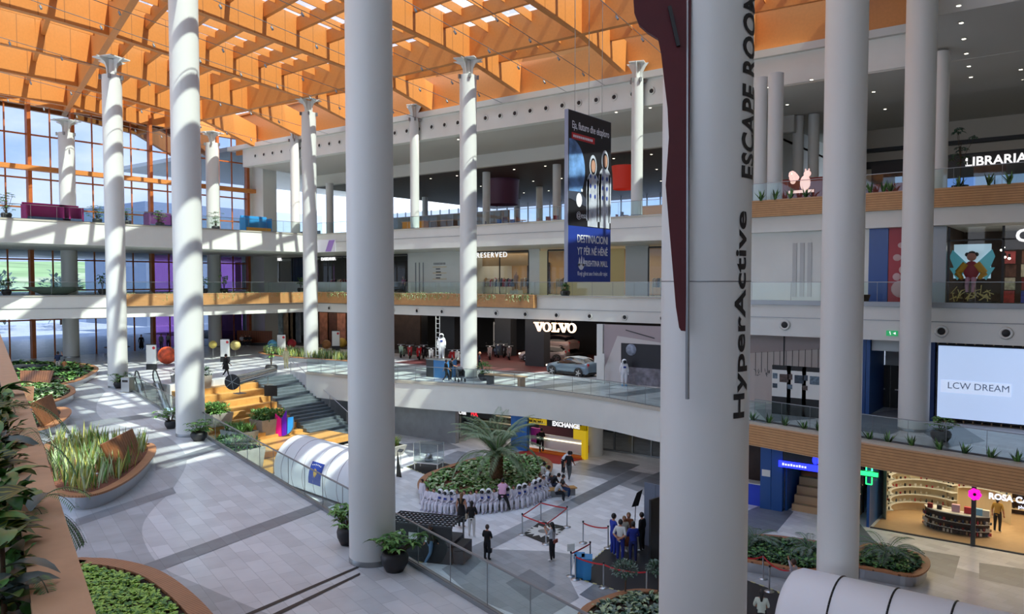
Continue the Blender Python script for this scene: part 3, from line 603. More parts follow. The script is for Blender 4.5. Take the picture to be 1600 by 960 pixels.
m = MB(); m.bx(w*.62, w*.98, -.03, -.015, 1.2, 2.6); m.build('purple_print', mat('plum', '#4a2040', .5), t)
k = MB(); k.bx(x0-.55, x0-.05, WY-.1, WY+.2, 4.6, 8.9); struct(k.build('trim_10', 'white'))
# ---------------- lower level, back
wall('wall_lower', -62, -38.2, 43.2, 0, 3.0, 'grey_wall', .4); wall('wall_lower', -62, -20, 62, 0, 3, 'charcoal')
WX = -38.2
def lw(px): return at(px, 690, Y=44.2).x
area('kiosk_light', (-34, 46, 2.85), 6, 90, (1, .9, .8), sy=2)
t = thing('phone_shop', 'dark fronted phone repair shop with white and red lettering', 'shop front', (lw(736), 44.2, 0))
MB().bx(-2.5, 2.2, 0, .2, 1.95, 2.9).build('fascia', 'dark', t); MB().bx(-2.5, 2.2, 3.2, 3.4, 0, 2.9).build('back_wall', 'shop_brown', t)
m = MB(); m.add([(-2.5, .1, 0), (-.6, .1, 0), (-.6, .1, 2.35), (-2.5, .1, 2.35)], [(0, 1, 2, 3)]); m.build('pane', 'shop_glass', t)
text('white_lettering', 'MOBI', .46, 'sign_white', t, loc=(-1.0, -.04, 2.2), rot=FACE_S, off=.02); text('red_lettering', 'FIX', .46, mat('sign_red', '#d02030', .4, emit='#e02838', es=1.2), t, loc=(.35, -.04, 2.2), rot=FACE_S, off=.02)
for i in range(4): MB().bx(-2.3, 2, 2.9, 3.15, .5+i*.55, .55+i*.55).build('shelf', 'cream', t)
for i in range(3): MB().bx(-2.3+i*.35, -2.1+i*.35, .3, .5, .1, 1.9).build('display_case', 'steel', t)
tag(MB().bx(lw(797), lw(822), 44.3, 44.6, 0, 2.95).build('blue_board', mat('azure', '#1f6fc0', .4)), 'bright blue panel behind the palm, left of the exchange office', 'wall panel')
t = thing('exchange_office', 'yellow and black currency exchange office behind the palm', 'shop front', (lw(866), 44.6, 0)); 
ya = mat('yellow', '#e8c21c', .45, emit='#e8c21c', es=.35)
MB().bx(-2.9, 2.3, 0, .2, 1.95, 2.9).build('fascia', 'dark', t); MB().bx(-2.9, -.9, -.05, 0, 1.98, 2.6).build('yellow_sign', ya, t)
text('black_lettering', 'WESTERN\nUNION WU', .26, 'black', t, loc=(-1.9, -.08, 2.3), rot=FACE_S, off=.01)
text('white_lettering', 'EXCHANGE', .42, 'sign_white', t, loc=(.7, -.03, 2.17), rot=FACE_S, off=.02)
MB().bx(-2, 2.0, .3, .5, .3, 1.25).build('counter', 'sign_warm' if 0 else 'white', t); MB().bx(-2.9, 2.0, -.1, .5, .02, .12).build('orange_plinth', mat('orange', '#e07818', .5), t)
MB().bx(-2.9, 2.2, 1.9, 2.1, 0, 2.3).build('back_wall', mat('maroon_room', '#4c2026', .7), t); MB().bx(1.95, 2.3, 0, .3, 0, 2.3).build('yellow_post', ya, t)
MB().bx(1.3, 1.95, 0, .1, 1.3, 2.25).build('rate_board', ya, t); MB().bx(-2.5, -1.7, .3, .5, .4, 1.6).build('magenta_poster', 'mag', t)
MB().bx(-1.9, 2, .25, .29, .95, 1.0).build('light_strip', 'lamp_soft', t)
m = MB(); m.add([(-3, -2.2, .012), (1.6, -2.2, .012), (2.2, 0, .012), (-2.6, 0, .012)], [(0, 1, 2, 3)]); tag(m.build('red_carpet', mat('redc', '#b03a30', .9)), 'red carpet strip in front of the exchange office', 'carpet').location = t.location
k = MB(); k.lathe([(.85, 0), (.85, 2.95)], n=32, c=(-28.3, 46.2, 0)); struct(k.build('wall_lower_round', 'white'))
e = at(974, 690, Y=45.6); t = thing('fire_cabinet', 'small red extinguisher beside the white round pier', 'extinguisher', (-28.0, 45.25, .3)); m = MB(); m.lathe([(0, 0), (.09, 0), (.1, .05), (.1, .5), (.03, .6), (.03, .66), (0, .66)], n=14); m.build('cylinder', mat('red', '#c02028', .4), t); MB().box((0, 0, .7), (.12, .05, .06)).build('valve', 'black', t)
t = thing('glass_entrance', 'dark row of glass doors at the back of the lower floor', 'glass doors', (-24.5, 48.0, 0))
m = MB(); m.add([(-4.5, 0, 0), (6, 0, 0), (6, 0, 3), (-4.5, 0, 3)], [(0, 1, 2, 3)]); m.build('pane', 'shop_glass', t)
for i in range(7): x = -4.4+i*1.45; MB().bx(x-.05, x+.05, -.06, .06, 0, 3).build('mullion', 'dull_steel', t)
MB().bx(-4.5, 6, -.07, .07, 0, .12).build('sill', 'dull_steel', t); MB().bx(-4.5, 6, -.07, .07, 2.1, 2.2).build('transom', 'dull_steel', t)
wall('wall_lower', -62, 14, 54, 0, 3, 'charcoal'); wall('wall_lower', -20, -17.5, 44, 0, 3, 'blue_wall'); 
area('hall_light', (-25, 46, 2.85), 6, 10, (1, .9, .8), sy=2)
# ---------------- right side, lower level shops
SY = 40.6
def rx(px): return at(px, 810, Y=SY).x
k = MB(); k.bx(-19, 14, 52, 52.2, 0, 3.5); struct(k.build('wall_right_lower', 'shop_warm')); k = MB(); k.bx(rx(1222)+.02, rx(1222)+.12, SY+.35, 52, 0, 3.5); struct(k.build('wall_right_lower', 'blue_wall')); k = MB(); k.bx(rx(1354), rx(1360)-.05, SY, 52, 0, 3.5); struct(k.build('wall_right_lower', 'blue_wall'))
t = thing('blue_pier', 'blue panelled pier with a small white notice at the lower floor', 'wall panel', ((rx(1187)+rx(1222))/2, SY, 0)); w = (rx(1222)-rx(1187))/2
for i in range(2): MB().bx(-w+i*w, -w+(i+1)*w-.02, 0, .3, 0, 3.4).build('panel', 'blue_wall', t)
MB().bx(-w*.85, -w*.1, -.02, 0, 1.75, 2.1).build('white_notice', 'white', t)
t = thing('kiosk_counter', 'bright blue counter kiosk left of the blue pier', 'counter', (rx(1174), SY+.3, 0)); MB().bx(-1.2, .5, 0, .6, 0, 1.15).build('front', mat('blue_bright', '#1b3fc0', .4), t); MB().bx(-1.2, .55, -.05, .65, 1.15, 1.2).build('worktop', 'white', t); MB().bx(-1.2, .5, 1.4, 1.6, 0, 3).build('shelf_wall', 'shop_brown', t)
t = thing('tiered_stand', 'warm lit wooden tiered stand inside the shop beside the blue pier', 'display stand', (rx(1222)+1.6, SY+.6, 0))
for i in range(4): MB().bx(-1.3, 1.8, i*.4, i*.4+.4, 0, .35+i*.4).build('step', 'shop_warm', t); MB().bx(-1.3, 1.8, i*.4+.38, i*.4+.4, .3+i*.4, .34+i*.4).build('light_strip', 'lamp_soft', t)
MB().bx(-1.4, 1.8, 1.8, 2, 0, 2.4).build('back_board', 'shop_brown', t)
t = thing('neon_sign', 'glowing blue sign with small lettering over the shop by the blue pier', 'sign', at(1247, 729, Y=SY-.2)); MB().bx(-1.0, 1.1, 0, .1, -.16, .16).build('light_box', mat('neon_blue', '#2020ff', .4, emit='#2430ff', es=2.2), t); k = MB()
for q in range(9): k.bx(-.8+q*.14, -.8+q*.14+.09, -.03, 0, -.045, .045 if q % 3 else .07)
k.build('small_lettering', 'sign_white', t)
m = MB(); m.ball((.85, 0, .42), .22, 12, sc=(.7, .3, 1)).ball((1.1, 0, .3), .16, 10, sc=(.8, .3, 1)); m.build('neon_ribbon', 'neon_blue', t); MB().bx(-.8, .9, .1, .19, -.05, 3.5-t.location.z).build('bracket', 'dark', t)
# pharmacy
wood_l = 'shop_warm'
k = MB(); k.bx(rx(1360)+.1, 14, SY, 52, .0, .02); struct(k.build('floor', mat('pharm_floor', '#c9ab84', .3, noise=.05)))
area('pharmacy_light', (-4.6, 44.8, 3.45), 7, 380, (1, .78, .52), sy=5); area('pharmacy_light', (3, 44.5, 3.45), 6, 260, (1, .78, .52), sy=5)
t = thing('glass_shopfront', 'full height glass front of the warm lit pharmacy', 'shop window', (rx(1360), SY, 0)); L = 12
m = MB(); m.add([(0, 0, 0), (L, 0, 0), (L, 0, 3.52), (0, 0, 3.52)], [(0, 1, 2, 3)]); m.build('pane', 'shop_glass', t)
MB().bx(rx(1521)-rx(1360)-.09, rx(1521)-rx(1360)+.09, -.08, .08, 0, 3.52).build('post', 'charcoal', t); MB().bx(0, L, -.06, .06, 0, .05).build('sill', 'charcoal', t)
# curved shelves
gx = {}
def bottle(c, kind):
    key = (kind, c)
    if key not in gx:
        m = MB()
        if kind == 0: m.lathe([(0, 0), (.035, 0), (.035, .12), (.014, .15), (.014, .18), (0, .18)], n=8)
        elif kind == 1: m.bx(-.045, .045, -.03, .03, 0, .14)
        else: m.lathe([(0, 0), (.045, 0), (.045, .07), (.05, .07), (.05, .1), (0, .1)], n=8)
        gx[key] = m.build('product', 'cloth%d' % c if c < 10 else 'cream'); gx[key]['p'] = 1; return gx[key]
    o = gx[key].copy(); C.objects.link(o); return o
names = ['small bottle', 'small carton', 'small jar']
cat_ = ['bottle', 'carton', 'jar']
def stock(loc, where, group):
    k = random.randrange(3); c = random.choice([0, 2, 3, 5, 6, 4, 8, 7, 5, 9]); o = bottle(c, k); o.name = names[k].replace(' ', '_'); o.location = loc
    tag(o, '%s standing %s' % (names[k], where), cat_[k], group+' '+cat_[k]+'s')
def arc_shelf(cx, cy, r, a0, a1, levels, label, group, dens):
    t = thing('curved_shelf', label, 'shelf unit', (cx, cy, 0)); A = [a0+(a1-a0)*i/16 for i in range(17)]
    o_ = [(r*math.cos(a), r*math.sin(a)) for a in A]; i_ = [((r-.35)*math.cos(a), (r-.35)*math.sin(a)) for a in A]
    MB_ = MB(); solidband(MB_, o_, [((r+.03)*math.cos(a), (r+.03)*math.sin(a)) for a in A], 0, levels[-1]+.35); MB_.build('back_panel', 'cream', t)
    for z in levels:
        m = MB(); solidband(m, i_, o_, z-.03, z); m.build('shelf', 'white', t)
        n = int(abs(a1-a0)*r/dens)
        for j in range(n):
            if random.random() < .12: continue
            a = a0+(a1-a0)*(j+.5)/n; q = r-.16; stock((cx+q*math.cos(a), cy+q*math.sin(a), z+.001), 'on '+label, group)
arc_shelf(-7.0, 43.5, 1.9, math.radians(50), math.radians(215), [.5, .9, 1.3, 1.7, 2.1, 2.5], 'the round white shelves at the left of the pharmacy', 'pharmacy round shelf', .28)
arc_shelf(-4.9, 44.6, 1.5, math.radians(20), math.radians(160), [1.5, 1.9, 2.3, 2.7], 'the curved shelves in the middle of the pharmacy', 'pharmacy middle shelf', .28)
t = thing('island_counter', 'low curved pharmacy counter with packed shelves and boxes on top', 'counter', (-5.6, 42.3, 0))
pts = [(-1.3, .5), (-.9, -.1), (0, -.35), (.9, -.3), (1.5, .1)]; sp_ = spline(pts, 4); m = MB(); solidband(m, sp_, offset(sp_, -.6, False), .05, .95); m.build('body', 'shop_brown', t)
m = MB(); solidband(m, offset(sp_, .05, False), offset(sp_, -.65, False), .95, 1.0); m.build('top', 'white', t)
for z in (.3, .62): m = MB(); solidband(m, offset(sp_, .13, False), offset(sp_, 0, False), z-.02, z); m.build('shelf', 'white', t)
for z in (.07, .3, .62):
    for q in offset(spline(pts, 6), .07, False): stock((-5.6+q[0], 42.3+q[1], z+.001), 'on the shelves of the low pharmacy counter', 'pharmacy counter')
for i, (x, c, s_) in enumerate([(-1.0, '#8c1f24', .22), (-.6, '#26282c', .2), (.1, '#d8a9b8', .34), (.6, '#c8303a', .3), (1.05, '#8fc3e0', .3), (1.35, '#e8e2d4', .28)]):
    tag(MB().bx(-s_/2, s_/2, -.1, .1, 0, s_).build('gift_box', mat('gift%d' % i, c, .5), loc=(-5.6+x, 42.35, 1.001)), ['dark red', 'black', 'pale pink', 'red and white', 'light blue', 'cream'][i]+' box on top of the low pharmacy counter', 'box')
t = thing('wall_shelves', 'dark wall shelves of bottles at the back of the pharmacy', 'shelf unit', (-2.6, 47.2, 0)); MB().bx(-1.7, 3.5, .4, .5, 0, 2.8).build('back_panel', 'shop_brown', t)
for i in range(6): MB().bx(-1.7, 3.5, .05, .4, .3+i*.42, .33+i*.42).build('shelf', 'cream', t)
for i in range(6):
    for j in range(17): stock((-4.1+j*.28, 47.4, .331+i*.42), 'on the dark wall shelves of the pharmacy', 'pharmacy wall')
t = thing('sales_counter', 'wooden pharmacy counter with products behind the glass post', 'counter', (-1.6, 44.2, 0)); MB().bx(-1.2, 2.8, 0, .8, 0, 1.0).build('body', 'shop_warm', t); MB().bx(-1.25, 2.85, -.05, .85, 1.0, 1.04).build('top', 'cream', t)
for j in range(14): stock((-2.6+j*.26, 44.45, 1.041), 'on the wooden pharmacy counter', 'pharmacy sales counter')
sgn = at(1570, 779, Y=SY-.15); t = thing('pharmacy_sign', 'white glowing shop lettering right of the magenta flower', 'sign', sgn); ms = mat('sign_cool', '#e6ecff', .4, emit='#dfe6ff', es=1.6)
text('lettering', 'ROSA CANINA', .36, ms, t, loc=(-.62, 0, 0), rot=FACE_S, off=.012, align='LEFT'); text('small_lettering', 'pharmacy', .2, ms, t, loc=(.5, 0, -.3), rot=FACE_S, align='LEFT')
t = thing('flower_sign', 'magenta flower sign on the pharmacy post', 'sign', at(1523, 773, Y=SY-.2)); m = MB()
for k in range(7): a = k*2*math.pi/7; m.ball((.17*math.cos(a), 0, .17*math.sin(a)), .11, 10, sc=(1, .35, 1))
m.build('petals', mat('neon_mag', '#e018b0', .4, emit='#e010a8', es=1.5), t); MB().ball((0, -.05, 0), .07, 10).build('centre', 'black', t); MB().bx(-.03, .03, 0, .2, -.03, .03).build('wall_arm', 'black', t)
t = thing('pharmacy_cross', 'green glowing pharmacy cross on a dark bracket', 'sign', at(1358, 741, Y=SY-.5)); mg = mat('neon_green', '#30e080', .4, emit='#28e070', es=2)
m = MB()
for a, b in (((-.13, .5), (.13, .5)), ((-.13, -.5), (.13, -.5)), ((-.13, .5), (-.13, .15)), ((.13, .5), (.13, .15)), ((-.13, -.5), (-.13, -.15)), ((.13, -.5), (.13, -.15))): m.bar((a[0], 0, a[1]), (b[0], 0, b[1]), .05, .05)
m.bx(-.4, .4, -.03, .03, -.1, .1); m.build('neon_outline', mg, t); MB().bx(-.42, .42, .04, .12, -.16, .16).build('bracket', 'black', t); MB().bx(-.04, .04, .08, .5, -.04, .04).build('wall_arm', 'black', t)
gl = bpy.data.lights.new('cross_glow', 'AREA'); gl.size = .6; gl.energy = 16; gl.color = (.1, 1, .4); go = bpy.data.objects.new('cross_glow', gl); C.objects.link(go); go.location = at(1362, 735, Y=SY-.7); go.rotation_euler = (math.radians(150), 0, .6)
# ---------------- right side, first floor
RY = 46.6
def r1x(px): return at(px, 600, Y=RY).x
t = thing('printed_hoarding', 'printed hoarding with hanging lines behind the three photo boards', 'hoarding', (r1x(1222), RY+.32, 4.6)); w = r1x(1285)-r1x(1222)
MB().bx(-w-1.5, w, 0, .1, 0, 4.3).build('board', mat('hoard', '#9d908c', .6), t); m = MB(); m.add([(-w-1, -.01, 2.9), (w, -.01, 3.5), (w, -.01, 0), (-w-1, -.01, 0)], [(0, 1, 2, 3)]); m.build('pale_print', mat('hoard2', '#b9b0a8', .6), t)
for i in range(11): x = -w*.75+i*w*.16; MB().bx(x-.012, x+.012, -.03, -.015, 1.9, 3.1+i*.04).build('line_print', 'charcoal', t)
for i in range(6):
    m = MB(); x = -w*.7+i*w*.27
    for k in range(7): m.box((x+random.uniform(-.15, .15), -.025, 1.85+random.uniform(-.2, .2)), (.2, .015, .02), rot=Matrix.Rotation(random.random()*3, 3, 'Y'))
    m.build('sketch_print', 'charcoal', t)
MB().bx(-.05, .02, -.04, 0, 0, 4.3).build('joint', 'black', t)
bx0 = at(1216, 640, Z=4.6)
ph = ['left', 'middle', 'right']
for i in range(3):
    p = at(1203+i*30, 655, Z=4.6); t = thing('photo_board', '%s white exhibition board with small photographs and black top' % ph[i], 'exhibition board', (p.x, 43.6, 4.6)); ww = .52
    MB().bx(-ww, ww, 0, .1, 1.0, 2.5).build('white_panel', 'white', t); MB().bx(-ww, ww, -.01, .11, 2.5, 2.75).build('black_header', 'black', t); MB().bx(-ww, ww, 0, .1, 0, 1.0).build('black_base', 'black', t)
    for j, (a, b, s1, s2) in enumerate([(-.35, 2.15, .26, .3), (.15, 2.05, .5, .45), (-.35, 1.6, .26, .25)]): MB().bx(a-s1/2, a+s1/2, -.02, 0, b-s2/2, b+s2/2).build('photograph', mat('photo%d' % ((i+j) % 3), ['#5c6f7c', '#4a3a34', '#303c48'][(i+j) % 3], .5, noise=.6, nscale=7), t)
k = MB(); k.bx(r1x(1285), r1x(1352), RY, RY+.3, 4.6, 8.9); struct(k.build('wall_right_first', 'blue_wall')); k = MB(); k.bx(r1x(1354), r1x(1360), RY-.2, 49.9, 4.6, 8.9); struct(k.build('wall_right_first', 'blue_wall'))
k = MB(); k.bx(r1x(1361), r1x(1458), 50, 50.2, 4.6, 8.9); struct(k.build('wall_right_first', 'wall_grey')); k = MB(); k.bx(r1x(1361), r1x(1454), RY, RY+.2, 8.2, 8.9); struct(k.build('wall_right_first', 'wall_grey'))
p0 = at(1387, 640, Y=49.9); t = thing('fire_door', 'dark double door with push bars in the recess by the round column', 'door', (p0.x+.1, 49.98, 4.6))
for s_ in (-1, 1): d = MB().bx(s_*.62-.6, s_*.62+.6, -.06, 0, 0, 2.5).build('door_leaf', 'dark', t); MB().bx(s_*.62-.35, s_*.62+.35, -.12, -.08, 1.05, 1.12).build('push_bar', 'steel', d)
k = MB(); k.bx(r1x(1455), r1x(1461), RY-.3, RY+.3, 4.6, 8.9); struct(k.build('trim_11', 'navy')); k = MB(); k.bx(r1x(1461), 14, RY+.4, RY+.6, 4.6, 8.9); struct(k.build('wall_right_first', 'shop_brown'))
for i in range(16): x = r1x(1463)+i*.42; tag(MB().bx(x, x+.06, RY+.1, RY+.2, 4.6, 8.9).build('timber_batten', 'shop_warm'), 'one of the vertical wooden slats framing the glowing white screen', 'slat', 'slats behind the white screen')
t = thing('lightbox_screen', 'large glowing white screen with thin grey letters on a pale plate', 'screen', (r1x(1466), RY-.2, 4.85)); Wd = 6.2
MB().bx(0, Wd, 0, .12, 0, 3.8).build('panel', mat('screen_white', '#c8d8f0', .4, emit='#b6cdf2', es=.62), t); MB().bx(-.06, Wd, .05, .2, -.08, 3.88).build('frame', 'dark', t)
MB().bx(.15, 3.3, -.02, 0, 1.35, 2.0).build('pale_plate', mat('plate', '#d6e2f4', .4, emit='#c4d6f4', es=.66), t); text('lettering', 'LCW DREAM', .48, mat('lcw', '#a9b8cc', .5), t, loc=(1.85, -.03, 1.72), rot=FACE_S)
p = at(1394, 521, Y=45.0); t = thing('exit_sign', 'small green emergency exit sign on the white fascia', 'exit sign', p); MB().bx(-.28, .28, -.05, 0, -.14, .14).build('box', mat('exit_green', '#1f8a50', .4, emit='#2fae68', es=.5), t); m = MB(); m.ball((-.1, -.06, .07), .03, 8); m.bar((-.1, -.06, .05), (-.06, -.06, -.08), .03, .03); m.add([(.05, -.055, 0), (.18, -.055, .07), (.18, -.055, -.07)], [(0, 1, 2)]); m.build('running_figure', 'sign_white', t)
# ---------------- right side, second floor
QY = 49.0
def r2x(px): return at(px, 420, Y=QY).x
k = MB(); k.bx(-20, r2x(1340), QY, QY+.3, 10.8, 15.1); k.bx(r2x(1340), r2x(1357), QY, QY+.3, 10.8, 15.1); struct(k.build('wall_right_second', 'white'))
t = thing('wall_slots', 'three wide grooves in the white wall behind the round columns on the right', 'wall grooves', (r2x(1250), QY-.05, 10.8))
for i in range(3): MB().bx(-.45+i*.45, -.45+i*.45+.25, 0, .04, .3, 3.6).build('groove', 'wall_grey', t)
k = MB(); k.bx(r2x(1357), r2x(1388)-.03, QY, QY+.2, 10.8, 15.1); tag(k.build('blue_board', mat('blue_panel', '#1a4a94', .25)), 'glossy blue panel beside the pink panel on the second floor', 'wall panel')
t = thing('pink_board', 'deep pink panel with pale rounded blobs beside the blue panel', 'wall panel', (r2x(1388), QY, 10.8)); MB().bx(0, 2.2, 0, .2, 0, 4.3).build('board', 'pink_wall', t)
for i, (x, z, r, s_) in enumerate([(.75, 3.3, .18, 1.6), (.45, 2.6, .2, 1.1), (.45, 1.5, .22, 1), (.8, 1.9, .25, 1), (.7, .8, .5, 1.1)]): m = MB(); m.ball((x, -.0, z), r, 14, sc=(s_, .08, 1)); m.build('blob', mat('blob', '#c9a9a8', .5), t)
t = thing('potted_plant', 'small dark pot on the second floor in front of the blue panel', 'plant pot', (r2x(1366), 46.5, 10.8)); MB().lathe([(0, 0), (.25, 0), (.38, .5), (.32, .5), (0, .45)], n=20).build('pot', 'black', t)
k = MB(); k.bx(r2x(1457), r2x(1478), QY, QY+.3, 10.8, 15.1); struct(k.build('trim_12', 'dull_steel'))
k = MB(); k.bx(r2x(1478), 14, 56, 56.2, 10.8, 15.1); struct(k.build('wall_right_second', 'shop_brown')); k = MB(); k.bx(r2x(1478)-.12, r2x(1478)-.02, QY+.35, 56, 10.8, 15.1); struct(k.build('wall_right_second', 'shop_brown'))
t = thing('shop_window', 'tall glazed front of the dark toy shop on the upper right', 'shop window', (r2x(1480), QY, 10.8)); m = MB(); m.add([(0, 0, 0), (9, 0, 0), (9, 0, 4.2), (0, 0, 4.2)], [(0, 1, 2, 3)]); m.build('pane', 'shop_glass', t)
for x in (0, 2.55, 5.6): MB().bx(x, x+.12, -.05, .05, 0, 4.2).build('mullion', 'dark', t)
MB().bx(0, 9, -.05, .05, 3.45, 3.52).build('transom', 'dark', t); MB().bx(0, 9, -.05, .05, 0, .1).build('sill', 'dark', t)
t = thing('fairy_figure', 'large winged figure display in a yellow jacket in the toy shop window', 'window display', (r2x(1511)+.12, QY+.7, 10.9))
MB().bx(-.9, .9, .25, .3, 1.3, 3.2).build('lit_backdrop', mat('bdrop', '#bcd8e8', .5, emit='#bcd8e8', es=.5), t)
m = MB(); m.ball((0, 0, 1.75), .4, 16, sc=(1, .6, 1.3)); m.build('torso', mat('redt', '#a02838', .6), t)
for s_ in (-1, 1):
    m = MB(); m.tube((s_*.25, -.05, 2.1), (s_*.65, -.1, 1.6), .2, .17, 10).tube((s_*.65, -.1, 1.6), (s_*.4, -.3, 1.3), .17, .1, 10); m.build('jacket_sleeve', mat('jacket', '#d8a32c', .6), t)
    m = MB(); m.add([(s_*.1, .1, 2.0), (s_*.95, .15, 2.9), (s_*1.1, .15, 2.5), (s_*.8, .15, 1.7)], [(0, 1, 2, 3)]); m.add([(s_*.1, .12, 1.9), (s_*1.1, .17, 1.9), (s_*.7, .17, 1.2)], [(0, 1, 2)]); m.build('wing', mat('wing', '#58a8b8', .4, emit='#58a8b8', es=.3), t)
    m = MB(); m.tube((s_*.14, -.1, 1.3), (s_*.16, -.35, .95), .13, .1, 10).tube((s_*.16, -.35, .95), (s_*.13, -.4, .55), .1, .07, 10); m.build('leg', mat('pinkt', '#d8a0b8', .6), t)
m = MB(); m.ball((0, 0, 2.5), .24, 14); m.build('head', mat('skin_doll', '#c98a78', .6), t); m = MB(); m.ball((-.22, .05, 2.62), .12, 10).ball((.22, .05, 2.62), .12, 10).ball((0, .08, 2.58), .24, 12); m.build('hair', 'black', t)
m = MB()
for k in range(40): m.box((random.uniform(-.9, .9), random.uniform(-.2, .2), .2+random.random()*.5), (.5, .04, .04), rot=Matrix.Rotation(random.random()*3, 3, 'Y') @ Matrix.Rotation(random.random()*3, 3, 'Z'))
m.build('straw_nest', mat('straw', '#b8a870', .8, emit='#b8a870', es=.1), t)
for i, (px, py) in enumerate([(1502, 388), (1511, 388), (1527, 398), (1535, 403), (1568, 387), (1565, 391), (1570, 402), (1577, 404), (1548, 399)]):
    p = at(px, py, Y=51.5); t = thing('spotlight', 'small bright ceiling spotlight in the toy shop', 'spotlight', p, 0, 'spotlights of the toy shop'); MB().ball((0, 0, 0), .07, 10).build('bulb', 'lamp', t); MB().tube((0, 0, .05), (0, 0, .25), .06, n=8).build('can', 'black', t)
for i in range(14):
    x = r2x(1545)+i*.55; z = 10.8+(i % 4)*.75; t = tag(MB().bx(0, .5, 0, .4, 0, .7).build('toy_box', mat('toy%d' % (i % 5), ['#a83030', '#c0b8a0', '#704838', '#b04848', '#3848a0'][i % 5], .6, noise=.4, nscale=5), loc=(r2x(1545)+(i//4)*.8+.4, 52.5+(i % 3)*.3, z)), 'printed toy box stacked in the right part of the toy shop', 'box', 'boxes in the toy shop')
area('toy_light', (-1, 52, 14.8), 6, 120, (1, .85, .7), sy=4)
p = at(1598, 369, Y=QY-.1); t = tag(text('sign_lettering', 'C', .9, 'sign_white', loc=p, rot=FACE_S, off=.03, depth=.05), 'rounded white letter at the right edge over the toy shop', 'sign')
# ---------------- right side, top floor
p = at(1568, 252, Y=60); t = thing('bookshop_sign', 'black bookshop fascia with bold white lettering on the top floor', 'sign', p); MB().bx(-6, 8, .1, .5, -.85, .6).build('fascia', 'black', t); text('lettering', 'LIBRARIA DUKAGJINI', .85, 'sign_white', t, loc=(-2.2, 0, .1), rot=FACE_S, off=.02, align='LEFT')
for i, px in enumerate((1420, 1483, 1500, 1530, 1580)):
    p = at(px, 280, Y=60.3); t = thing('lit_showcase', ['pale blue lit showcase between the two round columns', 'pale blue lit showcase right of the slim column', 'pale blue lit showcase below the sapling', 'pale blue lit showcase under the bookshop lettering', 'pale blue lit showcase at the right edge of the bookshop'][i], 'showcase', (p.x, 60.3, 17)); MB().bx(-.9, .9, 0, .3, .3, 2.4).build('panel', mat('case_blue', '#7f9fc8', .3, emit='#8fb0dc', es=.35), t); MB().bx(-.95, -.88, -.05, .3, 0, 2.5).build('frame', 'charcoal', t)
k = MB(); k.bx(-14, 14, 62, 62.2, 17, 20.6); struct(k.build('wall_right_top', 'shop_dark'))
t = thing('squirrel_sign', 'pink lit squirrel shaped sign above the top right railing', 'sign', at(1252, 284, Y=52)); ml = mat('squirrel', '#ffd8d0', .5, emit='#ffc9be', es=.8)
m = MB(); m.ball((.25, 0, -.1), .42, 16, sc=(.8, .25, 1.2)).ball((.38, 0, .48), .24, 12, sc=(1, .3, .9)); m.build('body', ml, t); m = MB()
for k in range(8): a = k*.5; m.ball((-.45+.2*math.cos(a+2), 0, .05+.35*math.sin(a)+.05*k), .18, 10, sc=(1, .3, 1))
m.build('tail', ml, t); m = MB(); m.ball((.26, 0, .72), .07, 8, sc=(.7, .4, 1.5)).ball((.48, 0, .72), .07, 8, sc=(.7, .4, 1.5)); m.build('ears', ml, t); MB().bx(-.8, .8, -.05, .05, -.72, -.55).build('lettering_bar', ml, t); MB().bx(-.7, -.64, -.03, .03, 17-t.location.z, -.6).build('support', 'dark', t); MB().bx(.64, .7, -.03, .03, 17-t.location.z, -.6).build('support', 'dark', t)
tag(MB().bx(-1.3, 1.5, 0, .2, 0, 2).build('kiosk_wall', mat('brickred', '#7a2c26', .6), loc=(at(1250, 290, Y=54).x, 54, 17)), 'brick red kiosk wall behind the squirrel sign', 'kiosk')
tag(MB().bx(-2.5, 2.5, 0, .3, 0, 1.7).build('kiosk_wall', 'brickred', loc=(at(1382, 290, Y=58).x, 58, 17)), 'brick red shop front between the two round columns on the top floor', 'kiosk')
# ceiling downlights
dl = None
def downlight(p, label, group):
    global dl
    if dl is None:
        t = thing('downlight', label, 'downlight', p, 0, group); m = MB(); m.lathe([(0, -.02), (.1, -.02), (.13, -.03), (.14, 0)], n=12); m.build('trim_ring', 'white', t); m = MB(); m.lathe([(0, -.035), (.1, -.035)], n=12); m.build('lens', mat('lens', '#ffffff', .5, emit='#fff2dc', es=5), t); dl = t
    else: dup(dl, p, 0, label, group)
for px, py in [(1498, 8), (1502, 35), (1506, 60), (1510, 83), (1514, 103), (1517, 120), (1520, 135), (1268, 124), (1230, 163), (1198, 136), (1365, 143), (1374, 156), (1383, 170), (1595, 108), (1598, 124)]:
    q = at(px, py, Z=25.3); downlight((q.x, q.y, 25.29), 'small round downlight in the grey ceiling of the upper right floor', 'downlights upper right')
for px, py in [(1016, 167), (963, 174), (716, 217)]:
    q = at(px, py, Z=25.35); downlight((q.x, q.y, 25.3), 'small round downlight in the pale soffit near the hanging banner', 'downlights in the pale soffit')
for i in range(30):
    downlight((-62+ (i % 10)*4.0, 66+(i//10)*9, 23.88), 'small bright spot in the dark slatted food court ceiling', 'food court ceiling spots')
# ---------------- lights in the covered floors (soffit lamps the mall has)
area('soffit_lamp', (-2, 60, 25), 18, 160, (1, .93, .85), sy=8); area('food_lamp', (-45, 75, 23.7), 40, 350, (1, .85, .7), sy=18)
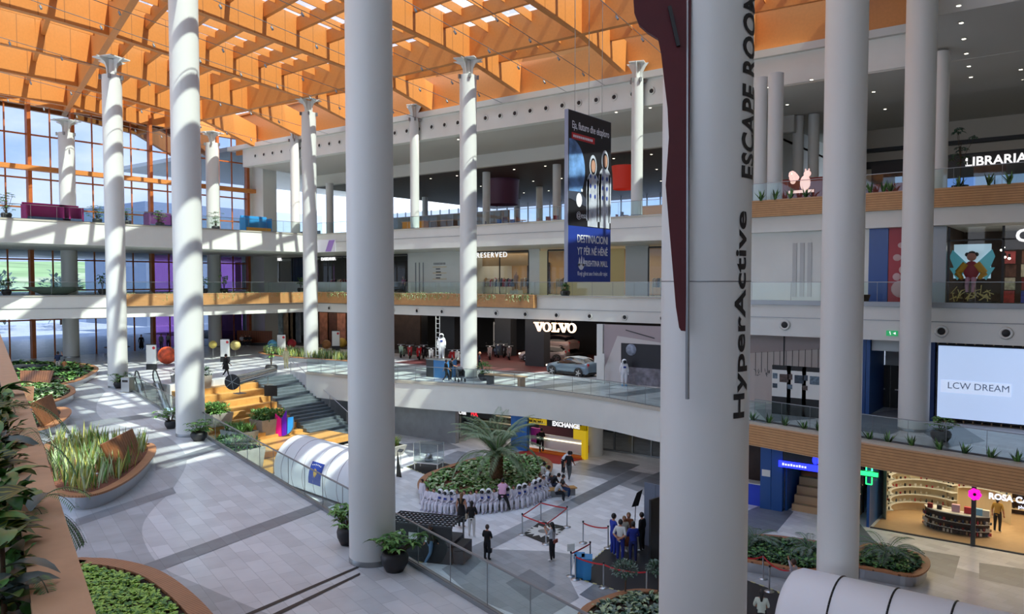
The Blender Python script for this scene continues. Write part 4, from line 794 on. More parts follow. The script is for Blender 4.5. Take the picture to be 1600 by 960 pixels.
# ================================================================ OUTSIDE THE WINDOWS
def hills():
    m = MB(); nx, ny = 40, 22
    for i in range(nx):
        for j in range(ny):
            x = -110-20*j*(1+j*.08); y = -120+i*22*(1+j*.06)
            h = 0 if j < 4 else (j-4)*1.0+(j-4)**1.5*.33+4*math.sin(i*.5+j*.3)*(j/ny)+5*math.sin(i*.21+1)*(j/ny)
            m.v.append((x, y, 4.2+h))
    for i in range(nx-1):
        for j in range(ny-1): a = i*ny+j; m.f.append((a, a+1, a+ny+1, a+ny)); m.m.append(0 if (i*7+j*3) % 5 else 1); m.sm.append(True)
    return m
mat('field', '#b5cf86', .9, noise=.35, nscale=.02); mat('field2', '#d6dca4', .9, noise=.3, nscale=.03); mat('hazed_hill', '#c9d8ea', .9, noise=.1, nscale=.01); mat('asphalt', '#dcdee0', .8, noise=.08, nscale=.5)  # distant hills paled towards blue, air haze put into their colour
struct(hills().build('ground_hills', ['field', 'field2']))
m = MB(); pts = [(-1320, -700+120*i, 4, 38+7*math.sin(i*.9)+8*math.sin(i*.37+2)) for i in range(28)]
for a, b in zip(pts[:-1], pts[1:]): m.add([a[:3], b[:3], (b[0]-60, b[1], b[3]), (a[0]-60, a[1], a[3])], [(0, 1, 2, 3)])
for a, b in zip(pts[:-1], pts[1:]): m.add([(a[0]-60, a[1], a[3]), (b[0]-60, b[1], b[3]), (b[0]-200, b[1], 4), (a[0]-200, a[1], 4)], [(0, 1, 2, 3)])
struct(m.build('ground_mountains', 'hazed_hill'))
m = MB(); m.bx(-190, -83.5, -160, 220, 3.9, 4.5); struct(m.build('ground_forecourt', 'asphalt'))
struct(MB().bx(-150, -128, 67, 104, 4, 25.5).build('ground_building', mat('outside_block', '#93a0b4', .6)))
glass('pink_sheet', (.95, .58, .92), .05)
for i, (a_, b_, z0, z1, lb) in enumerate([(44.4, 49.3, 4.7, 8.8, 'lower magenta banner sheet behind the window between the columns'), (57.2-12.6, 49.3, 10.9, 15, 'upper magenta banner sheet behind the window between the columns'), (51.8, 55.6, 4.7, 8.8, 'lower magenta banner sheet behind the window at its right end'), (51.8, 55.6, 10.9, 15, 'upper magenta banner sheet behind the window at its right end')]):
    tag(MB().bx(-83.7, -83.6, a_, b_, z0, z1).build('banner_sheet', 'pink_sheet'), lb, 'banner')
mat('leaf_green', '#4d7a38', .6); mat('leaf_mid', '#709a4c', .55); mat('leaf_dark', '#2c4626', .5); mat('leaf_yellow', '#b4b45c', .5); mat('leaf_pale', '#b3c498', .55); mat('leaf_deep', '#2d5238', .5); mat('leaf_grey', '#73867a', .6); mat('bark', '#4f3b2a', .9, noise=.3, nscale=12)
mat('pot_dark', '#232326', .5); mat('concrete', '#a5a19a', .8, noise=.08, nscale=3); mat('leaf_lime', '#b2d65c', .5)
# -------- leaves
def leaf(m, p, d, L, w, droop=.3, mi=0, n=3):
    d = Vector(d).normalized(); side = d.cross(Vector((0, 0, 1))); side = side.normalized() if side.length > .01 else Vector((1, 0, 0))
    side = (side+Vector((random.uniform(-.2, .2), random.uniform(-.2, .2), random.uniform(-.3, .3)))).normalized()
    q = Vector(p); vs = []; dd = d.copy(); prof = {2: [.0, 1, 0], 3: [.3, 1, .75, 0.0], 5: [.15, .8, 1, .85, .5, .0]}[n]
    for k in range(n+1):
        ww = w*.5*prof[k]; up = side.cross(dd).normalized()*ww*.35
        vs += [q-side*ww+up, q, q+side*ww+up]
        q = q+dd*(L/n); dd = (dd+Vector((0, 0, -droop/n*2))).normalized()
    fs = []
    for k in range(n): a = k*3; fs += [(a, a+1, a+4, a+3), (a+1, a+2, a+5, a+4)]
    return m.add(vs, fs, mi, True)
def rdir(up=.5, spread=1.0):
    a = random.random()*2*math.pi; return Vector((math.cos(a)*spread, math.sin(a)*spread, up))
def inpoly(p, poly):
    c = False; j = len(poly)-1
    for i in range(len(poly)):
        if (poly[i][1] > p[1]) != (poly[j][1] > p[1]) and p[0] < (poly[j][0]-poly[i][0])*(p[1]-poly[i][1])/(poly[j][1]-poly[i][1])+poly[i][0]: c = not c
        j = i
    return c
def scatter(poly, n):
    xs = [p[0] for p in poly]; ys = [p[1] for p in poly]; o = []; g = 0
    while len(o) < n and g < n*40:
        g += 1; p = (random.uniform(min(xs), max(xs)), random.uniform(min(ys), max(ys)))
        if inpoly(p, poly): o.append(p)
    return o
def bushy(m, c, r, n, L=.2, w=.08, mis=(0, 1), sq=.8):
    for _ in range(n):
        d = Vector((random.gauss(0, 1), random.gauss(0, 1), random.gauss(.2, 1))).normalized(); q = Vector(c)+Vector((d.x*r, d.y*r, d.z*r*sq))*random.uniform(.45, 1)
        leaf(m, q, (d+rdir(.1, .6)), L*random.uniform(.7, 1.3), w, .4, random.choice(mis), 2)
def rosette(m, c, n, L, w, up=.8, droop=.6, mis=(0, 1), k=3):
    for i in range(n): leaf(m, c, rdir(random.uniform(up*.4, up*1.6)), L*random.uniform(.7, 1.15), w, droop, random.choice(mis), k)
def potted(label, loc, r, h, kind='bush', hh=.8, pot='pot_dark', group=None, name='potted_plant'):
    t = thing(name, label, 'potted plant', loc, 0, group)
    MB().lathe([(0, 0), (r*.62, 0), (r*.95, h*.45), (r, h*.75), (r*.86, h), (r*.78, h), (r*.78, h*.9), (0, h*.9)], n=24).build('pot', pot, t)
    m = MB()
    if kind == 'bush': bushy(m, (0, 0, h+hh*.45), hh*.62, 240, .2, .09)
    elif kind == 'umbrella':
        for _ in range(26):
            c = Vector((random.gauss(0, .28), random.gauss(0, .28), h+random.uniform(.15, 1)*hh)); m.tube((0, 0, h*.8), c, .012, .006, 5, 2); rosette(m, c, 8, .26, .09, .15, .5)
    elif kind == 'tall':
        for k in range(5):
            a = k*1.3; top = Vector((.25*math.cos(a), .25*math.sin(a), h+hh*random.uniform(.6, 1))); m.tube((0, 0, h*.8), top, .02, .01, 5, 2)
            for j in range(4): leaf(m, Vector((0, 0, h)).lerp(top, .45+.18*j), rdir(.5), .5, .24, .9, random.choice((0, 1)), 5)
    m.build('foliage', ['leaf_green', 'leaf_mid', 'bark'], t)
    return t
for i, (x_, y_, r_) in enumerate([(-135, 44+j*3.4, 3.0+(j*7 % 4)*.7) for j in range(6)]):
    x_ = -128-9*(i % 3); t = thing('street_tree', ['first', 'second', 'third', 'fourth', 'fifth', 'sixth'][i]+' tree from the left, outside beyond the window wall', 'tree', (x_, y_, 4.2)); MB().tube((0, 0, 0), (0, 0, 4), .25, .15).build('trunk', 'bark', t); m = MB(); bushy(m, (0, 0, 5.5), r_*.8, 160, 1.0, .6, (0, 0), 1.1); m.build('crown', ['leaf_grey'], t)
# ================================================================ PLANTERS ON THE PROMENADE
def bed(label, pts, h=.5, rimw=.35, kind='broad', n=500, cols=('leaf_green', 'leaf_mid', 'leaf_pale'), z=L1, L=.3, side='steel', soil='soil', world=None, rim='rim_wood'):
    q = [at(x, y, Z=z+h) for x, y in pts] if world is None else [Vector((*p, 0)) for p in world]
    cx = sum(p.x for p in q)/len(q); cy = sum(p.y for p in q)/len(q)
    poly = spline([(p.x-cx, p.y-cy) for p in q], 6, True)
    A = sum(poly[i][0]*poly[(i+1) % len(poly)][1]-poly[(i+1) % len(poly)][0]*poly[i][1] for i in range(len(poly)))
    if A < 0: poly.reverse()
    inner = offset(poly, -rimw)
    t = thing('planter_bed', label, 'planter', (cx, cy, z))
    m = MB(); vband(m, offset(poly, -.12), 0, h-.06, 0, True); m.build('metal_side', side, t)
    m = MB(); solidband(m, poly, inner, h-.07, h, 0, True); m.build('rim', rim, t)
    m = MB(); nn = len(inner); m.add([(*p, h-.08) for p in inner], [tuple(range(nn))]); m.build('soil', soil, t)
    m = MB(); reg = offset(poly, -rimw-.12)
    for p in scatter(reg, n):
        if kind == 'broad': rosette(m, (*p, h-.05), 4, L, L*.42, .9, .7, (0, 1, 2))
        elif kind == 'blade':
            for _ in range(3): leaf(m, (p[0]+random.uniform(-.08, .08), p[1]+random.uniform(-.08, .08), h-.1), rdir(3.6), L*random.uniform(.6, 1.15), .065, .12, random.choice((0, 1, 2)), 3)
        else: rosette(m, (*p, h-.06), 5, L, L*.6, .6, .5, (0, 1, 2), 2)
    f = m.build('foliage', list(cols), t); return t, poly, (cx, cy)
def backrest(parent, a, b, h, lean, z0, name='backrest', w=.06):
    """slatted back between local points a and b, leaning by lean"""
    a = Vector(a); b = Vector(b); d = (b-a); n = 14; sd_ = Vector((d.y, -d.x)).normalized()*lean
    m = MB()
    for k in range(n):
        p0 = a+d*(k/n); p1 = a+d*((k+.9)/n); f0 = (k/n-.5)*.25; f1 = ((k+.9)/n-.5)*.25
        q0 = p0+d*f0*.6+sd_; q1 = p1+d*f1*.6+sd_; s2 = Vector((d.y, -d.x)).normalized()*w
        vs = [(*p0, z0), (*p1, z0), (*q1, z0+h), (*q0, z0+h)]; vs += [(x+s2.x, y+s2.y, zz) for x, y, zz in vs]
        m.add(vs, [(0, 1, 2, 3), (7, 6, 5, 4), (0, 4, 5, 1), (1, 5, 6, 2), (2, 6, 7, 3), (3, 7, 4, 0)])
    return m.build(name, mat('back_wood', '#80502f', .4, noise=.25, nscale=3), parent)
def loc2(p, t): return (p.x-t.location.x, p.y-t.location.y)
t, _, c = bed('round planter of low bright green leaves with a brick-like wooden rim, bottom left', [(105, 879), (150, 872), (200, 877), (250, 892), (295, 922), (335, 962), (365, 1010), (300, 1050), (120, 1040), (40, 960)], .5, .42, 'low', 1000, ('leaf_lime', 'leaf_lime', 'leaf_mid'), L=.15)
t, _, c = bed('teardrop planter of tall upright spiky leaves with a steel side and slatted back', [(82, 770), (120, 775), (160, 769), (200, 750), (228, 727), (244, 704), (238, 693), (215, 694), (170, 688), (110, 684), (70, 694), (58, 725), (66, 756)], .5, .32, 'blade', 300, ('leaf_mid', 'leaf_pale', 'leaf_yellow'), L=.95, soil='bark_mulch')
p0 = at(181, 742, Z=L1+.5); p1 = at(222, 716, Z=L1+.5); backrest(t, loc2(p0, t), loc2(p1, t), 1.15, -.45, .48)
m = MB(); pm = at(140, 765, Z=L1+.5); lx, ly = loc2(pm, t)
k = MB(); k.tube((0, 0, 0), (0, 0, .45), .012, n=6); lp = at(140, 765, Z=L1+.42); lb = thing('plant_label', 'small white label on a green stake in the spiky planter', 'plant label', (lp.x-.2, lp.y+.3, L1+.4)); k.build('stake', 'leaf_green', lb); MB().lathe([(0, 0), (.1, 0), (.1, .02), (0, .02)], n=6).build('disc', 'white', lb).location = (0, 0, .45)
lb.children[1].rotation_euler = (1.1, 0, .8)
t, _, c = bed('small planter with a curved seat and tall slatted back, third from the viewer', [(45, 672), (75, 668), (100, 656), (112, 643), (100, 636), (60, 640), (20, 650), (0, 670)], .5, .5, 'broad', 60, L=.3)
p0 = at(64, 668, Z=L1+.5); p1 = at(92, 652, Z=L1+.5); backrest(t, loc2(p0, t), loc2(p1, t), 1.2, -.4, .48)
t, _, c = bed('long leafy planter with pale green foliage behind the curved seat', [(-30, 622), (10, 634), (50, 636), (92, 625), (118, 612), (105, 601), (60, 597), (0, 594), (-40, 600)], .5, .3, 'broad', 330, ('leaf_mid', 'leaf_pale', 'leaf_green'), L=.42)
p0 = at(22, 632, Z=L1+.5); p1 = at(52, 630, Z=L1+.5); backrest(t, loc2(p0, t), loc2(p1, t), .95, -.35, .48)
t, _, c = bed('farthest leafy planter of the promenade, beside the man with raised arm', [(-30, 598), (20, 602), (70, 603), (120, 595), (148, 582), (153, 574), (130, 568), (70, 565), (0, 566), (-30, 570)], .5, .35, 'broad', 420, ('leaf_green', 'leaf_mid', 'leaf_deep'), L=.5)
p0 = at(32, 603, Z=L1+.4); p1 = at(78, 603, Z=L1+.4); backrest(t, loc2(p0, t), loc2(p1, t), 1.0, -.3, .4); p0 = at(-8, 600, Z=L1+.5); p1 = at(14, 596, Z=L1+.5); backrest(t, loc2(p0, t), loc2(p1, t), 1.4, -.3, .45)
t, _, c = bed('long bed of spiky leaves around the column at the far corner', None, .45, .35, 'blade', 420, ('leaf_green', 'leaf_pale', 'leaf_yellow'), L=.8, world=[(-67, 46.3), (-63, 45.1), (-57, 45.3), (-53.5, 46.0), (-52.5, 47.5), (-56, 48.6), (-62, 48.8), (-66.5, 48)])
# near planter below the viewer
rim = [at(x, y, Z=10.9) for x, y in ((130, 930), (85, 780), (60, 690), (40, 630))]; rim = [(p.x, p.y) for p in rim]
rim = [(.8, -.02), (-1.4, .74)]+rim+[(-12.5, 4.5), (-20, 7)]
rim = spline(rim, 5)
t = thing('hanging_planter', 'wooden planter edge right below the viewer, overflowing with dark leaves', 'planter', (-3, 1.2, 10.0))
q = [(p[0]+3, p[1]-1.2) for p in rim]
m = MB(); solidband(m, q, offset(q, -.05, False), -.4, .86); m.build('slatted_cladding', 'planter_wood', t)
m = MB(); solidband(m, offset(q, .02, False), offset(q, -.155, False), .86, .9); m.build('rim', 'pale_plank', t)
m = MB(); solidband(m, offset(q, -.155, False), offset(q, -.75, False), -.4, .72); m.build('soil', 'soil', t)
struct(MB().add([(p[0], p[1], 9.6) for p in rim]+[(rim[-1][0], -12, 9.6), (rim[0][0]+6, -12, 9.6)], [tuple(range(len(rim)+2))]).build('floor_viewer', 'tile_light'))
def croton(label, px, py, n, L, w, cols, z=10.72, up=.7, hgt=.35, name='leafy_plant', k=5, droop=.5):
    b = at(px, py, Z=z); t = thing(name, label, 'plant', b); m = MB()
    top = Vector((0, 0, hgt)); m.tube((0, 0, 0), top, .012, .008, 6, 2)
    for i in range(n): leaf(m, Vector((0, 0, hgt*random.uniform(.3, 1))), rdir(random.uniform(.1, up)), L*random.uniform(.7, 1.15), w, droop, random.choice((0, 1)), k)
    for i in range(n*2): leaf(m, Vector((random.gauss(0, .08), random.gauss(0, .06), hgt*random.uniform(.1, .8))), rdir(random.uniform(.2, 1.2)), L*random.uniform(.3, .5), w*.95, droop, random.choice((0, 1)), k)
    m.build('leaves', list(cols)+['bark'], t); return t
lz = mat('leaf_vein', '#2a3d16', .45); tt = lz.node_tree; g = tt.nodes.new('ShaderNodeNewGeometry'); wv = tt.nodes.new('ShaderNodeTexWave'); wv.inputs['Scale'].default_value = 14; wv.inputs['Distortion'].default_value = 3; tt.links.new(g.outputs['Position'], wv.inputs['Vector'])
rp = tt.nodes.new('ShaderNodeValToRGB'); rp.color_ramp.elements[0].position = .75; rp.color_ramp.elements[0].color = lin('#2a4516'); rp.color_ramp.elements[1].color = lin('#8a8f28'); tt.links.new(wv.outputs[0], rp.inputs[0]); tt.links.new(rp.outputs[0], tt.nodes['Principled BSDF'].inputs['Base Color'])
mat('leaf_near', '#4a7a38', .4); mat('leaf_near2', '#5d8c48', .35); mat('leaf_slate', '#55655f', .4)
for i, (px, py, n, L, w, cl, lb) in enumerate([(20, 1010, 18, .22, .08, ('leaf_near', 'leaf_slate'), 'slate green broad-leaved plant at the very bottom left corner'), (-10, 930, 16, .3, .1, ('leaf_vein', 'leaf_near'), 'yellow veined plant low in the near planter'), (20, 860, 18, .3, .09, ('leaf_near', 'leaf_near2'), 'dark plant with long leaves reaching over the near planter rim'),
        (-10, 800, 16, .32, .1, ('leaf_vein', 'leaf_vein'), 'yellow veined plant in the middle of the near planter'), (10, 740, 18, .34, .1, ('leaf_near', 'leaf_slate'), 'dark broad-leaved plant halfway along the near planter'), (0, 690, 16, .36, .11, ('leaf_vein', 'leaf_near2'), 'yellow green plant behind the middle of the near planter'), (5, 650, 14, .4, .12, ('leaf_near', 'leaf_near2'), 'dark plant farther along the near planter'), (-10, 900, 14, .3, .1, ('leaf_slate', 'leaf_near'), 'greyish leaved plant between the veined plants of the near planter')]):
    croton(lb, px-12, py, n, L*.85, w, cl, hgt=.36 if py > 760 else .26)
for i, (px, py, lb) in enumerate([(-20, 960, 'bushy dark green plant at the bottom left corner of the near planter'), (-15, 850, 'bushy green plant under the yellow veined ones in the near planter'), (-12, 770, 'bushy green plant between the long leaved plants of the near planter'), (-8, 715, 'bushy green plant farther up the near planter'), (-6, 668, 'bushy green plant near the far end of the near planter')]):
    b = at(px, py, Z=10.72); t = thing('leafy_plant', lb, 'plant', b); m = MB(); bushy(m, (0, 0, .15), .17, 110, .1, .05, (0, 1), .8); m.build('leaves', ['leaf_near', 'leaf_vein'], t)
def fern(label, px, py, n, L, z=10.88, aim=None):
    b = at(px, py, Z=z); t = thing('fern', label, 'fern', b); m = MB()
    for i in range(n):
        d = rdir(.4); d = (d+Vector(aim)).normalized() if aim else d; q = Vector((0, 0, 0)); dd = d.copy()
        for s in range(14):
            nq = q+dd*(L/14); m.tube(q, nq, .002, n=3, mi=0, cap=False)
            sdv = dd.cross(Vector((0, 0, 1))).normalized()
            for e in (-1, 1):
                for h_ in (.0, .5): qq = q+dd*(L/14)*h_; leaf(m, qq, sdv*e+dd*.6, .045, .006, .3, 1, 2)
            q = nq; dd = (dd+Vector((0, 0, -.16))).normalized()
    m.build('fronds', ['leaf_dark', 'leaf_near2'], t); return t
fern('feathery fern hanging over the rim in the middle of the near planter', 50, 800, 9, .32, aim=(.9, .9, .1)); fern('feathery fern trailing over the rim at the bottom of the near planter', 45, 915, 8, .26, aim=(.9, .9, .2)); fern('feathery fern over the rim near the curved seat', 25, 690, 10, .5, aim=(.6, 1.0, .1)); fern('fern arching at the far end of the near planter', 5, 640, 10, .7, aim=(.4, .8, .3))
# ================================================================ STAIRS AND BLEACHERS
m = MB(); n = 24; X0, X1 = -53.5, -44.6
for k in range(n):
    x = X0+(X1-X0)*k/n; zt = 4.6-4.6*(k+1)/n; m.bx(x, X0+(X1-X0)*(k+1)/n, 36.4, 40.2, max(0, zt-.6), zt+.0)
t = thing('staircase', 'wide grey stone staircase beside the wooden seating steps', 'stairs', (0, 0, 0)); m.build('steps', 'stair_stone', t)
m = MB(); m.add([(X0, 40.2, 4.3), (X1, 40.2, -.2), (X1, 40.2, 0), (X0, 40.2, 0)], [(0, 1, 2, 3)]); m.build('stringer', 'concrete', t)
m = MB(); hr = [(-53.5, 40.05, 5.5), (-52.6, 40.05, 5.2), (X1, 40.05, .95)]; m.path(hr, .03); m.path([(-53.5, 40.05, 4.6), (-53.5, 40.05, 5.5)], .025)
for k in range(1, 5): a = Vector(hr[1]).lerp(Vector(hr[2]), k/4); m.tube(a, (a.x, a.y, a.z-.95), .02, n=6)
m.build('handrail', 'steel', t)
t = thing('seating_steps', 'broad golden wooden seating steps going down to the lower floor', 'seating steps', (0, 0, 0))
tn = 8
for k in range(tn):
    x = -53.5+k*.78; zt = 4.15-k*.44; y1 = 36.4-(0 if k < 3 else 0); MB().bx(x, x+.80, 29.7, y1, max(0, zt-.5), zt).build('step', 'step_wood', t, bevel=.02)
MB().bx(-47.4, -43.6, 29.7, 38.0, .45, .86).build('platform', 'step_wood', t, bevel=.02); MB().bx(-43.6, -41.2, 28.7, 36.5, 0, .43).build('platform', 'step_wood', t, bevel=.02)
for a, b, z, n_, lb in ((-53.2, 33.6, 3.3, 9, 'left'),): pass
def stepblocks(y0, y1, xs, label):
    t = thing('step_blocks', label, 'steps', (0, 0, 0))
    for x, z in xs: MB().bx(x, x+.42, y0, y1, max(0, z-.45), z).build('step_block', 'step_wood', t, bevel=.015)
stepblocks(31.6, 33.2, [(-50.4+.78*k+.36, 2.43+.22-.44*(k)) for k in range(5)], 'narrow wooden steps left of the concrete planter')
def concrete_planter(label, x0, x1, y0, y1, z0, h, kind, mt='concrete', cols=('leaf_green', 'leaf_mid')):
    t = thing('concrete_planter', label, 'planter', ((x0+x1)/2, (y0+y1)/2, z0)); a, b = (x1-x0)/2, (y1-y0)/2
    m = MB(); m.add([(-a*.85, -b*.85, 0), (a*.85, -b*.85, 0), (a*.85, b*.85, 0), (-a*.85, b*.85, 0), (-a, -b, h), (a, -b, h), (a, b, h), (-a, b, h), (-a*.88, -b*.88, h), (a*.88, -b*.88, h), (a*.88, b*.88, h), (-a*.88, b*.88, h)],
        [(3, 2, 1, 0), (0, 1, 5, 4), (1, 2, 6, 5), (2, 3, 7, 6), (3, 0, 4, 7), (4, 5, 9, 8), (5, 6, 10, 9), (6, 7, 11, 10), (7, 4, 8, 11)]); m.build('box', mt, t)
    m = MB(); m.bx(-a*.88, a*.88, -b*.88, b*.88, h-.12, h-.06); m.build('soil', 'soil', t); m = MB()
    for _ in range(int(60*a*b)+25):
        p = (random.uniform(-a*.8, a*.8), random.uniform(-b*.8, b*.8), h-.08)
        if kind == 'blade': [leaf(m, p, rdir(2.2), random.uniform(.5, .9), .05, .5, random.choice((0, 1))) for _ in range(6)]
        else: bushy(m, (p[0], p[1], h+.25), .33, 12, .26, .12)
    m.build('foliage', list(cols), t)
concrete_planter('large concrete planter with a green bush behind the colourful tulip emblem', -49.2, -47.3, 32.9, 35.2, .86, 1.3, 'bush')
concrete_planter('tall concrete planter with dark leaves at the top left of the seating steps', -54.9, -52.6, 30.4, 32.4, 3.6, 1.5, 'bush', cols=('leaf_dark', 'leaf_grey'))
concrete_planter('low pale planter with green leaves behind the glass near the second column', -50.6, -48.4, 29.8, 31.4, 2.0, .9, 'bush')
concrete_planter('grey planter with grassy leaves behind the glass of the promenade', -47.6, -45.2, 29.8, 31.2, .6, 1.4, 'blade', 'dull_steel')
concrete_planter('largest pale planter with bushes seen through the promenade glass', -44.6, -41.6, 27.0, 29.2, 0, 1.7, 'bush', cols=('leaf_deep', 'leaf_green'))
concrete_planter('planter of yellow green grassy leaves right of the wooden platform', -42.6, -38.4, 36.9, 38.4, 0, .7, 'blade', cols=('leaf_yellow', 'leaf_mid'))
p = at(430, 648, Z=2.6); t = thing('monitor_stand', 'black display monitor standing behind the concrete planter bush', 'monitor', (-50.0, 35.6, 2.0)); MB().bx(-.5, .5, -.05, .05, 1.4, 2.2).build('screen', 'black', t); MB().tube((0, 0, 0), (0, 0, 1.4), .03).build('pole', 'black', t); MB().bx(-.3, .3, -.2, .2, 0, .03).build('foot', 'black', t); t.rotation_euler = (0, 0, .5)
# tulip emblem
lp = at(439, 682, Z=.88); t = thing('tulip_emblem', 'free-standing tulip emblem with orange, magenta, violet and blue petals', 'emblem', lp, math.radians(38))
def slabshape(poly, th=.14, y=0):
    m = MB(); n = len(poly); vs = [(x, y-th/2, z) for x, z in poly]+[(x, y+th/2, z) for x, z in poly]
    m.add(vs, [tuple(range(n)), tuple(reversed(range(n, 2*n)))]+[(i, n+i, n+(i+1) % n, (i+1) % n) for i in range(n)]); return m
arc = [(.92*math.cos(math.radians(a)), .92+.92*math.sin(math.radians(a))) for a in range(180, 361, 12)]
slabshape([(x*1.04, z-.04) for x, z in arc]+[(.9, 1.25), (-.9, 1.5)], .1, .09).build('backing', 'dull_steel', t)
def cutarc(xa, xb, top): 
    xs = [xa+(xb-xa)*i/6 for i in range(7)]; return [(x, .92-math.sqrt(max(0, .9**2-x*x))) for x in xs]+top
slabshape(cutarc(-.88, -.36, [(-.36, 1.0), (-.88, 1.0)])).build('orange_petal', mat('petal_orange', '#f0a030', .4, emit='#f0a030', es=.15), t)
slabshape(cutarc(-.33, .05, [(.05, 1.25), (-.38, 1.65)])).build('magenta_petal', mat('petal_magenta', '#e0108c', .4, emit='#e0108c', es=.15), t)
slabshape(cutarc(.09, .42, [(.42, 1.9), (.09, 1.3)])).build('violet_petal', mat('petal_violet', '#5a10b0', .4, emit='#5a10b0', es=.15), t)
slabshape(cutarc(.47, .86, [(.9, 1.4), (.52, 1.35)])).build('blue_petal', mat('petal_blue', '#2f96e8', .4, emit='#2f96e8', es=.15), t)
# escalator
t = thing('escalator', 'escalator going down from the promenade between glass sides', 'escalator', (-54.6, 27.5, 4.6), math.atan2(rd.y, rd.x)); E_L = 9.0
for s_, y in ((0, .3), (1, 1.5)):
    m = MB(); m.add([(-.9, y, .1), (0, y, .1), (E_L, y, -4.5), (E_L, y, -3.5), (0, y, 1.0), (-.9, y, 1.0)], [(0, 1, 2, 3, 4, 5)]); m.build('glass_side', 'rail_glass', t)
    m = MB(); m.path([(-.6, y, .15), (-1.05, y, .35), (-1.15, y, .65), (-.95, y, .95), (-.6, y, 1.04), (0, y, 1.03), (E_L, y, -3.47)], .045); m.build('handrail', 'black', t)
    m = MB(); m.bar((-.8, y, .05), (0, y, .05), .14, .16); m.bar((0, y, .05), (E_L, y, -4.5), .14, .2); m.build('skirt', 'steel', t)
m = MB()
for k in range(24): m.bx(k*.375, k*.375+.38, .38, 1.42, -.05-k*.19-.19, -.05-k*.19)
m.build('steps', 'dull_steel', t); MB().bx(-1.2, .05, .38, 1.42, -.04, .012).build('landing_plate', 'steel', t)
# information boards, planets and other exhibits
def board(label, px, py, hgt=1.75, w=.8, rz=.65):
    t = thing('information_board', label, 'information board', at(px, py, Z=L1), rz); MB().bx(-w/2, w/2, -.08, .08, .5, hgt+.35).build('white_panel', 'white', t); MB().bx(-w/2-.02, w/2+.02, -.1, .1, 0, .5).build('black_base', 'black', t); MB().bx(-w/2, w/2, -.085, .085, hgt+.35, hgt+.42).build('top_cap', 'black', t)
    m = MB(); m.lathe([(0, 0), (.13, 0)], n=16); m.v = [(a+w*.3, -.085, b_+hgt+.1) for (a, b_, c_) in m.v]; m.build('red_dot', 'red', t)
board('white information board with black base left of the big orange planet', 237, 578); board('white information board with black base between the two yellow planets', 352, 566); board('white information board with black base beside the tall pale figure', 440, 556)
board('dark grey information board behind the spiky bed beside the sunlit column', 525, 548)
def planet(label, px, py, r, m_, stand=.35, px_f=None):
    b = at(px, py, Z=L1); t = thing('planet_model', label, 'planet model', b); MB().ball((0, 0, stand+r), r, 28).build('globe', m_, t)
    m = MB(); m.tube((0, 0, 0), (0, 0, stand+.05), .03, n=8); m.lathe([(0, 0), (.28, 0), (.28, .03), (0, .04)], n=16); m.build('stand', 'dull_steel', t)
planet('largest planet globe, mottled orange and red, on the promenade', 261, 571, .78, mat('planet_orange', '#c8502a', .5, noise=.5, nscale=2.5), .1)
planet('pale yellow planet globe left of the white board', 333, 560, .38, mat('planet_yellow', '#c9b860', .5, noise=.2, nscale=4), .95); planet('larger pale yellow planet globe right of the white board', 368, 557, .5, mat('planet_pale', '#cdbd78', .5, noise=.2, nscale=3), .6)
planet('dark red planet globe by the far corner shop', 456, 548, .48, mat('planet_red', '#a8202c', .45, noise=.3, nscale=3), .3); planet('blue and green earth globe behind the potted tree', 426, 553, .5, mat('planet_earth', '#4f8fae', .5, noise=.5, nscale=2), .45)
planet('yellow planet globe at the foot of the copper shop panels', 534, 545, .55, mat('planet_gold', '#b8983c', .5, noise=.3, nscale=3), .1); planet('brown planet globe beside the dark board', 510, 547, .5, mat('planet_brown', '#9a6a3c', .5, noise=.3, nscale=3), .1)
a = at(364, 597, Z=L1+.9); b = at(427, 580, Z=L1+.9); d = (b-a); t = thing('satellite_model', 'long silver cylinder model with a dark spoked end lying above the wooden steps', 'model', a)
MB().tube((0, 0, 0), d, .34, .3, 24).build('silver_body', mat('chrome', '#d6dce2', .18, 1), t); m = MB(); m.tube(-d.normalized()*.12, (0, 0, 0), .52, .5, 24); m.build('dark_ring', 'black', t)
m = MB(); u = d.normalized().orthogonal().normalized(); w_ = d.normalized().cross(u)
for k in range(6): an = k*math.pi/3; m.bar(-d.normalized()*.14, -d.normalized()*.14+(u*math.cos(an)+w_*math.sin(an))*.5, .03, .03)
m.build('spokes', 'dull_steel', t); m = MB()
for f_ in (.15, .85): q = d*f_; m.tube(q+Vector((0, 0, -.3)), q+Vector((0, 0, -.9)), .03, n=8); m.bx(q.x-.3, q.x+.3, q.y-.3, q.y+.3, -.9, -.86)
m.build('stand', 'dull_steel', t)
potted('tall leafy potted tree in a dark square pot above the stairs', at(424, 582, Z=L1), .5, .6, 'tall', 1.7); p = at(447, 574, Z=L1)
potted('potted plant left of the second column at the glass', at(267, 670, Z=L1), .3, .4, 'umbrella', .6); potted('round dark pot with a leafy plant right of the second column', at(311, 689, Z=L1), .38, .42, 'umbrella', .55)
potted('potted plant left of the big near column', at(543, 851, Z=L1), .3, .5, 'umbrella', .55); potted('largest dark pot with leafy plant right of the big near column', at(617, 892, Z=L1), .36, .5, 'umbrella', .5)
potted('small potted plant beside the steel bin', at(186, 607, Z=L1), .35, .45, 'umbrella', .6); potted('round bushy plant in a low pot right of the column with the pushchair', at(757, 594, Z=L1), .5, .5, 'bush', .9)
potted('flowering plant in a dark bowl at the foot of the column by the white screen', at(1470, 690, Z=L1), .45, .5, 'umbrella', .6)
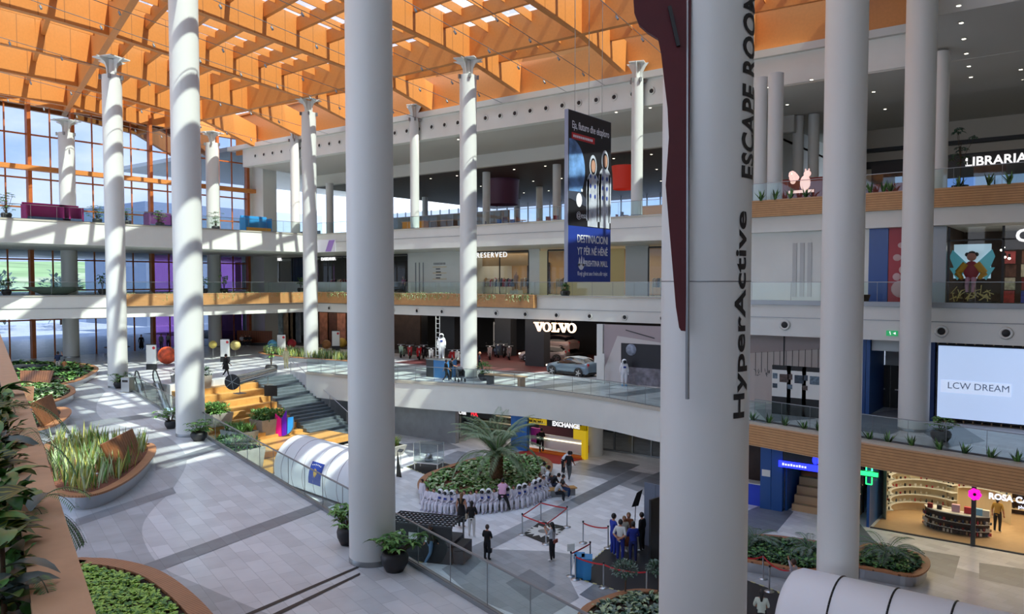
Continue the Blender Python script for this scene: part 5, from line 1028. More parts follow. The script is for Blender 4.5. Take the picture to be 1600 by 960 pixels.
t = thing('litter_bin', 'square stainless steel litter bin beside the column', 'bin', at(200, 613, Z=L1), .5); MB().bx(-.3, .3, -.3, .3, .05, .95).build('body', 'steel', t, bevel=.015); MB().bx(-.31, .31, -.31, .31, .95, 1.0).build('lid', 'dull_steel', t); MB().bx(-.2, .2, -.315, -.3, .7, .85).build('opening', 'black', t)
t = thing('stone_box', 'dark low stone box seat behind the farthest planter', 'seat', at(48, 585, Z=L1), .6); MB().bx(-1.3, 1.3, -.6, .6, .25, .75).build('block', 'charcoal', t); MB().bx(-1.1, 1.1, -.5, .5, 0, .25).build('plinth', 'dark', t)
for i, (px, py, lb) in enumerate([(183, 549, 'low round wooden bench left of the second column by the doors'), (395, 540, 'wide brown wooden bench with a high back by the purple glass')]):
    t = thing('wooden_bench', lb, 'bench', at(px, py, Z=L1), .4)
    if i == 0: MB().lathe([(0, .32), (1.2, .4), (1.3, .46), (1.2, .5), (0, .5)], n=28).build('seat', 'bench_wood', t); MB().lathe([(0, 0), (.5, 0), (.5, .36), (0, .36)], n=20).build('base', 'dark', t)
    else: MB().bx(-2.2, 2.2, -.3, .3, .35, .45).build('seat', 'bench_wood', t); MB().bx(-2.3, 2.3, .3, .4, .3, 1.7).build('backrest', 'bench_wood', t); MB().bx(-2, 2, -.2, .2, 0, .35).build('base', 'dark', t)
t = thing('table_bench', 'long pale wooden bench table on the gallery right of the bushy pot', 'bench', at(790, 603, Z=L1)); MB().bx(-1.7, 1.7, -.35, .35, .68, .76).build('top', 'pale_plank', t)
for x in (-1.4, 1.4): MB().bx(x-.12, x+.12, -.3, .3, 0, .68).build('leg', 'charcoal' if x < 0 else 'pale_plank', t)
t = thing('plinth', 'blue and grey box plinth carrying the white astronaut figure', 'plinth', at(690, 589, Z=L1), .0); pl = t
MB().bx(-.95, .95, -.7, .7, 0, 1.35).build('box', mat('plinth_blue', '#3a76ae', .5), t); MB().bx(-.96, -.2, -.72, -.7, 0, 1.35).build('grey_front', 'charcoal', t); MB().bx(-1, 1, -.75, .75, 1.35, 1.4).build('top', 'dull_steel', t)
t = thing('ladder', 'white upright ladder behind the astronaut on the plinth', 'ladder', (pl.location.x-.75, pl.location.y+.4, L1+1.4)); m = MB(); m.bar((-.2, 0, 0), (-.2, 0, 3.3), .05, .05); m.bar((.2, 0, 0), (.2, 0, 3.3), .05, .05)
for k in range(9): m.bar((-.2, 0, .2+k*.36), (.2, 0, .2+k*.36), .04, .04)
m.build('frame', 'white', t)
# planting on the boxes and edges
def trailing(label, pts, z, n, L=.45, cols=('leaf_pale', 'leaf_mid')):
    t = thing('trailing_plants', label, 'trailing plants', (pts[0][0], pts[0][1], z)); t['kind'] = 'stuff'; m = MB()
    for _ in range(n):
        k = random.randrange(len(pts)-1); p = Vector(pts[k]).lerp(Vector(pts[k+1]), random.random())-Vector(pts[0])
        if random.random() < .5: leaf(m, (p.x, p.y, 0), rdir(.9), L*.8, .07, .8, random.choice((0, 1)))
        else:
            dirn = getattr(trailing, 'out'); q = Vector((p.x, p.y, 0))+dirn*.35
            for s in range(random.randrange(2, 6)): leaf(m, q+Vector((random.uniform(-.06, .06), 0, -.12*s)), dirn*.4+Vector((random.uniform(-.6, .6), 0, -.9)), .16, .06, .3, random.choice((0, 1)), 2)
    m.build('foliage', list(cols), t)
trailing.out = Vector((0, -1, 0)); trailing('green plants trailing over the wooden planter below the shop directory', [(-65, 52.55), (-38, 52.55)], 10.93, 420)
trailing.out = Vector((1, 0, 0)); trailing('green plants along the sunlit wooden planter by the window', [(e2s[k][0]+.1, e2s[k][1]) for k in range(0, len(e2s), 3)], 10.93, 260)
al = None
def spiky(p, label, group, s=1.0):
    global al
    if al is None:
        t = thing('spiky_plant', label, 'aloe', p, 0, group); m = MB()
        for k in range(16): leaf(m, (random.uniform(-.05, .05), random.uniform(-.05, .05), 0), rdir(random.uniform(1.0, 4)), random.uniform(.4, .75), .1, .1, random.choice((0, 1)))
        m.build('leaves', ['leaf_dark', 'leaf_near2'], t); al = t; return t
    t = dup(al, p, random.random()*6, label, group); t.scale = (s, s, s); return t
for px in (1176, 1200, 1225, 1255, 1278, 1330, 1357, 1388, 1424, 1468, 1508, 1550, 1589):
    X_ = at(px, 690, Y=38.6).x; yy = 39.0
    best = min(edge1, key=lambda e: abs(at(px, 690, Y=e[1]+.3).x-e[0])); x_ = at(px, 690, Y=best[1]+.3).x
    spiky((x_, best[1]+.35, 4.6), 'small dark spiky plant in the curved wooden planter above the pharmacy', 'spiky plants above the pharmacy')
for px in (1192, 1214, 1238, 1262, 1362, 1382, 1393, 1500, 1548, 1578): p = at(px, 310, Y=48.35-.0); spiky((p.x, 48.0 if p.x < -6 else 47.5, 17.02), 'small spiky plant in the slatted wooden band of the top right floor', 'spiky plants on the top right floor', 1.1)
def sapling(label, p, h, n=9):
    t = thing('sapling', label, 'indoor tree', p); MB().lathe([(0, 0), (.35, 0), (.45, .6), (.38, .6), (0, .55)], n=20).build('pot', 'pot_dark', t); m = MB(); m.tube((0, 0, .5), (0, 0, h*.8), .03, .015, 6, 2)
    for k in range(n):
        c = Vector((random.uniform(-.8, .8), random.uniform(-.5, .5), h*random.uniform(.5, 1))); m.tube((0, 0, h*.5), c, .015, .01, 5, 2); rosette(m, c, 9, .5, .16, .4, .9, (0, 1))
    m.build('foliage', ['leaf_dark', 'leaf_deep', 'bark'], t)
q = at(1500, 290, Y=52); sapling('tall indoor tree in front of the bookshop on the top right floor', (q.x, 52, 17), 3.9); 
for px, py, yy, lb, s in [(10, 345, 22, 'leafy plant at the far left of the top floor railing', 1.6), (152, 345, 33, 'green plant left of the first column on the top floor', 1.1), (198, 350, 36, 'green plant right of the first column on the top floor', 1.1), (250, 350, 40, 'wide green plant in a purple box on the top floor', 1.1), (337, 352, 46, 'tall green plant by the right end of the window on the top floor', 1.4)]:
    q = at(px, py, X=-69.8); potted(lb, (-69.8, q.y, 17), .4, .5, 'umbrella', s)
for px, py, lb, s in [(10, 450, 'potted plant at the far left of the second floor railing', 1.0), (160, 450, 'large leafed potted plant left of the first column on the second floor', 1.5), (318, 445, 'dark potted plant right of the second column on the second floor', 1.2), (350, 445, 'tall dark potted plant on the second floor by the purple glass', 1.6), (470, 440, 'green potted plant beside the far corner column on the second floor', 1.2)]:
    q = at(px, py, X=-71.5 if px > 200 else -77); potted(lb, (q.x, q.y, 10.8), .4, .55, 'tall', s)
potted('small round plant bowl on the edge left of the banner foot', (at(881, 455, Y=53.4).x, 53.6, 10.8), .42, .5, 'bush', .5)
t = thing('boat_planter', 'long dark boat shaped bowl on the second floor by the window', 'bowl', (-78.3, at(85, 455, X=-78.3).y, 10.8), 1.2); MB().lathe([(0, 0), (1.0, 0), (2.6, .75), (2.5, .75), (0, .4)], n=28, sy=.35).build('bowl', 'leaf_grey', t)
# lounge seating on the top floor
def sofa(label, p, rz, c1, c2, w=2.2):
    t = thing('booth_sofa', label, 'sofa', p, rz); MB().bx(-w/2, w/2, -.5, .4, .15, .5).build('seat', c2, t, bevel=.04); MB().bx(-w/2, w/2, .3, .5, .15, 1.7).build('backrest', c1, t, bevel=.03)
    for s_ in (-1, 1): MB().bx(s_*w/2-.06, s_*w/2+.06, -.5, .5, .1, 1.5).build('side_panel', c1, t)
    MB().bx(-w/2, w/2, -.4, .4, 0, .15).build('base', 'pale_plank', t)
mat('magenta', '#9c1f6a', .7); mat('bluegrey', '#33405f', .7); mat('skyblue', '#2f8fcf', .6); mat('amber', '#d8922c', .6)
q = at(72, 330, X=-72); sofa('magenta booth sofa with dark blue seat at the window on the top floor', (-72, q.y, 17), H, 'magenta', 'bluegrey', 3.4); q = at(105, 330, X=-72); sofa('smaller magenta booth sofa right of the large one', (-72, q.y+.3, 17), H, 'magenta', 'bluegrey', 1.6)
q = at(400, 350, X=-69); sofa('bright blue booth sofa near the top floor corner', (-69, q.y, 17), H, 'skyblue', 'amber', 3.0); q = at(250, 340, X=-72.5); sofa('purple booth sofa behind the green plant on the top floor', (-72.5, q.y, 17), H, mat('purple', '#5f2a66', .7), 'bluegrey', 2.6)
for i, (px, yy, c, lb) in enumerate([(645, 57, 'amber', 'orange counter front by the top floor railing left of the column'), (690, 58, 'cloth1', 'brown cafe counter right of the orange one'), (1020, 57, 'amber', 'yellow lit cafe counter right of the slim column')]):
    q = at(px, 340, Y=yy); t = thing('cafe_counter', lb, 'counter', (q.x, yy, 17)); MB().bx(-1.5, 1.5, 0, .7, 0, 1.1).build('front', c, t); MB().bx(-1.6, 1.6, -.05, .75, 1.1, 1.16).build('top', 'pale_plank', t)
cp = None
for i, (px, yy, c) in enumerate([(778, 58, 1), (790, 57, 0), (800, 58.5, 1), (812, 57, 0), (845, 59, 2), (858, 58, 2), (870, 57.5, 2), (968, 58, 0), (960, 60, 2), (740, 60, 1), (755, 59, 0)]):
    q = at(px, 340, Y=yy); cn = ['dark blue', 'bright blue', 'crimson'][c]
    t = thing('cafe_chair', cn+' cafe chair in the food court behind the railing', 'chair', (q.x, yy, 17), random.random()*6, cn+' food court chairs'); cm = mat('chair%d' % c, ['#26365f', '#2f6fc0', '#8f2340'][c], .5)
    MB().bx(-.24, .24, -.24, .24, .43, .48).build('seat', cm, t); MB().bx(-.24, .24, .22, .26, .55, .9).build('backrest', cm, t)
    for a_ in (-1, 1):
        for b_ in (-1, 1): MB().tube((a_*.2, b_*.2, 0), (a_*.2, b_*.22, .9 if b_ > 0 else .43), .015, n=6).build('leg', 'dark', t)
for i, (px, yy) in enumerate([(785, 58), (806, 58), (850, 58.5), (965, 59)]):
    q = at(px, 340, Y=yy); t = thing('cafe_table', 'small round cafe table among the chairs behind the top floor railing', 'table', (q.x+.3, yy+.6, 17), 0, 'food court tables'); MB().lathe([(0, .72), (.4, .72), (.4, .75), (0, .75)], n=24).build('top', 'pale_plank', t); MB().tube((0, 0, 0), (0, 0, .72), .03).build('pole', 'dark', t); MB().lathe([(0, 0), (.25, 0), (.25, .03), (0, .03)], n=16).build('foot', 'dark', t)
for px, py, yy, r, h, c, lb in [(784, 296, 72, 2.0, 3.6, 'plum', 'wide purple fabric drum pendant in the food court'), (975, 278, 66, 1.1, 2.2, 'pend_red', 'glowing red drum pendant right of the banner')]:
    mat('pend_red', '#a02a20', .6, emit='#c03020', es=.3); q = at(px, py, Y=yy); t = thing('drum_pendant', lb, 'pendant lamp', (q.x, yy, q.z-h/2)); m = MB(); m.lathe([(r*.95, 0), (r, h*.7), (r*1.08, h)], n=40); m.build('shade', c, t)
    MB().tube((0, 0, h), (0, 0, 23.9-(q.z-h/2)), .02, n=6).build('cable', 'dark', t); MB().lathe([(0, h-.02), (r*1.06, h)], n=30).build('top_disc', 'dark', t)
# cables with small fittings under the roof
fit = None
for j, i in enumerate([-4.1, -3.3, -2.4, -1.5, -1.15, -.5, -.15, .5, .85, 1.5, 1.85]):
    a = P(i, -1.2); a.z = 27.9; b = P(i, 1.0+7.6/(25.5+3.17*i)); b.z = 26.9+.5; a.z = 29.3-.8*0
    a.z = 28.6; t = thing('light_cable', 'thin taut cable carrying small fittings under the wooden roof', 'cable', a, 0, 'cables under the roof'); d = b-a
    MB().tube((0, 0, 0), d, .022, n=5).build('wire', 'dull_steel', t)
    for k in range(3, 15):
        q = d*(k/15)
        if fit is None:
            m = MB(); m.tube((0, 0, 0), (0, 0, -.16), .02, n=5); m.tube((0, 0, -.16), (.14, 0, -.36), .07, n=8); fit = m.build('spotlight', 'dull_steel', t); fit.location = q
        else: o = fit.copy(); C.objects.link(o); o.parent = t; o.location = q
# ================================================================ THE HANGING BANNER
bl = at(887, 441, X=-25.0); br = at(953.5, 440, X=-25.0); tl_ = at(876, 168, X=-25.0)
Bw = br.y-bl.y; Bh = 10.0; t = thing('hanging_banner', 'tall hanging banner with two astronauts and earth over a blue text panel', 'banner', (-25.0, bl.y, 12.0), H)
# local: x along the banner (towards +Y in the hall), y = depth, z up
MB().bx(0, Bw, 0, .25, 0, Bh).build('box_frame', mat('banner_side', '#8d94a8', .5), t)
MB().bx(.03, Bw-.03, -.02, 0, 3.25, Bh-.03).build('night_print', mat('banner_dark', '#16171e', .55, noise=.25, nscale=.6), t)
MB().bx(.03, Bw-.03, -.022, 0, .03, 3.3).build('blue_print', mat('banner_blue', '#1f3a92', .5), t)
def btext(n, s, x, z, size, c='sign_print', fit=None, **k):
    o = text(n, s, size, M[c], t, depth=.004, loc=(x, -.06, z), rot=(H, 0, 0), **k)
    if fit:
        w = max(v.co.x for v in o.data.vertices)-min(v.co.x for v in o.data.vertices)
        for v in o.data.vertices: v.co.x *= fit/w
    return o
mat('sign_print', '#e8eaf2', .5); 
btext('headline', 'Eja, fluturo dhe eksploro', Bw*.5, 9.15, .62, fit=Bw*.86, off=.004)
MB().bx(.35, 2.9, -.03, -.01, 8.35, 8.72).build('red_label', 'red', t); k = MB()
for q in range(11): k.bx(.5+q*.2, .5+q*.2+.13, -.045, -.03, 8.46, 8.6)
k.build('label_marks', 'sign_print', t)
m = MB(); ep = [(max(.06, .3+1.5*math.cos(a*math.pi/20)), -.03, 6.6+1.75*math.sin(a*math.pi/20)) for a in range(-14, 15)]; m.add(ep, [tuple(range(len(ep)))]); m.build('earth_print', mat('earth_print', '#5f86b8', .5, noise=.6, nscale=1.3), t)
m = MB(); m.add([(.03, -.035, 5.3), (1.2, -.035, 5.35), (2.9, -.035, 4.5), (2.9, -.035, 4.3), (.03, -.035, 4.9)], [(0, 1, 2, 3, 4)]); m.build('haze_print', mat('hz', '#3c4252', .6), t)
for cx, cz, s_, mi in ((Bw*.55, -.1, .86, 0), (Bw*.84, .45, .86, 1)):
    g_ = MB()
    def fl(pts, y=-.04): g_.add([(cx+x*s_*.72, y, 3.35+cz*s_*0+z*s_) for x, z in pts], [tuple(range(len(pts)))])
    hz_ = 4.6+cz
    fl([(-.95, 0), (.9, 0), (.95, hz_-1.9), (1.05, hz_-1.1), (.5, hz_-.75), (-.5, hz_-.75), (-1.0, hz_-1.1), (-1.1, hz_-2.2)])
    fl([(-1.15, .4), (-.8, .4), (-.7, hz_-1.1), (-1.2, hz_-1.4)]); fl([(.75, .4), (1.15, .4), (1.25, hz_-1.4), (.8, hz_-1.1)])
    g_.build('suit_print', mat('suit_print', '#b9bfcc', .6, noise=.2, nscale=2.5), t)
    for rr, c, yy in ((.72, 'suit_print', -.05), (.52, 'banner_dark', -.06), (.4, 'face_print', -.07)):
        mat('face_print', '#b98d78', .6); k = MB(); n = 24; k.add([(cx+math.cos(q*2*math.pi/n)*rr*.68*s_, yy, 3.35+(hz_-.25)*s_+math.sin(q*2*math.pi/n)*rr*1.1*s_) for q in range(n)], [tuple(range(n))]); k.build('helmet_print' if rr > .6 else ('hair_print' if rr > .5 else 'face_print'), c, t)
    k = MB()
    for q in range(3):
        for e_ in (-.35, .3): k.add([(cx+e_*.8+.1*math.cos(a*.7854), -.05, 5.2+q*.6+.14*math.sin(a*.7854)) for a in range(8)], [tuple(range(8))])
    k.build('patch_print', 'banner_blue', t)
k = MB(); k.add([(1.15+.32*math.cos(a*.5236), -.04, 3.35+1.5+.42*math.sin(a*.5236)) for a in range(12)], [tuple(range(12))]); k.add([(1.45+.1*math.cos(a*.7854), -.04, 5.45+.1*math.sin(a*.7854)) for a in range(8)], [tuple(range(8))]); k.build('round_logo', 'sign_print', t)
btext('esa_text', '@esa', 1.4, 3.95, .5)
btext('text_line', 'DESTINACIONI', Bw*.55, 2.55, .66, fit=Bw*.72, off=.008); btext('text_line', 'YT PËR NË HËNË', Bw*.55, 1.82, .62, fit=Bw*.72, off=.008); btext('text_line', 'PRISHTINA MALL', Bw*.63, 1.1, .5, fit=Bw*.56, off=.006); btext('text_line', 'Krejt gjërat ane t’mëra afër tejet', Bw*.55, .5, .36, fit=Bw*.7)
k = MB()
for (x, z) in ((-.24, .95), (0, 1.05), (.24, .95)): k.add([(1.4+x-.1, -.04, z), (1.4+x+.1, -.04, z), (1.45+x+.06, -.04, z+.4), (1.45+x-.02, -.04, z+.55)], [(0, 1, 2, 3)])
k.add([(1.4+.35*math.cos(math.radians(a)), -.04, 1.1+.38*math.sin(math.radians(a))) for a in range(180, 361, 20)], [tuple(range(10))]); k.build('tulip_logo', 'sign_print', t)
for x in (.9, Bw*.5, Bw-.9): MB().tube((x, .12, Bh), (x, .12, ZB+.4-12), .02, n=5).build('suspension_cable', 'dull_steel', t)
# ================================================================ NEAREST COLUMN: LETTERING AND MAROON PANEL
NC = Vector((-4.81, 11.12)); NR = .662
mat('lettering_black', '#141416', .5)
def angle_at(px, py):
    """angle on the near column hit by a ray through a pixel"""
    a = at(px, py, Z=11.0) if py > 441 else at(px, py, Z=13.0); d = Vector((a.x, a.y)); d.normalize(); o = Vector((0, 0)); oc = o-NC; b = oc.dot(d); c = oc.dot(oc)-NR*NR; disc = max(0, b*b-c); s = -b-math.sqrt(disc); h = d*s; return math.atan2(h.y-NC.y, h.x-NC.x), s
th, s1 = angle_at(1166, 500)
zz = lambda py: 12+(441-py)/FPX*11.5
d0 = (NC.length-NR)
tb, sb = angle_at(1166, 500); tt_, st = angle_at(1146, 500)
hh_ = abs(tb-tt_)*NR
# base line is the edge nearest the silhouette, letter tops point to the left
def near_z(py, px=1155):
    th, s = angle_at(px, py); F_ = abs(NC.x+NR*math.cos(th))*math.sin(YAW)+(NC.y+NR*math.sin(th))*math.cos(YAW); return 12-(py-HZ)/FPX*F_
def col_text2(body, py0, py1, pxb, pxt, label):
    tb = angle_at(pxb, 500)[0]; tt_ = angle_at(pxt, 500)[0]; hgt = abs(tb-tt_)*NR; sgn = 1 if tt_ > tb else -1
    cu = bpy.data.curves.new('lettering', 'FONT'); cu.body = body; cu.size = 1; cu.offset = .028; cu.resolution_u = 4; cu.space_character = 1.05; o = bpy.data.objects.new('lettering', cu); C.objects.link(o)
    me = bpy.data.meshes.new_from_object(o.evaluated_get(bpy.context.evaluated_depsgraph_get())); bpy.data.objects.remove(o)
    bm = bmesh.new(); bm.from_mesh(me)
    for s in range(16): bmesh.ops.bisect_plane(bm, geom=bm.verts[:]+bm.edges[:]+bm.faces[:], plane_co=(0, -.25+s*.065, 0), plane_no=(0, 1, 0))
    bm.to_mesh(me); bm.free(); xs = [v.co.x for v in me.vertices]; a, b = min(xs), max(xs); z0, z1 = near_z(py0), near_z(py1)
    for v in me.vertices:
        u = (v.co.x-a)/(b-a); th = tb+sgn*(v.co.y/.73)*hgt/NR; v.co = (NC.x+(NR+.002)*math.cos(th), NC.y+(NR+.002)*math.sin(th), z0+(z1-z0)*u)
    me.materials.clear(); me.materials.append(M['lettering_black']); k = bpy.data.objects.new('painted_lettering', me); C.objects.link(k); k.parent = near_col; k['label'] = label
    for v in me.vertices: v.co -= near_col.location
    return k
col_text2('HyperActive', 655, 330, 1164, 1147, 'large black vertical lettering low on the nearest column')
col_text2('ESCAPE ROOM', 278, -12, 1173, 1155, 'black vertical capital lettering high on the nearest column')
fd = Vector((NC.x, NC.y, 0)).normalized(); sv = Vector((math.cos(YAW), math.sin(YAW), 0))
def onpl(px, py, dist):
    a = (px-800)/FPX; b = -(py-PY)/FPX; d = Vector([_Fp[i]+_R[i]*a+_Up[i]*b for i in range(3)]); return Vector(CAM)+d*dist
outl = [(996, -60), (989, -10), (991, 20), (998, 38), (1012, 50), (1028, 60), (1033, 85), (1037, 120), (1043, 170), (1045, 215), (1040, 290), (1045, 350), (1051, 420), (1056, 480), (1061, 512), (1064, 517), (1071, 518), (1073, 420), (1076, 300), (1078, 150), (1081, -60)]
t = thing('maroon_board', 'tall maroon cut-out panel hanging beside the nearest column', 'panel', onpl(1073, 517, 11.0)); o_ = t.location.copy()
DC = 11.02; vs = [onpl(x, y, DC-.0)-o_ for x, y in outl]; bk = [v+_v for v, _v in ((v, Vector((fd.x, fd.y, 0))*.12) for v in vs)]; n = len(vs); m = MB(); m.add(vs+bk, [tuple(range(n)), tuple(reversed(range(n, 2*n)))]+[(i, n+i, n+(i+1) % n, (i+1) % n) for i in range(n)]); m.build('board', mat('maroon', '#4f141e', .55, noise=.12, nscale=2), t)
m = MB(); a_, b_ = onpl(1046, 10, DC-.03)-o_, onpl(1060, 72, DC-.03)-o_; m.bar(a_, b_, .05, .05); m.build('dark_groove', 'black', t)
m = MB(); m.bar(onpl(1075, -60, DC+.02)-o_, onpl(1074, 624, DC+.02)-o_, .035, .06); m.build('metal_rail', 'dull_steel', t)
# ================================================================ LOWER FLOOR EXHIBITS
def tunnel(label, x0, x1, y, r, dy, seam, nseg, flag):
    t = thing('inflatable_tunnel', label, 'tunnel', (x0, y, 0)); L = x1-x0; mt = mat('tunnel_white', '#e4e6ea', .4)
    ang = [math.radians(a) for a in range(-28, 209, 8)]; cz = r*.47+.05; m = MB(); prof = [(0, .80), (.12, .93), (.35, 1.0), (L-.35, 1.0), (L-.12, .93), (L, .8)]
    vs = []; 
    for s, k in prof:
        for a in ang: vs.append((s, dy*s+r*k*math.cos(a), cz+r*k*math.sin(a)))
    n = len(ang); m.add(vs, [(i*n+j, i*n+j+1, (i+1)*n+j+1, (i+1)*n+j) for i in range(len(prof)-1) for j in range(n-1)], 0, True)
    for e in (0, len(prof)-1): m.add([vs[e*n+j] for j in range(n)], [tuple(range(n))])
    m.build('skin', mt, t)
    for q in range(1, nseg):
        s = L*q/nseg; m = MB(); pts = [(s, dy*s+(r+.004)*math.cos(a), cz+(r+.004)*math.sin(a)) for a in ang]
        for a, b in zip(pts[:-1], pts[1:]): m.tube(a, b, seam[1], n=6, cap=False)
        m.build('seam', seam[0], t)
    if flag:
        a0 = math.radians(215-360+360-0); fm = mat('flag_blue', '#24409a', .5)
        def sp(s, a, o=.02): return (s, dy*s+(r+o)*math.cos(a), cz+(r+o)*math.sin(a))
        s0 = flag; A = [math.radians(180-v) for v in (8, 16, 24, 32, 40)] ; A = [math.pi-x+math.pi for x in [math.radians(180-v) for v in (8, 16, 24, 32, 40)]]
        A = [math.radians(180-v) for v in (-4, 6, 16, 26, 36)]
        vs = [sp(s0+e*1.25, a) for e in (0, 1) for a in A]; vs = [(x, 2*dy*x-yy if False else yy, z) for x, yy, z in vs]
        k = MB(); k.add(vs, [(i, i+1, 6+i, 5+i) for i in range(4)], 0, True); k.build('blue_flag', fm, t)
        c = A[2]; k = MB(); pts = [(-.18, .1), (-.05, .26), (.14, .16), (.2, -.02), (.02, -.24), (-.12, -.1)]
        k.add([sp(s0+.62+x, c-z/r, .035) for x, z in pts], [tuple(range(6))]); k.build('gold_emblem', mat('gold', '#c8a04a', .5), t)
        k = MB()
        for q in range(6): k.add([sp(s0+.2+q*.16+u, c-(.42+.05*math.sin(q*.6))/r+v/r, .035) for u, v in ((-.04, -.03), (.04, -.03), (.04, .03), (-.04, .03))], [(0, 1, 2, 3)])
        k.build('white_stars', 'white', t)
    return t
tunnel('white inflatable tunnel with a blue flag patch behind the big near column', -39.6, -31.4, 29.9, 1.75, -.13, (mat('seam_grey', '#a9a2a8', .5), .018), 7, 4.2)
tunnel('white inflatable tunnel with black seams at the bottom right', -8.1, 1.5, 25.6, 1.75, 0, ('black', .03), 6, None)
def post(label, px, py, rope=None, group='rope barrier posts', c='steel', world=None):
    p = at(px, py, Z=0) if world is None else Vector((*world, 0)); t = thing('barrier_post', label, 'barrier post', p, 0, group); MB().tube((0, 0, .03), (0, 0, .98), .032, n=10).build('pole', c, t); MB().lathe([(0, 0), (.19, 0), (.19, .02), (.05, .05), (0, .05)], n=20).build('base', c, t); MB().lathe([(0, .96), (.04, .96), (.04, 1.03), (0, 1.03)], n=12).build('cap', 'dark', t); return p
def belt(a, b, label, sag=.05, group='red barrier belts'):
    t = thing('barrier_belt', label, 'barrier belt', (a.x, a.y, .93), 0, group); d = b-a; m = MB(); k = 8; pts = [Vector((d.x*i/k, d.y*i/k, -sag*4*(i/k)*(1-i/k))) for i in range(k+1)]
    for p, q in zip(pts[:-1], pts[1:]): m.bar(p, q, .012, .06)
    m.build('strap', mat('belt_red', '#c0242c', .5), t)
pp = [post('steel barrier post at a corner of the sun floor emblem', *q, group='posts around the sun emblem') for q in ((816, 836), (853, 851), (886, 824), (845, 815))]
for i in range(4): belt(pp[i], pp[(i+1) % 4], 'red belt around the sun floor emblem', .02, 'belts around the sun emblem')
cx = sum(p.x for p in pp)/4; cy = sum(p.y for p in pp)/4; t = thing('floor_emblem', 'black floor mat with a pale sun shape inside the roped square', 'mat', (cx, cy, .012)); m = MB(); m.add([(p.x*1.0-cx, p.y-cy, 0) for p in pp], [(0, 1, 2, 3)]); m.build('mat', 'black', t)
m = MB(); R_ = [.95 if k % 2 else .62 for k in range(28)]; m.add([(r_*math.cos(k*math.pi/14), r_*math.sin(k*math.pi/14), .004) for k, r_ in enumerate(R_)], [tuple(range(28))]); m.build('sun_shape', 'white', t); m = MB(); m.lathe([(0, .008), (.3, .008)], n=20); m.build('sun_centre', 'dull_steel', t)
Q = [post('steel barrier post of the queue beside the blue bins', *q, group='posts of the queue by the blue bins') for q in ((911, 849), (950, 857), (892, 901), (899, 906), (922, 884), (943, 919), (1010, 932))]
belt(Q[0], Q[1], 'red belt of the queue behind the blue dressed group', .08); belt(Q[2], Q[4], 'red belt of the queue left of the blue bins', .02); belt(Q[3], Q[5], 'red belt of the queue in front of the blue bins', .06); belt(Q[5], Q[6], 'red belt of the queue by the small round trees', .12)
t = thing('notice_frame', 'small pale notice on a post beside the blue bins', 'notice', (Q[2].x, Q[2].y, 1.03)); MB().box((0, 0, .16), (.32, .02, .3)).build('sheet', 'white', t); t.rotation_euler = (0, 0, .9)
def matfloor(label, pts, dash=True, z=.012):
    q = [at(x, y, Z=0) for x, y in pts]; o = q[0]; t = thing('floor_mat', label, 'mat', (o.x, o.y, z)); L = [(p.x-o.x, p.y-o.y) for p in q]
    m = MB(); m.add([(*p, 0) for p in L], [tuple(range(len(L)))]); m.build('mat', 'dark', t)
    if dash:
        m = MB()
        for i in range(len(L)):
            a = Vector(L[i]); b = Vector(L[(i+1) % len(L)]); d = (b-a); n = int(d.length/.36)
            for k in range(n): m.bar((*(a+d*(k/n)), .006), (*(a+d*((k+.5)/n)), .006), .07, .01)
        m.build('yellow_dashes', mat('dash', '#c9c48a', .6), t)
    return t
matfloor('black mat with dashed edge under the glass display case', [(635, 730), (670, 718), (706, 727), (668, 744)]); matfloor('black mat with dashed edge under the dark booth behind the glass', [(640, 848), (700, 838), (722, 850), (690, 873), (660, 880), (600, 868)]); matfloor('large black mat with dashed edge under the group in blue', [(895, 903), (958, 848), (1005, 835), (1060, 850), (1100, 935), (985, 930)], True, .014)
matfloor('black mat beneath the standing woman at the right tunnel', [(1160, 905), (1215, 925), (1245, 960), (1230, 1010), (1150, 1010)], True)
t = thing('display_case', 'clear box display case on white legs near the grey wall', 'display case', at(670, 733, Z=0), .3); MB().bx(-.85, .85, -.45, .45, .5, 1.7).build('acrylic_box', 'shop_glass', t); MB().bx(-.87, .87, -.47, .47, .42, .5).build('base', 'white', t)
for x in (-.8, .8):
    for y in (-.4, .4): MB().bx(x-.03, x+.03, y-.03, y+.03, 0, .42).build('leg', 'white', t)
m = MB(); m.ball((0, 0, .8), .22, 12).bx(-.05, .05, -.5, .5, .78, .8); m.box((0, 0, .62), (.5, .3, .2), .4); m.build('model', 'steel', t)
for e in ((-.85, -.45), (.85, -.45), (-.85, .45), (.85, .45)): MB().bar((*e, .5), (*e, 1.7), .03, .03).build('edge', 'white', t)
t = thing('small_sign_stand', 'small slanted sign on a thin stand left of the display case', 'sign stand', at(626, 732, Z=0)); MB().tube((0, 0, 0), (0, 0, 1.1), .02).build('pole', 'dull_steel', t); MB().box((0, 0, 1.15), (.4, .25, .03), rot=Matrix.Rotation(.6, 3, 'X')).build('panel', 'charcoal', t); MB().lathe([(0, 0), (.18, 0), (.18, .02), (0, .02)], n=16).build('foot', 'dull_steel', t)
t = thing('black_banner', 'black triangular flag banner peeking out beside the big column', 'banner', at(620, 745, Z=0)); m = MB(); m.add([(-.05, 0, 0), (.4, 0, 0), (.05, 0, 1.6), (-.05, .03, 0), (.4, .03, 0), (.05, .03, 1.6)], [(0, 1, 2), (5, 4, 3), (0, 3, 4, 1), (1, 4, 5, 2), (2, 5, 3, 0)]); m.build('cloth', 'black', t)
b0 = at(634, 876, Z=0); t = thing('black_booth', 'dark exhibition booth with grid roof and white pictures behind the glass', 'booth', b0, .36); MB().bx(-.8, 2.1, 0, .12, 0, 1.62).build('back_wall', 'dark', t); MB().bx(-.8, 2.1, .2, 1.6, 0, .9).build('counter', 'charcoal', t)
m = MB()
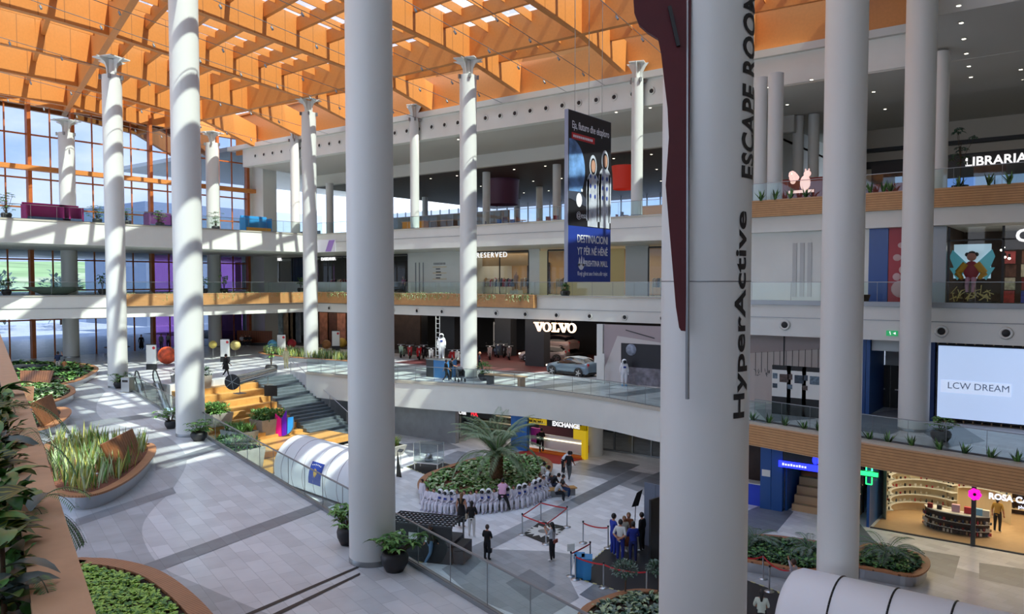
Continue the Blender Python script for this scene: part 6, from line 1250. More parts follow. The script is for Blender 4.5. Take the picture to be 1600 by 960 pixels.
for k in range(16): m.bar((-.9+k*.2, -.1, 1.65), (-.9+k*.2, 1.5, 1.65), .03, .06)
for k in range(7): m.bar((-.9, -.1+k*.26, 1.65), (2.2, -.1+k*.26, 1.65), .03, .06)
m.build('grid_roof', 'charcoal', t)
for x in (-.4, .35, 1.1): MB().bx(x-.2, x+.2, -.03, 0, .9, 1.25).build('picture', 'white', t)
MB().bar((2.1, 1.5, 0), (2.1, 1.5, 1.65), .06, .06).build('corner_post', 'dull_steel', t); MB().bx(2.15, 2.6, .1, 1.2, .05, .8).build('side_crate', 'dark', t)
for i, (x, y) in enumerate(((914, 905), (926, 905))):
    t = thing('waste_bin', ['left one of the two bright blue waste bins', 'right one of the two bright blue waste bins'][i], 'bin', at(905+i*12, 901+i*3, Z=0), .55); m = MB(); m.add([(-.16, -.24, 0), (.16, -.24, 0), (.16, .24, 0), (-.16, .24, 0), (-.2, -.29, .82), (.2, -.29, .82), (.2, .29, .82), (-.2, .29, .82)], [(3, 2, 1, 0), (0, 1, 5, 4), (1, 2, 6, 5), (2, 3, 7, 6), (3, 0, 4, 7), (4, 5, 6, 7)]); m.build('body', mat('bin_blue', '#2f86bf', .45), t); MB().bx(-.22, .22, -.31, .31, .82, .9).build('lid', 'bin_blue', t)
wp = at(1006, 852, Z=0); t = thing('grey_booth', 'tall grey panel booth left of the lettered column on the lower floor', 'booth', (wp.x, wp.y, 0), -.15)
for k in range(3): MB().bx(k*.62, k*.62+.6, 0, .08, 0, 2.9).build('wall_panel', mat('booth_grey', '#5f6878', .5), t)
MB().bx(1.86, 1.95, -2.2, .08, 0, 2.9).build('side_wall', 'dark', t)
t = thing('tall_flag', 'dark tilted flag board above the standing group', 'flag', at(990, 850, Z=0), .8); MB().bar((0, 0, 0), (.1, 0, 2.0), .03, .03).build('pole', 'dark', t); m = MB(); m.add([(-.1, 0, 1.7), (.22, 0, 1.75), (.42, 0, 2.5), (.15, 0, 2.35), (-.1, .03, 1.7), (.22, .03, 1.75), (.42, .03, 2.5), (.15, .03, 2.35)], [(0, 1, 2, 3), (7, 6, 5, 4), (0, 4, 5, 1), (1, 5, 6, 2), (2, 6, 7, 3), (3, 7, 4, 0)]); m.build('panel', 'black', t)
def topiary(label, px, py, h, r, n=420):
    t = thing('round_tree', label, 'small tree', at(px, py, Z=0)); m = MB(); m.tube((0, 0, 0), (.05, 0, h-r*.5), .04, .03, 8); m.build('trunk', 'bark', t); m = MB(); bushy(m, (0, 0, h), r, n, .12, .06, (0, 1), .55); m.build('crown', ['leaf_grey', 'leaf_deep'], t)
topiary('small tree with a flat round crown in front of the black mat', 976, 945, 1.35, .5); topiary('small flat crowned tree at the left edge of the lettered column', 1028, 946, 1.4, .45)
# palm planter
pf = [(652, 775), (665, 792), (700, 800), (750, 800), (800, 792), (840, 775), (862, 752), (860, 737), (835, 728), (790, 726), (740, 733), (690, 748), (662, 760)]
t, poly, pc = bed('oval planter of white and green leaves around the palm, ringed by children', [(x, y-17) for x, y in pf], .55, .4, 'broad', 620, ('leaf_pale', 'leaf_green', 'leaf_mid'), z=0, L=.42, soil='bark_mulch', side='dull_steel')
tr = at(776, 741, Z=.9); t = thing('palm_tree', 'feathery palm tree rising from the oval planter', 'palm', (tr.x, tr.y, .45))
m = MB(); m.lathe([(.0, 0), (.28, .05), (.36, .5), (.34, 1.1), (.2, 1.5), (0, 1.55)], n=16)
for k in range(60): a = k*2.4; z = .15+k*.022; m.box((.34*math.cos(a), .34*math.sin(a), z), (.1, .14, .1), a)
m.build('trunk', mat('palm_trunk', '#6a4a30', .9, noise=.4, nscale=9), t)
for k in range(30):
    a = k*2.399; up = .6+2.6*((k*7) % 10)/10; d = Vector((math.cos(a), math.sin(a), up)).normalized(); q = Vector((0, 0, 1.45)); dd = d.copy(); m = MB(); Lf = random.uniform(3.0, 3.9)
    for s in range(16):
        nq = q+dd*(Lf/16); m.tube(q, nq, .022*(1-s/18), n=4, mi=1, cap=False); sdv = dd.cross(Vector((0, 0, 1))).normalized(); f_ = math.sin(math.pi*min(1, (s+1.5)/16))*.5+.14
        for e in (-1, 1):
            for h_ in (0, .33, .66): leaf(m, q+dd*(Lf/16)*h_, sdv*e+dd*.7+Vector((0, 0, .12)), f_*1.15, .055, .7, 0, 2)
        q = nq; dd = (dd+Vector((0, 0, -.10-(.012*s if up < 1 else .0)))).normalized()
    m.build('frond', [mat('palm_green', '#8a9f7c', .55), 'leaf_mid'], t)
for s_, (px, py, L_, lb) in enumerate([(490, 0, 0, '')]): pass
# planters at the bottom and right of the lower floor
bed('broad planter of pale leaves at the bottom behind the promenade glass', [(905, 955), (950, 930), (1000, 920), (1060, 930), (1120, 960), (1120, 1020), (900, 1020)], .5, .3, 'broad', 380, ('leaf_pale', 'leaf_grey', 'leaf_deep'), z=0, L=.34)
bed('dark leafy planter with wooden rim between the two right columns', [(1130, 870), (1170, 877), (1230, 888), (1275, 893), (1320, 880), (1290, 850), (1240, 840), (1180, 835), (1130, 845)], .5, .3, 'broad', 420, ('leaf_dark', 'leaf_deep', 'leaf_near2'), z=0, L=.34)
t, _, c = bed('dark planter with palm leaves in front of the pharmacy', [(1330, 880), (1380, 893), (1430, 900), (1453, 885), (1445, 868), (1400, 855), (1350, 850)], .5, .3, 'broad', 200, ('leaf_dark', 'leaf_deep', 'leaf_near2'), z=0, L=.36)
def smallpalm(label, p, n, L):
    t = thing('small_palm', label, 'palm', p); m = MB()
    for k in range(n):
        a = k*2.4; dd = Vector((math.cos(a), math.sin(a), random.uniform(.7, 2))).normalized(); q = Vector((0, 0, 0))
        for s in range(12):
            nq = q+dd*(L/12); m.tube(q, nq, .012, n=4, cap=False, mi=0); sdv = dd.cross(Vector((0, 0, 1))).normalized()
            for e in (-1, 1): leaf(m, q, sdv*e+dd*.8, .32*math.sin(math.pi*(s+1)/13)+.05, .035, .5, 1, 2); leaf(m, q+dd*(L/24), sdv*e+dd*.8, .3*math.sin(math.pi*(s+1)/13)+.05, .035, .5, 1, 2)
            q = nq; dd = (dd+Vector((0, 0, -.16))).normalized()
    m.build('fronds', ['leaf_near2', 'leaf_grey'], t)
q = at(1385, 870, Z=.5); smallpalm('small arching palm in the dark planter in front of the pharmacy', q, 14, 1.7); q = at(1180, 848, Z=.5); smallpalm('small palm at the left of the dark planter between the right columns', q, 10, 1.3); q = at(1265, 862, Z=.5); smallpalm('small palm at the right of the dark planter between the right columns', q, 10, 1.3)
P1 = [post('steel barrier post near the dark planter between the right columns', *q, group='posts by the right planter') for q in ((1192, 905), (1202, 925))]; belt(P1[0], at(1160, 905, Z=0), 'red belt hanging left of the post by the right planter', .1, 'belts by the right planter'); belt(P1[0], at(1245, 925, Z=0), 'red belt drooping towards the white tunnel', .3, 'belts by the right planter')
# ================================================================ CAR SHOWROOM
def car(label, p, rz, col, L=4.3, Wd=1.84, Hc=1.56, group=None):
    t = thing('car', label, 'car', p, rz, group)
    # cross sections along x: (x, half width, z sill, z belt, z roof, half width roof)
    S = [(-.5, .62, .42, .62, .64, .55), (-.485, .80, .3, .74, .76, .66), (-.44, .9, .24, .84, .9, .72), (-.34, .95, .22, .93, 1.0, .76), (-.235, .97, .22, .98, 1.04, .78), (-.2, .97, .22, .99, 1.1, .74), (-.08, .98, .22, 1.0, 1.47, .62), (.06, .98, .22, 1.01, 1.55, .62), (.22, .98, .22, 1.03, 1.53, .61), (.36, .97, .22, 1.06, 1.44, .58), (.44, .95, .25, 1.08, 1.2, .62), (.48, .9, .3, 1.02, 1.08, .66), (.5, .8, .4, .9, .92, .6)]
    m = MB(); rows = []
    for x, w, zs, zb, zr, wr in S:
        X_ = x*L; W_ = w*Wd/2; k = Hc/1.56; rows.append([(X_, -W_*.9, zs*k), (X_, -W_, (zs*.5+zb*.5)*k), (X_, -W_*.97, zb*k), (X_, -wr*Wd/2, zr*k-.03), (X_, -wr*Wd/2*.75, zr*k), (X_, 0, zr*k+.02), (X_, wr*Wd/2*.75, zr*k), (X_, wr*Wd/2, zr*k-.03), (X_, W_*.97, zb*k), (X_, W_, (zs*.5+zb*.5)*k), (X_, W_*.9, zs*k)])
    vs = [v for r in rows for v in r]; n = 11
    for i in range(len(rows)-1):
        for j in range(n-1):
            glassy = (j in (2, 7) and 5 <= i <= 9) or (j in (3, 4, 5, 6) and i in (5,)) or (j in (3, 4, 5, 6) and i in (9,)); m.f.append((i*n+j, (i+1)*n+j, (i+1)*n+j+1, i*n+j+1)); m.m.append(1 if glassy else 0); m.sm.append(True)
    m.v = vs; m.add([vs[j] for j in range(n)], [tuple(range(n))]); m.add([vs[(len(rows)-1)*n+j] for j in range(n)], [tuple(reversed(range(n)))]); m.build('body', [col, mat('car_glass', '#0c0e12', .08, spec=.8)], t)
    MB().bx(-L*.44, L*.44, -Wd*.44, Wd*.44, .18, .3).build('underbody', 'black', t)
    for x in (-.31, .31):
        for s_ in (-1, 1):
            w = MB(); w.lathe([(0, -.11), (.22, -.11), (.33, -.1), (.35, -.04), (.35, .08), (.3, .1), (0, .1)], n=28); w.v = [(a, c, b) for a, b, c in w.v]; w = w.build('wheel', 'black', t); w.location = (x*L, s_*(Wd/2-.09), .35)
            r = MB(); 
            for q in range(5): a = q*2*math.pi/5; r.bar((0, s_*.125, 0), (.24*math.cos(a), s_*.125, .24*math.sin(a)), .03, .09)
            r.build('rim', 'steel', w); a_ = MB(); k = 14
            for q in range(k): th = math.pi*q/k; th2 = math.pi*(q+1)/k; a_.add([(.36*math.cos(th), s_*.02, .36*math.sin(th)), (.43*math.cos(th), s_*.02, .43*math.sin(th)), (.43*math.cos(th2), s_*.02, .43*math.sin(th2)), (.36*math.cos(th2), s_*.02, .36*math.sin(th2))], [(0, 1, 2, 3)])
            ar = a_.build('wheel_arch', 'black', t); ar.location = (x*L, s_*(Wd/2-.005), .35)
    for s_ in (-1, 1):
        MB().box((-L*.475, s_*Wd*.33, .74), (.12, .32, .12)).build('headlight', 'lamp_soft', t); MB().box((L*.487, s_*Wd*.36, .95), (.08, .2, .3)).build('tail_light', 'red', t); MB().ball((-L*.14, s_*(Wd/2+.1), 1.05), .11, 10, sc=(.8, 1, .7)).build('wing_mirror', 'black', t)
        MB().bx(-L*.2, L*.3, s_*(Wd/2-.02), s_*(Wd/2+.004), .24, .38).build('side_sill', 'black', t)
    MB().box((-L*.5, 0, .42), (.04, 1.0, .16)).build('grille', 'black', t)
    return t
mat('car_blue', '#6f8290', .28, .4); mat('car_silver', '#a39a9a', .3, .4); mat('car_sand', '#a88f88', .3, .3)
car('blue grey hatchback car at the front of the showroom under the glowing letters', (-33.6, 52.0, 4.6), math.radians(-6), 'car_blue')
car('silver hatchback half hidden behind the dark pillar', at(850, 565, Z=4.6), math.radians(20), 'car_silver', 4.6, 1.85, 1.5); q = at(905, 553, Z=4.6); q.y = min(q.y, 64.0); car('pale car on a raised stand at the back of the showroom', (q.x, q.y, 5.1), math.radians(-8), 'car_sand', 4.7, 1.9, 1.7); tag(MB().bx(-2.8, 2.8, -1.3, 1.3, 0, .49).build('car_platform', 'shop_dark', loc=(q.x, q.y, 4.62)), 'dark platform under the raised pale car', 'platform')
area('car_spot', (-33, 49.9, 8.7), 5, 60, (1, .97, .92), sy=2)
# motor scooters
def scooter(col):
    t = thing('motor_scooter', '', 'scooter', (0, 0, 0))
    for x in (-.6, .62): w = MB(); w.lathe([(.14, -.05), (.27, -.05), (.28, 0), (.27, .05), (.14, .05)], n=18); w.v = [(a, c, b) for a, b, c in w.v]; w.build('wheel', 'black', t).location = (x, 0, .28)
    m = MB(); m.ball((-.4, 0, .55), .36, 14, sc=(1.1, .5, .65)); m.add([(.0, -.16, .25), (.45, -.14, .3), (.62, -.2, 1.0), (.55, -.2, 1.02), (.3, -.16, .42), (.0, -.16, .35), (.0, .16, .25), (.45, .14, .3), (.62, .2, 1.0), (.55, .2, 1.02), (.3, .16, .42), (.0, .16, .35)], [(0, 1, 2, 3, 4, 5), (11, 10, 9, 8, 7, 6), (0, 6, 7, 1), (1, 7, 8, 2), (2, 8, 9, 3), (3, 9, 10, 4), (4, 10, 11, 5)]); m.bx(-.3, .3, -.16, .16, .24, .32); m.ball((.62, 0, .42), .22, 10, sc=(1, .4, .6)); m.build('bodywork', col, t)
    MB().box((-.35, 0, .8), (.75, .28, .1)).build('seat', 'black', t, bevel=.03); m = MB(); m.tube((.6, 0, .35), (.5, 0, 1.1), .03, n=8).tube((.48, -.34, 1.14), (.48, .34, 1.14), .022, n=8); m.build('handlebar', 'dull_steel', t)
    m = MB(); m.ball((.56, 0, 1.04), .1, 10); m.build('headlight', 'steel', t)
    for s_ in (-1, 1): m = MB(); m.tube((.48, s_*.2, 1.14), (.44, s_*.3, 1.36), .01, n=5).ball((.44, s_*.3, 1.38), .06, 8, sc=(.4, 1, .7)); m.build('mirror', 'black', t)
    return t
protos = {}
for i, (px, y, c, lb) in enumerate([(629, 54.2, '#8fa890', 'mint green scooter, leftmost in the row'), (641, 54.0, '#a01c26', 'dark red scooter next to the mint green one'), (654, 53.8, '#b02028', 'bright red scooter, third in the row'), (664, 55, '#1c1c20', 'black scooter right of the red pair'), (674, 52.8, '#d8d8d8', 'white scooter left of the ladder'), (705, 52.5, '#9c2026', 'red scooter right of the astronaut on the plinth'), (716, 53.0, '#d0d4d0', 'pale scooter just left of the column with the pushchair'), (765, 58, '#b8a8a4', 'pale scooter right of the column in the dark hall'), (776, 60, '#4a5a70', 'blue grey scooter below the outlined letter'), (788, 60.5, '#2a2a30', 'black scooter behind the blue grey one'), (795, 59, '#8a7a78', 'grey scooter at the left of the silver car')]):
    k = mat('scoot%d' % i, c, .3); t = scooter('scoot%d' % i); t['label'] = lb; q = at(px, 560, Y=y); t.location = (q.x, y, 4.625); t.rotation_euler = (0, 0, -1.0+.15*(i % 3)); t.scale = (1.15,)*3
# ================================================================ PEOPLE
BASE = dict(pelvis=(0, 0, .95), spine=(0, .01, 1.14), chest=(0, .0, 1.33), neck=(0, .0, 1.47), head=(0, .02, 1.56),
    shL=(-.17, 0, 1.41), elL=(-.25, -.01, 1.13), wrL=(-.26, .06, .89), shR=(.17, 0, 1.41), elR=(.25, -.01, 1.13), wrR=(.26, .06, .89),
    hiL=(-.09, 0, .9), knL=(-.11, .02, .5), anL=(-.11, -.02, .09), toL=(-.13, .15, .045), hiR=(.09, 0, .9), knR=(.11, .02, .5), anR=(.11, -.02, .09), toR=(.13, .15, .045))
RAD = dict(pelvis=.135, spine=.12, chest=.14, neck=.055, head=.06, shL=.068, elL=.046, wrL=.03, shR=.068, elR=.046, wrR=.03, hiL=.09, knL=.06, anL=.042, toL=.038, hiR=.09, knR=.06, anR=.042, toR=.038)
BONES = [('pelvis', 'spine', 't'), ('spine', 'chest', 't'), ('chest', 'neck', 't'), ('neck', 'head', 's'), ('chest', 'shL', 't'), ('shL', 'elL', 'u'), ('elL', 'wrL', 'f'), ('chest', 'shR', 't'), ('shR', 'elR', 'u'), ('elR', 'wrR', 'f'),
    ('pelvis', 'hiL', 'l'), ('hiL', 'knL', 'l'), ('knL', 'anL', 'c'), ('anL', 'toL', 'o'), ('pelvis', 'hiR', 'l'), ('hiR', 'knR', 'l'), ('knR', 'anR', 'c'), ('anR', 'toR', 'o')]
POSES = {
 'stand': {}, 
 'behind': dict(elL=(-.27, -.1, 1.15), wrL=(-.06, -.17, 1.0), elR=(.27, -.1, 1.15), wrR=(.06, -.17, 1.0)),
 'fold': dict(elL=(-.25, .04, 1.14), wrL=(-.02, .2, 1.12), elR=(.25, .04, 1.14), wrR=(.04, .22, 1.06)),
 'walk': dict(knL=(-.1, .2, .53), anL=(-.1, .28, .1), toL=(-.11, .44, .06), knR=(.1, -.04, .5), anR=(.1, -.32, .14), toR=(.11, -.2, .045), wrL=(-.25, -.12, .92), wrR=(.25, .24, .95), elR=(.24, .05, 1.13)),
 'phone': dict(elL=(-.22, .12, 1.2), wrL=(-.1, .32, 1.42), elR=(.22, .12, 1.2), wrR=(.06, .33, 1.42)),
 'photo': dict(pelvis=(0, -.06, .88), spine=(0, 0, 1.06), chest=(0, .1, 1.24), neck=(0, .17, 1.37), head=(0, .22, 1.45), shL=(-.18, .1, 1.32), shR=(.18, .1, 1.32), elL=(-.26, .3, 1.2), wrL=(-.08, .42, 1.36), elR=(.26, .3, 1.2), wrR=(.08, .42, 1.36), hiL=(-.11, -.06, .83), hiR=(.11, -.06, .83), knL=(-.27, .02, .47), anL=(-.4, -.06, .09), toL=(-.46, .1, .045), knR=(.27, .02, .47), anR=(.4, -.06, .09), toR=(.46, .1, .045)),
 'arm': dict(elR=(.33, .1, 1.38), wrR=(.2, .2, 1.6)),
 'up': dict(elL=(-.32, .02, 1.55), wrL=(-.3, .1, 1.8), elR=(.28, .1, 1.2), wrR=(.12, .25, 1.25)),
 'push': dict(elL=(-.24, .12, 1.14), wrL=(-.2, .38, 1.08), elR=(.24, .12, 1.14), wrR=(.2, .38, 1.08), spine=(0, .03, 1.14), chest=(0, .06, 1.32), neck=(0, .1, 1.46), head=(0, .14, 1.54)),
 'bend': dict(spine=(0, .12, 1.1), chest=(0, .3, 1.2), neck=(0, .43, 1.24), head=(0, .51, 1.26), shL=(-.17, .36, 1.2), shR=(.17, .36, 1.2), elL=(-.2, .42, .93), wrL=(-.15, .5, .72), elR=(.2, .42, .93), wrR=(.15, .5, .72)),
 'sit': dict(pelvis=(0, 0, .55), spine=(0, .02, .75), chest=(0, .05, .94), neck=(0, .07, 1.08), head=(0, .1, 1.16), shL=(-.17, .05, 1.02), shR=(.17, .05, 1.02), elL=(-.24, .1, .78), wrL=(-.12, .33, .68), elR=(.24, .1, .78), wrR=(.12, .33, .68), hiL=(-.1, .04, .53), knL=(-.13, .46, .52), anL=(-.13, .44, .09), toL=(-.14, .6, .045), hiR=(.1, .04, .53), knR=(.13, .46, .52), anR=(.13, .44, .09), toR=(.14, .6, .045)),
}
POSES['sitlean'] = dict(POSES['sit'], chest=(0, .18, .9), neck=(0, .3, 1.0), head=(0, .38, 1.04), shL=(-.17, .2, .96), shR=(.17, .2, .96), elL=(-.2, .34, .72), elR=(.2, .34, .72), wrL=(-.08, .5, .62), wrR=(.08, .5, .62))
POSES['kneel'] = dict(POSES['sit'], wrL=(-.2, .3, .62), elL=(-.28, .05, .8))
mat('skin', '#b98468', .55); mat('skin_dark', '#9a6a50', .55); mat('eye_dark', '#1a1412', .3); mat('hair_black', '#15100e', .5); mat('hair_brown', '#3c2518', .5); mat('hair_fair', '#7a5a3a', .5)
mat('lips', '#8a4a44', .5)
def person(label, p, face, pose='stand', h=1.75, shirt='#222226', trousers='#1c1e24', shoes='#d8d8d8', sleeve='short', hair='hair_black', hairlen=0, skin='skin', bulk=1.0, helmet=None, skirt=None, name='person', cat='person', group=None, head=True, extra=None, top_fat=1.0):
    """face: direction (x, y) the figure looks towards"""
    s = h/1.75; J = {k: Vector(v) for k, v in BASE.items()}
    for k, v in POSES[pose].items(): J[k] = Vector(v)
    keys = list(J); me = bpy.data.meshes.new('b'); o = bpy.data.objects.new('b', me); C.objects.link(o)
    me.from_pydata([tuple(J[k]) for k in keys], [(keys.index(a), keys.index(b)) for a, b, _ in BONES], []); o.modifiers.new('s', 'SKIN')
    lay = me.skin_vertices[0].data if me.skin_vertices else None
    if lay is None:
        bm = bmesh.new(); bm.from_mesh(me); bm.verts.layers.skin.verify(); bm.to_mesh(me); bm.free(); lay = me.skin_vertices[0].data
    for i, k in enumerate(keys):
        r = RAD[k]*(1.0 if k in ('neck', 'head') else 1.3 if k[:2] in ('hi', 'kn', 'an') else 1.15)*(bulk if k not in ('neck', 'head') else 1); lay[i].radius = (r, r) if k not in ('chest', 'spine', 'pelvis') else (r*1.12*top_fat, r*.82)
        lay[i].use_root = (k == 'pelvis')
    sb = o.modifiers.new('u', 'SUBSURF'); sb.levels = 1; sb.render_levels = 1
    em = bpy.data.meshes.new_from_object(o.evaluated_get(bpy.context.evaluated_depsgraph_get())); bpy.data.objects.remove(o)
    # 0 skin 1 shirt 2 trousers 3 shoes 4 eyes 5 lips
    long = sleeve == 'long'; mp_ = {'t': 1, 's': 0, 'u': 1 if sleeve != 'none' else 0, 'f': 1 if long else 0, 'l': 2, 'c': 2, 'o': 3}
    m = MB(); m.v = [tuple(v.co*s) for v in em.vertices]
    for f in em.polygons:
        c = f.center; best = (9, 0)
        for a, b, t_ in BONES:
            A, B = J[a], J[b]; d = B-A; u = max(0, min(1, (c-A).dot(d)/d.length_squared)); q = (c-(A+d*u)).length-RAD[a]*(1-u)*.5-RAD[b]*u*.5
            if q < best[0]: best = (q, mp_[t_] if t_ != 's' or bulk < 1.2 else 1)
        m.f.append(tuple(f.vertices)); m.m.append(best[1]); m.sm.append(True)
    bpy.data.meshes.remove(em)
    hd = J['head']; up = (hd-J['neck']).normalized(); hc = (hd+up*.075)*s; hs = .108*s*(1.12 if h < 1.4 else 1)
    if head:
        m.ball(hc, hs, 16, 0, (.8, .95, 1.12)); m.ball(hc+Vector((0, hs*.93, -.01*s)), hs*.17, 8, 0, (.7, 1.1, 1.1))
        for e in (-1, 1): m.ball(hc+Vector((e*hs*.32, hs*.82, hs*.12)), hs*.11, 8, 4, (1.2, .6, .7)); m.ball(hc+Vector((e*hs*.8, 0, 0)), hs*.2, 8, 0, (.4, .8, 1.2))
        m.ball(hc+Vector((0, hs*.85, -hs*.48)), hs*.14, 8, 5, (1.6, .5, .5))
    gl_ = 1 if bulk > 1.2 else 0
    for S_ in ('L', 'R'):
        wr = J['wr'+S_]*s; d = (J['wr'+S_]-J['el'+S_]).normalized(); side = d.cross(Vector((0, 1, .1))).normalized(); nb = d.cross(side)
        pc = wr+d*.05*s; m.tube(wr, wr+d*.09*s, .024*s, .034*s, 8, gl_); e = -1 if S_ == 'L' else 1
        for k, (o_, ln) in enumerate(((-.027, .062), (-.009, .074), (.009, .07), (.026, .055))):
            a0 = wr+d*.085*s+side*o_*s; a1 = a0+(d*.55*ln+nb*.004)*s; a2 = a1+(d*.4+nb*.35)*ln*.6*s; m.tube(a0, a1, .0095*s, .009*s, 5, gl_); m.tube(a1, a2, .009*s, .007*s, 5, gl_)
        a0 = wr+d*.03*s-side*.026*s*e; a1 = a0+(d*.03-side*e*.025)*s; m.tube(a0, a1, .012*s, .01*s, 5, gl_); m.tube(a1, a1+d*.03*s, .01*s, .008*s, 5, gl_)
    t = thing(name, label, cat, p, math.atan2(face[1], face[0])-H, group); t['kind'] = 'thing'
    def cm(c):
        k = 'fab_'+c
        return k if k in M else (mat(k, c, .85) and k)
    m.build('body', [skin, cm(shirt), cm(trousers), cm(shoes), 'eye_dark', 'lips'], t)
    if head and hair and helmet is None:
        k = MB(); k.ball(hc+Vector((0, -hs*.14, hs*.16)), hs*1.06, 16, 0, (.86, .95, 1.08))
        if hairlen:
            q = [(hc+Vector((0, -hs*.45, 0)), hs*.72), (hc+Vector((0, -hs*.85, -hairlen*.5*s)), hs*.62), (hc+Vector((0, -hs*1.0, -hairlen*s)), hs*.3)]
            for (a, ra), (b, rb) in zip(q[:-1], q[1:]): k.tube(a, b, ra, rb, 12)
        k.build('hair', hair, t)
    if helmet:
        k = MB(); k.ball(hc+Vector((0, -hs*.05, hs*.1)), hs*1.5, 18); k.build('helmet', 'fab_#eef0f2' if 'fab_#eef0f2' in M else mat('fab_#eef0f2', '#eef0f2', .35), t)
        k = MB(); k.ball(hc+Vector((0, hs*.72, -hs*.05)), hs*1.16, 16, 0, (.98, .85, .98)); k.build('visor', mat('visor', '#16181d', .15), t)
        k = MB(); k.lathe([(hs*1.05, -.02*s), (hs*1.3, 0), (hs*1.05, .03*s)], tuple(hc-up*hs*1.15), 18); k.build('neck_ring', 'dull_steel', t)
        k = MB(); k.box(tuple((J['chest']+Vector((0, -.19, .0)))*s), (.3*s, .16*s, .42*s)); k.build('backpack', 'fab_#eef0f2', t, bevel=.02); k = MB(); k.box(tuple((J['chest']+Vector((0, .17, -.06)))*s), (.17*s, .04*s, .12*s)); k.build('chest_pack', 'banner_blue' if 'banner_blue' in M else 'steel', t)
    if skirt:
        z0 = skirt*s; k = MB(); pv = J['pelvis']*s; k.lathe([(.17*s, pv.z+.12*s), (.2*s, pv.z-.05*s), (.22*s, (pv.z+z0)/2), (.26*s, z0), (.24*s, z0)], (pv.x, pv.y, 0), 20); k.build('skirt', cm(shirt), t)
    if len(label.split()) > 16: print('LONG', label)
    if extra: extra(t, J, s)
    return t
def away(p): v = Vector((p.x, p.y)).normalized(); return (v.x, v.y)
def ang(deg, p):
    """deg = 0 looks away from the viewer, 90 looks to the right of the picture, 180 towards the viewer"""
    v = Vector((p.x, p.y)).normalized(); a = math.atan2(v.y, v.x)-math.radians(deg); return (math.cos(a), math.sin(a))
def ppl(label, px, py, deg, z=0, **k):
    p = at(px, py, Z=z); p.z = z+.0; return person(label, p, ang(deg, p), **k)
def bag(c, off, dims, nm='handbag'):
    def f(t, J, s): MB().box(tuple(Vector(off)*s), tuple(d*s for d in dims)).build(nm, mat('bag_'+c, c, .6), t, bevel=.015)
    return f
ppl('woman in a black top and white trousers seen from behind watching the children', 737, 840, 10, h=1.72, shirt='#141416', trousers='#dcdad6', hairlen=.3, pose='fold', extra=bag('#b8ad98', (-.25, .05, 1.0), (.1, .3, .25)))
ppl('woman in a long black dress with brown hair left of the woman in white trousers', 721, 825, 20, h=1.72, shirt='#121214', trousers='#121214', sleeve='none', hair='hair_fair', hairlen=.4, skirt=.35, shoes='#a87a60')
ppl('photographer in a pink shirt and black trousers bending with legs apart before the children', 785, 799, 5, h=1.78, pose='photo', shirt='#d9a9c6', trousers='#121318', sleeve='long')
ppl('girl in black carrying a dark bag, standing alone near the glass edge', 761, 876, 30, h=1.55, shirt='#101012', trousers='#17171b', hair='hair_brown', shoes='#202022', pose='fold', extra=bag('#2a2a2e', (-.05, .22, .42), (.35, .16, .22)))
ppl('woman in a grey T-shirt and dark flared trousers raising a phone by the roped square', 863, 877, -60, h=1.68, shirt='#a9abb0', trousers='#14161d', hairlen=.32, pose='phone', extra=bag('#8a4030', (.0, -.17, .93), (.3, .08, .16)))
ppl('man in a black top and grey trousers walking away near the round pier', 889, 751, 20, h=1.78, pose='walk', shirt='#17181b', trousers='#55575a')
ppl('man in a white shirt bending down behind the man in black near the pier', 880, 741, 60, h=1.72, pose='bend', shirt='#d8dade', trousers='#20222a')
ppl('person in black standing at the counter of the exchange office', 846, 708, -20, h=1.75, shirt='#101013', trousers='#101013', pose='fold')
ppl('woman with long brown hair in dark top and blue jeans by the dark booth', 672, 881, 60, h=1.68, shirt='#2a2622', trousers='#5f7c98', hair='hair_brown', hairlen=.4, sleeve='long', pose='walk')
for i, (px, py, dg, c, tr_, pz, lb) in enumerate([(848, 757, 60, '#dcdcdc', '#2a2c34', 'sit', 'seated man in a white shirt, farthest on the right end of the palm planter'), (855, 763, 70, '#c8c4c0', '#3a3a40', 'sit', 'seated person in a pale top next to the man in the white shirt'), (862, 772, 75, '#1c1c22', '#2f3a55', 'sitlean', 'seated person in black leaning forward at the end of the palm planter'), (868, 785, 80, '#b8babd', '#1c1e26', 'sitlean', 'seated person in a grey top nearest the end of the palm planter'), (877, 778, 100, '#3a2a24', '#27406a', 'sit', 'seated person in a dark top and blue jeans beside the one in grey')]):
    ppl(lb, px, py, dg, h=1.7, shirt=c, trousers=tr_, pose=pz)
t = thing('timber_bench', 'low wooden seat at the right end of the palm planter', 'bench', at(866, 776, Z=0), 1.0); MB().bx(-1.3, 1.3, -.25, .25, .38, .45).build('seat', 'step_wood', t); MB().bx(-1.2, 1.2, -.2, .2, 0, .38).build('base', 'dull_steel', t)
ppl('tall man in a blue tracksuit, left in the group on the black mat', 958, 868, 60, h=1.85, shirt='#22389a', trousers='#22389a', sleeve='long', pose='fold', shoes='#e0e0e0')
ppl('man in a printed white T-shirt and blue trousers with hands behind his back', 969, 877, 20, h=1.8, shirt='#cfd0cc', trousers='#1f2f86', pose='behind', hairlen=0, bulk=1.08)
ppl('man in a dark blue jacket, right front of the group on the black mat', 989, 880, -10, h=1.78, shirt='#1d2c80', trousers='#1a2354', sleeve='long', pose='fold')
ppl('man in a black jacket at the back right of the group on the black mat', 1003, 862, -60, h=1.75, shirt='#121216', trousers='#16161a', sleeve='long')
ppl('woman in a brown and pale costume amid the group on the black mat', 982, 862, 180, h=1.75, shirt='#7a4428', trousers='#a8a294', hair='hair_fair', hairlen=.3, sleeve='long', skirt=.3)
ppl('person in a cream costume partly hidden in the group on the black mat', 975, 863, 170, h=1.62, shirt='#c8c2b0', trousers='#b0aca0', hair='hair_fair', sleeve='long')
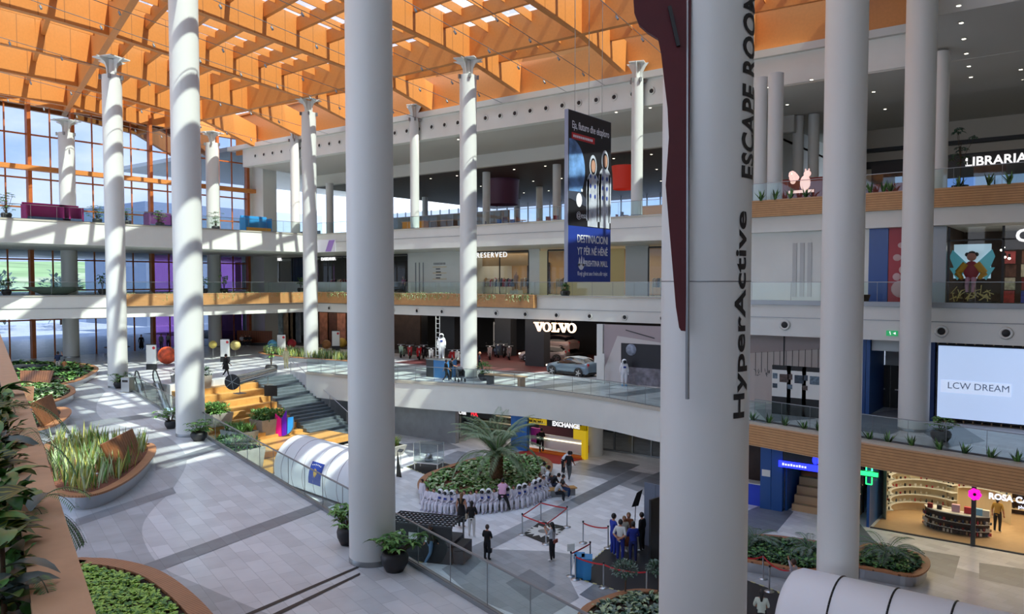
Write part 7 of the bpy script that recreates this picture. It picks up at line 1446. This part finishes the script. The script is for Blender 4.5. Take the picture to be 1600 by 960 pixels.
p = at(1240, 945, Z=0); person('person in a pale robe throwing both arms up by the drooping red belt', p, ang(-70, p), 'up', 1.7, shirt='#b9b2bc', trousers='#a8a2ac', sleeve='long', hair='hair_brown', skirt=.15)
p = at(1190, 925, Z=1.6); p.z = 0; person('woman with black hair and a white top seen from behind at the bottom right', p, ang(0, p), 'fold', 1.66, shirt='#c4ccbc', trousers='#1a1a1e', hairlen=.28)
p = at(1556, 838, Z=0); p = Vector((-3.4, 43.2, 0)); p = at(1558, 832, Z=0.02); person('shop assistant in a mustard top and dark trousers inside the pharmacy', p, ang(20, p), 'stand', 1.7, shirt='#b08a3c', trousers='#17171b', hairlen=.15)
ppl('person in a black coat walking on the promenade above the wooden steps', 353, 589, 60, z=L1, h=1.78, shirt='#0f0f12', trousers='#121216', sleeve='long', pose='walk', skirt=.6)
ppl('man in navy with one arm raised to his head behind the farthest leafy planter', 91, 583, 30, z=L1, h=1.75, shirt='#1d2c4c', trousers='#c0b8b0', pose='arm'); ppl('child in an orange top beside the man in navy behind the farthest planter', 101, 584, 10, z=L1, h=1.15, shirt='#c07a4a', trousers='#b89080')
ppl('person in a long black coat by the glass doors at the far left wall', 221, 548, 180, z=L1, h=1.72, shirt='#141417', trousers='#141417', skirt=.3, sleeve='long', hair='hair_black', hairlen=.2); ppl('person in grey by the glass doors left of the second column', 252, 547, 150, z=L1, h=1.75, shirt='#7a7c82', trousers='#4a4a50', sleeve='long'); ppl('person in black and white right beside the second column by the doors', 263, 545, 200, z=L1, h=1.7, shirt='#9a9a9c', trousers='#18181c')
for i, (px, c) in enumerate(((378, '#c8c8cc'), (384, '#1a1a1e'), (390, '#222228'))): ppl(['person in a pale top seated on the wide brown bench', 'middle person in black seated on the wide brown bench', 'right person in black seated on the wide brown bench'][i], px, 541, 180, z=L1, h=1.7, shirt=c, trousers='#1a1a1e', pose='sit')
ppl('person in a pink top standing among the corner shop panels', 451, 533, 180, z=L1, h=1.75, shirt='#d8a8a0', trousers='#1a1a1e')
ppl('pale yellow life-size statue beside the white board at the stairs', 447, 576, 150, z=L1, h=1.8, shirt='#c8c29a', trousers='#c0ba92', skin='pale_plank', hair=None, shoes='#b8b28c', name='statue', cat='statue', sleeve='long', bulk=1.15)
ppl('person in black walking beside the pushchair on the gallery', 697, 597, 70, z=L1, h=1.65, shirt='#101013', trousers='#131317', pose='walk'); ppl('person in a dark T-shirt pushing the pushchair on the gallery', 704, 595, 70, z=L1, h=1.75, shirt='#23242a', trousers='#1a1b20', pose='push')
ppl('man in navy walking just right of the column with the pushchair', 749, 584, 90, z=L1, h=1.78, shirt='#1a2236', trousers='#18202f', pose='walk', hair=None)
q = at(719, 597, Z=L1); t = thing('pushchair', 'grey pushchair in front of the person in the dark T-shirt', 'pushchair', q, math.radians(-30))
m = MB(); m.add([(-.3, -.25, .45), (.35, -.25, .4), (.4, -.25, .8), (-.3, -.25, 1.05), (-.3, .25, .45), (.35, .25, .4), (.4, .25, .8), (-.3, .25, 1.05)], [(3, 2, 1, 0), (4, 5, 6, 7), (0, 1, 5, 4), (3, 0, 4, 7)]); m.ball((-.1, 0, .95), .3, 12, sc=(1, .85, .6)); m.build('seat_and_hood', mat('pram', '#6a6d72', .8), t)
m = MB(); m.path([(-.7, -.25, 1.05), (-.1, -.25, .5), (.35, -.22, .15)], .018, 6); m.path([(-.7, .25, 1.05), (-.1, .25, .5), (.35, .22, .15)], .018, 6); m.tube((-.7, -.25, 1.05), (-.7, .25, 1.05), .02, n=6); m.path([(.1, -.25, .6), (-.4, -.25, .15)], .018, 6); m.path([(.1, .25, .6), (-.4, .25, .15)], .018, 6); m.build('frame', 'dark', t)
for x in (-.4, .35):
    for y in (-.25, .25): w = MB(); w.lathe([(.03, -.02), (.14, -.025), (.15, 0), (.14, .025), (.03, .02)], n=16); w.v = [(a, c, b) for a, b, c in w.v]; w.build('wheel', 'black', t).location = (x, y, .15)
person('white astronaut figure standing on the blue plinth', (pl.location.x, pl.location.y, L1+1.4), ang(180, pl.location), 'stand', 1.95, shirt='#e8eaec', trousers='#e4e6e8', shoes='#d8dadc', sleeve='long', bulk=1.5, helmet=1, name='astronaut_figure', cat='statue')
ppl('white astronaut figure standing on the gallery floor before the printed hoarding', 975, 604, 165, z=L1, h=1.9, shirt='#e8eaec', trousers='#e4e6e8', shoes='#7fa8cc', sleeve='long', bulk=1.5, helmet=1, name='astronaut_figure', cat='statue')
q = at(975, 606, Z=L1); tag(MB().bx(-.9, .9, -.6, .6, 0, .02).build('display_plate', 'tile_pale', loc=(q.x, q.y, L1+.005)), 'thin pale base under the astronaut figure on the gallery floor', 'base')
q = at(943, 600, Z=L1); t = thing('direction_post', 'white signpost with a small panel beside the car showroom', 'sign post', (q.x, q.y, L1)); MB().bx(-.06, .06, -.06, .06, 0, 2.2).build('post', 'white', t); MB().bx(-.75, .1, -.08, -.02, 1.5, 2.0).build('panel', 'white', t)
for i, (px, c) in enumerate(((797, '#b89070'), (620, '#8a7a6c'))):
    x_ = X(px) if False else wx(px, Y2); person(['bare mannequin in the clothes shop window right of the white lettering', 'mannequin in the sports shop behind the big column'][i], (x_, Y2+1.0, 10.8+(.4 if i == 0 else 0)), (0, -1), 'stand', 1.8, shirt='#b89070' if i == 0 else '#8a2f55', trousers='#b08868' if i == 0 else '#303038', skin='pale_plank', hair=None, name='mannequin', cat='mannequin')
tag(MB().bx(-.5, .5, -.4, .4, 0, .39).build('display_plinth', 'white', loc=(wx(797, Y2), Y2+1.0, 10.8)), 'white plinth under the bare mannequin', 'plinth')
# the children in white space suits along the palm planter
kids = [(660, 790, 0), (670, 797, 2), (680, 799, 2), (690, 801, 1), (699, 803, 1), (708, 803, 1), (716, 802, 2), (727, 803, 2), (737, 803, 2), (746, 801, 2), (755, 801, 1), (764, 800, 1), (773, 799, 2), (782, 798, 1), (793, 796, 1), (802, 794, 2), (811, 793, 1), (819, 791, 1), (826, 788, 2), (833, 785, 1), (840, 782, 1), (847, 778, 2), (853, 772, 1)]
kp = {}
cxp, cyp = at(760, 760, Z=0).x, at(760, 760, Z=0).y
for i, (px, py, k) in enumerate(kids):
    p = at(px, py-1, Z=0); f = Vector((p.x-cxp, (p.y-cyp)*1.6)).normalized(); rz = math.atan2(f.y, f.x)-H+random.uniform(-.15, .15)
    lb = ['child in a white space suit standing at the left end of the palm planter row', 'child in a white space suit with helmet sitting on the palm planter rim', 'bareheaded child in a white space suit sitting on the palm planter rim'][k]
    gp = [None, 'helmeted children on the palm planter', 'bareheaded children on the palm planter'][k]
    if k not in kp:
        kp[k] = person(lb, p, (f.x, f.y), 'stand' if k == 0 else 'sit', 1.38 if k == 0 else 1.56, shirt='#dcd8e2', trousers='#d8d6e0', shoes='#b8b4c4', sleeve='long', bulk=1.38, helmet=(1 if k == 1 else None), hair='hair_brown', group=gp)
    else: dup(kp[k], p, rz, lb, gp)
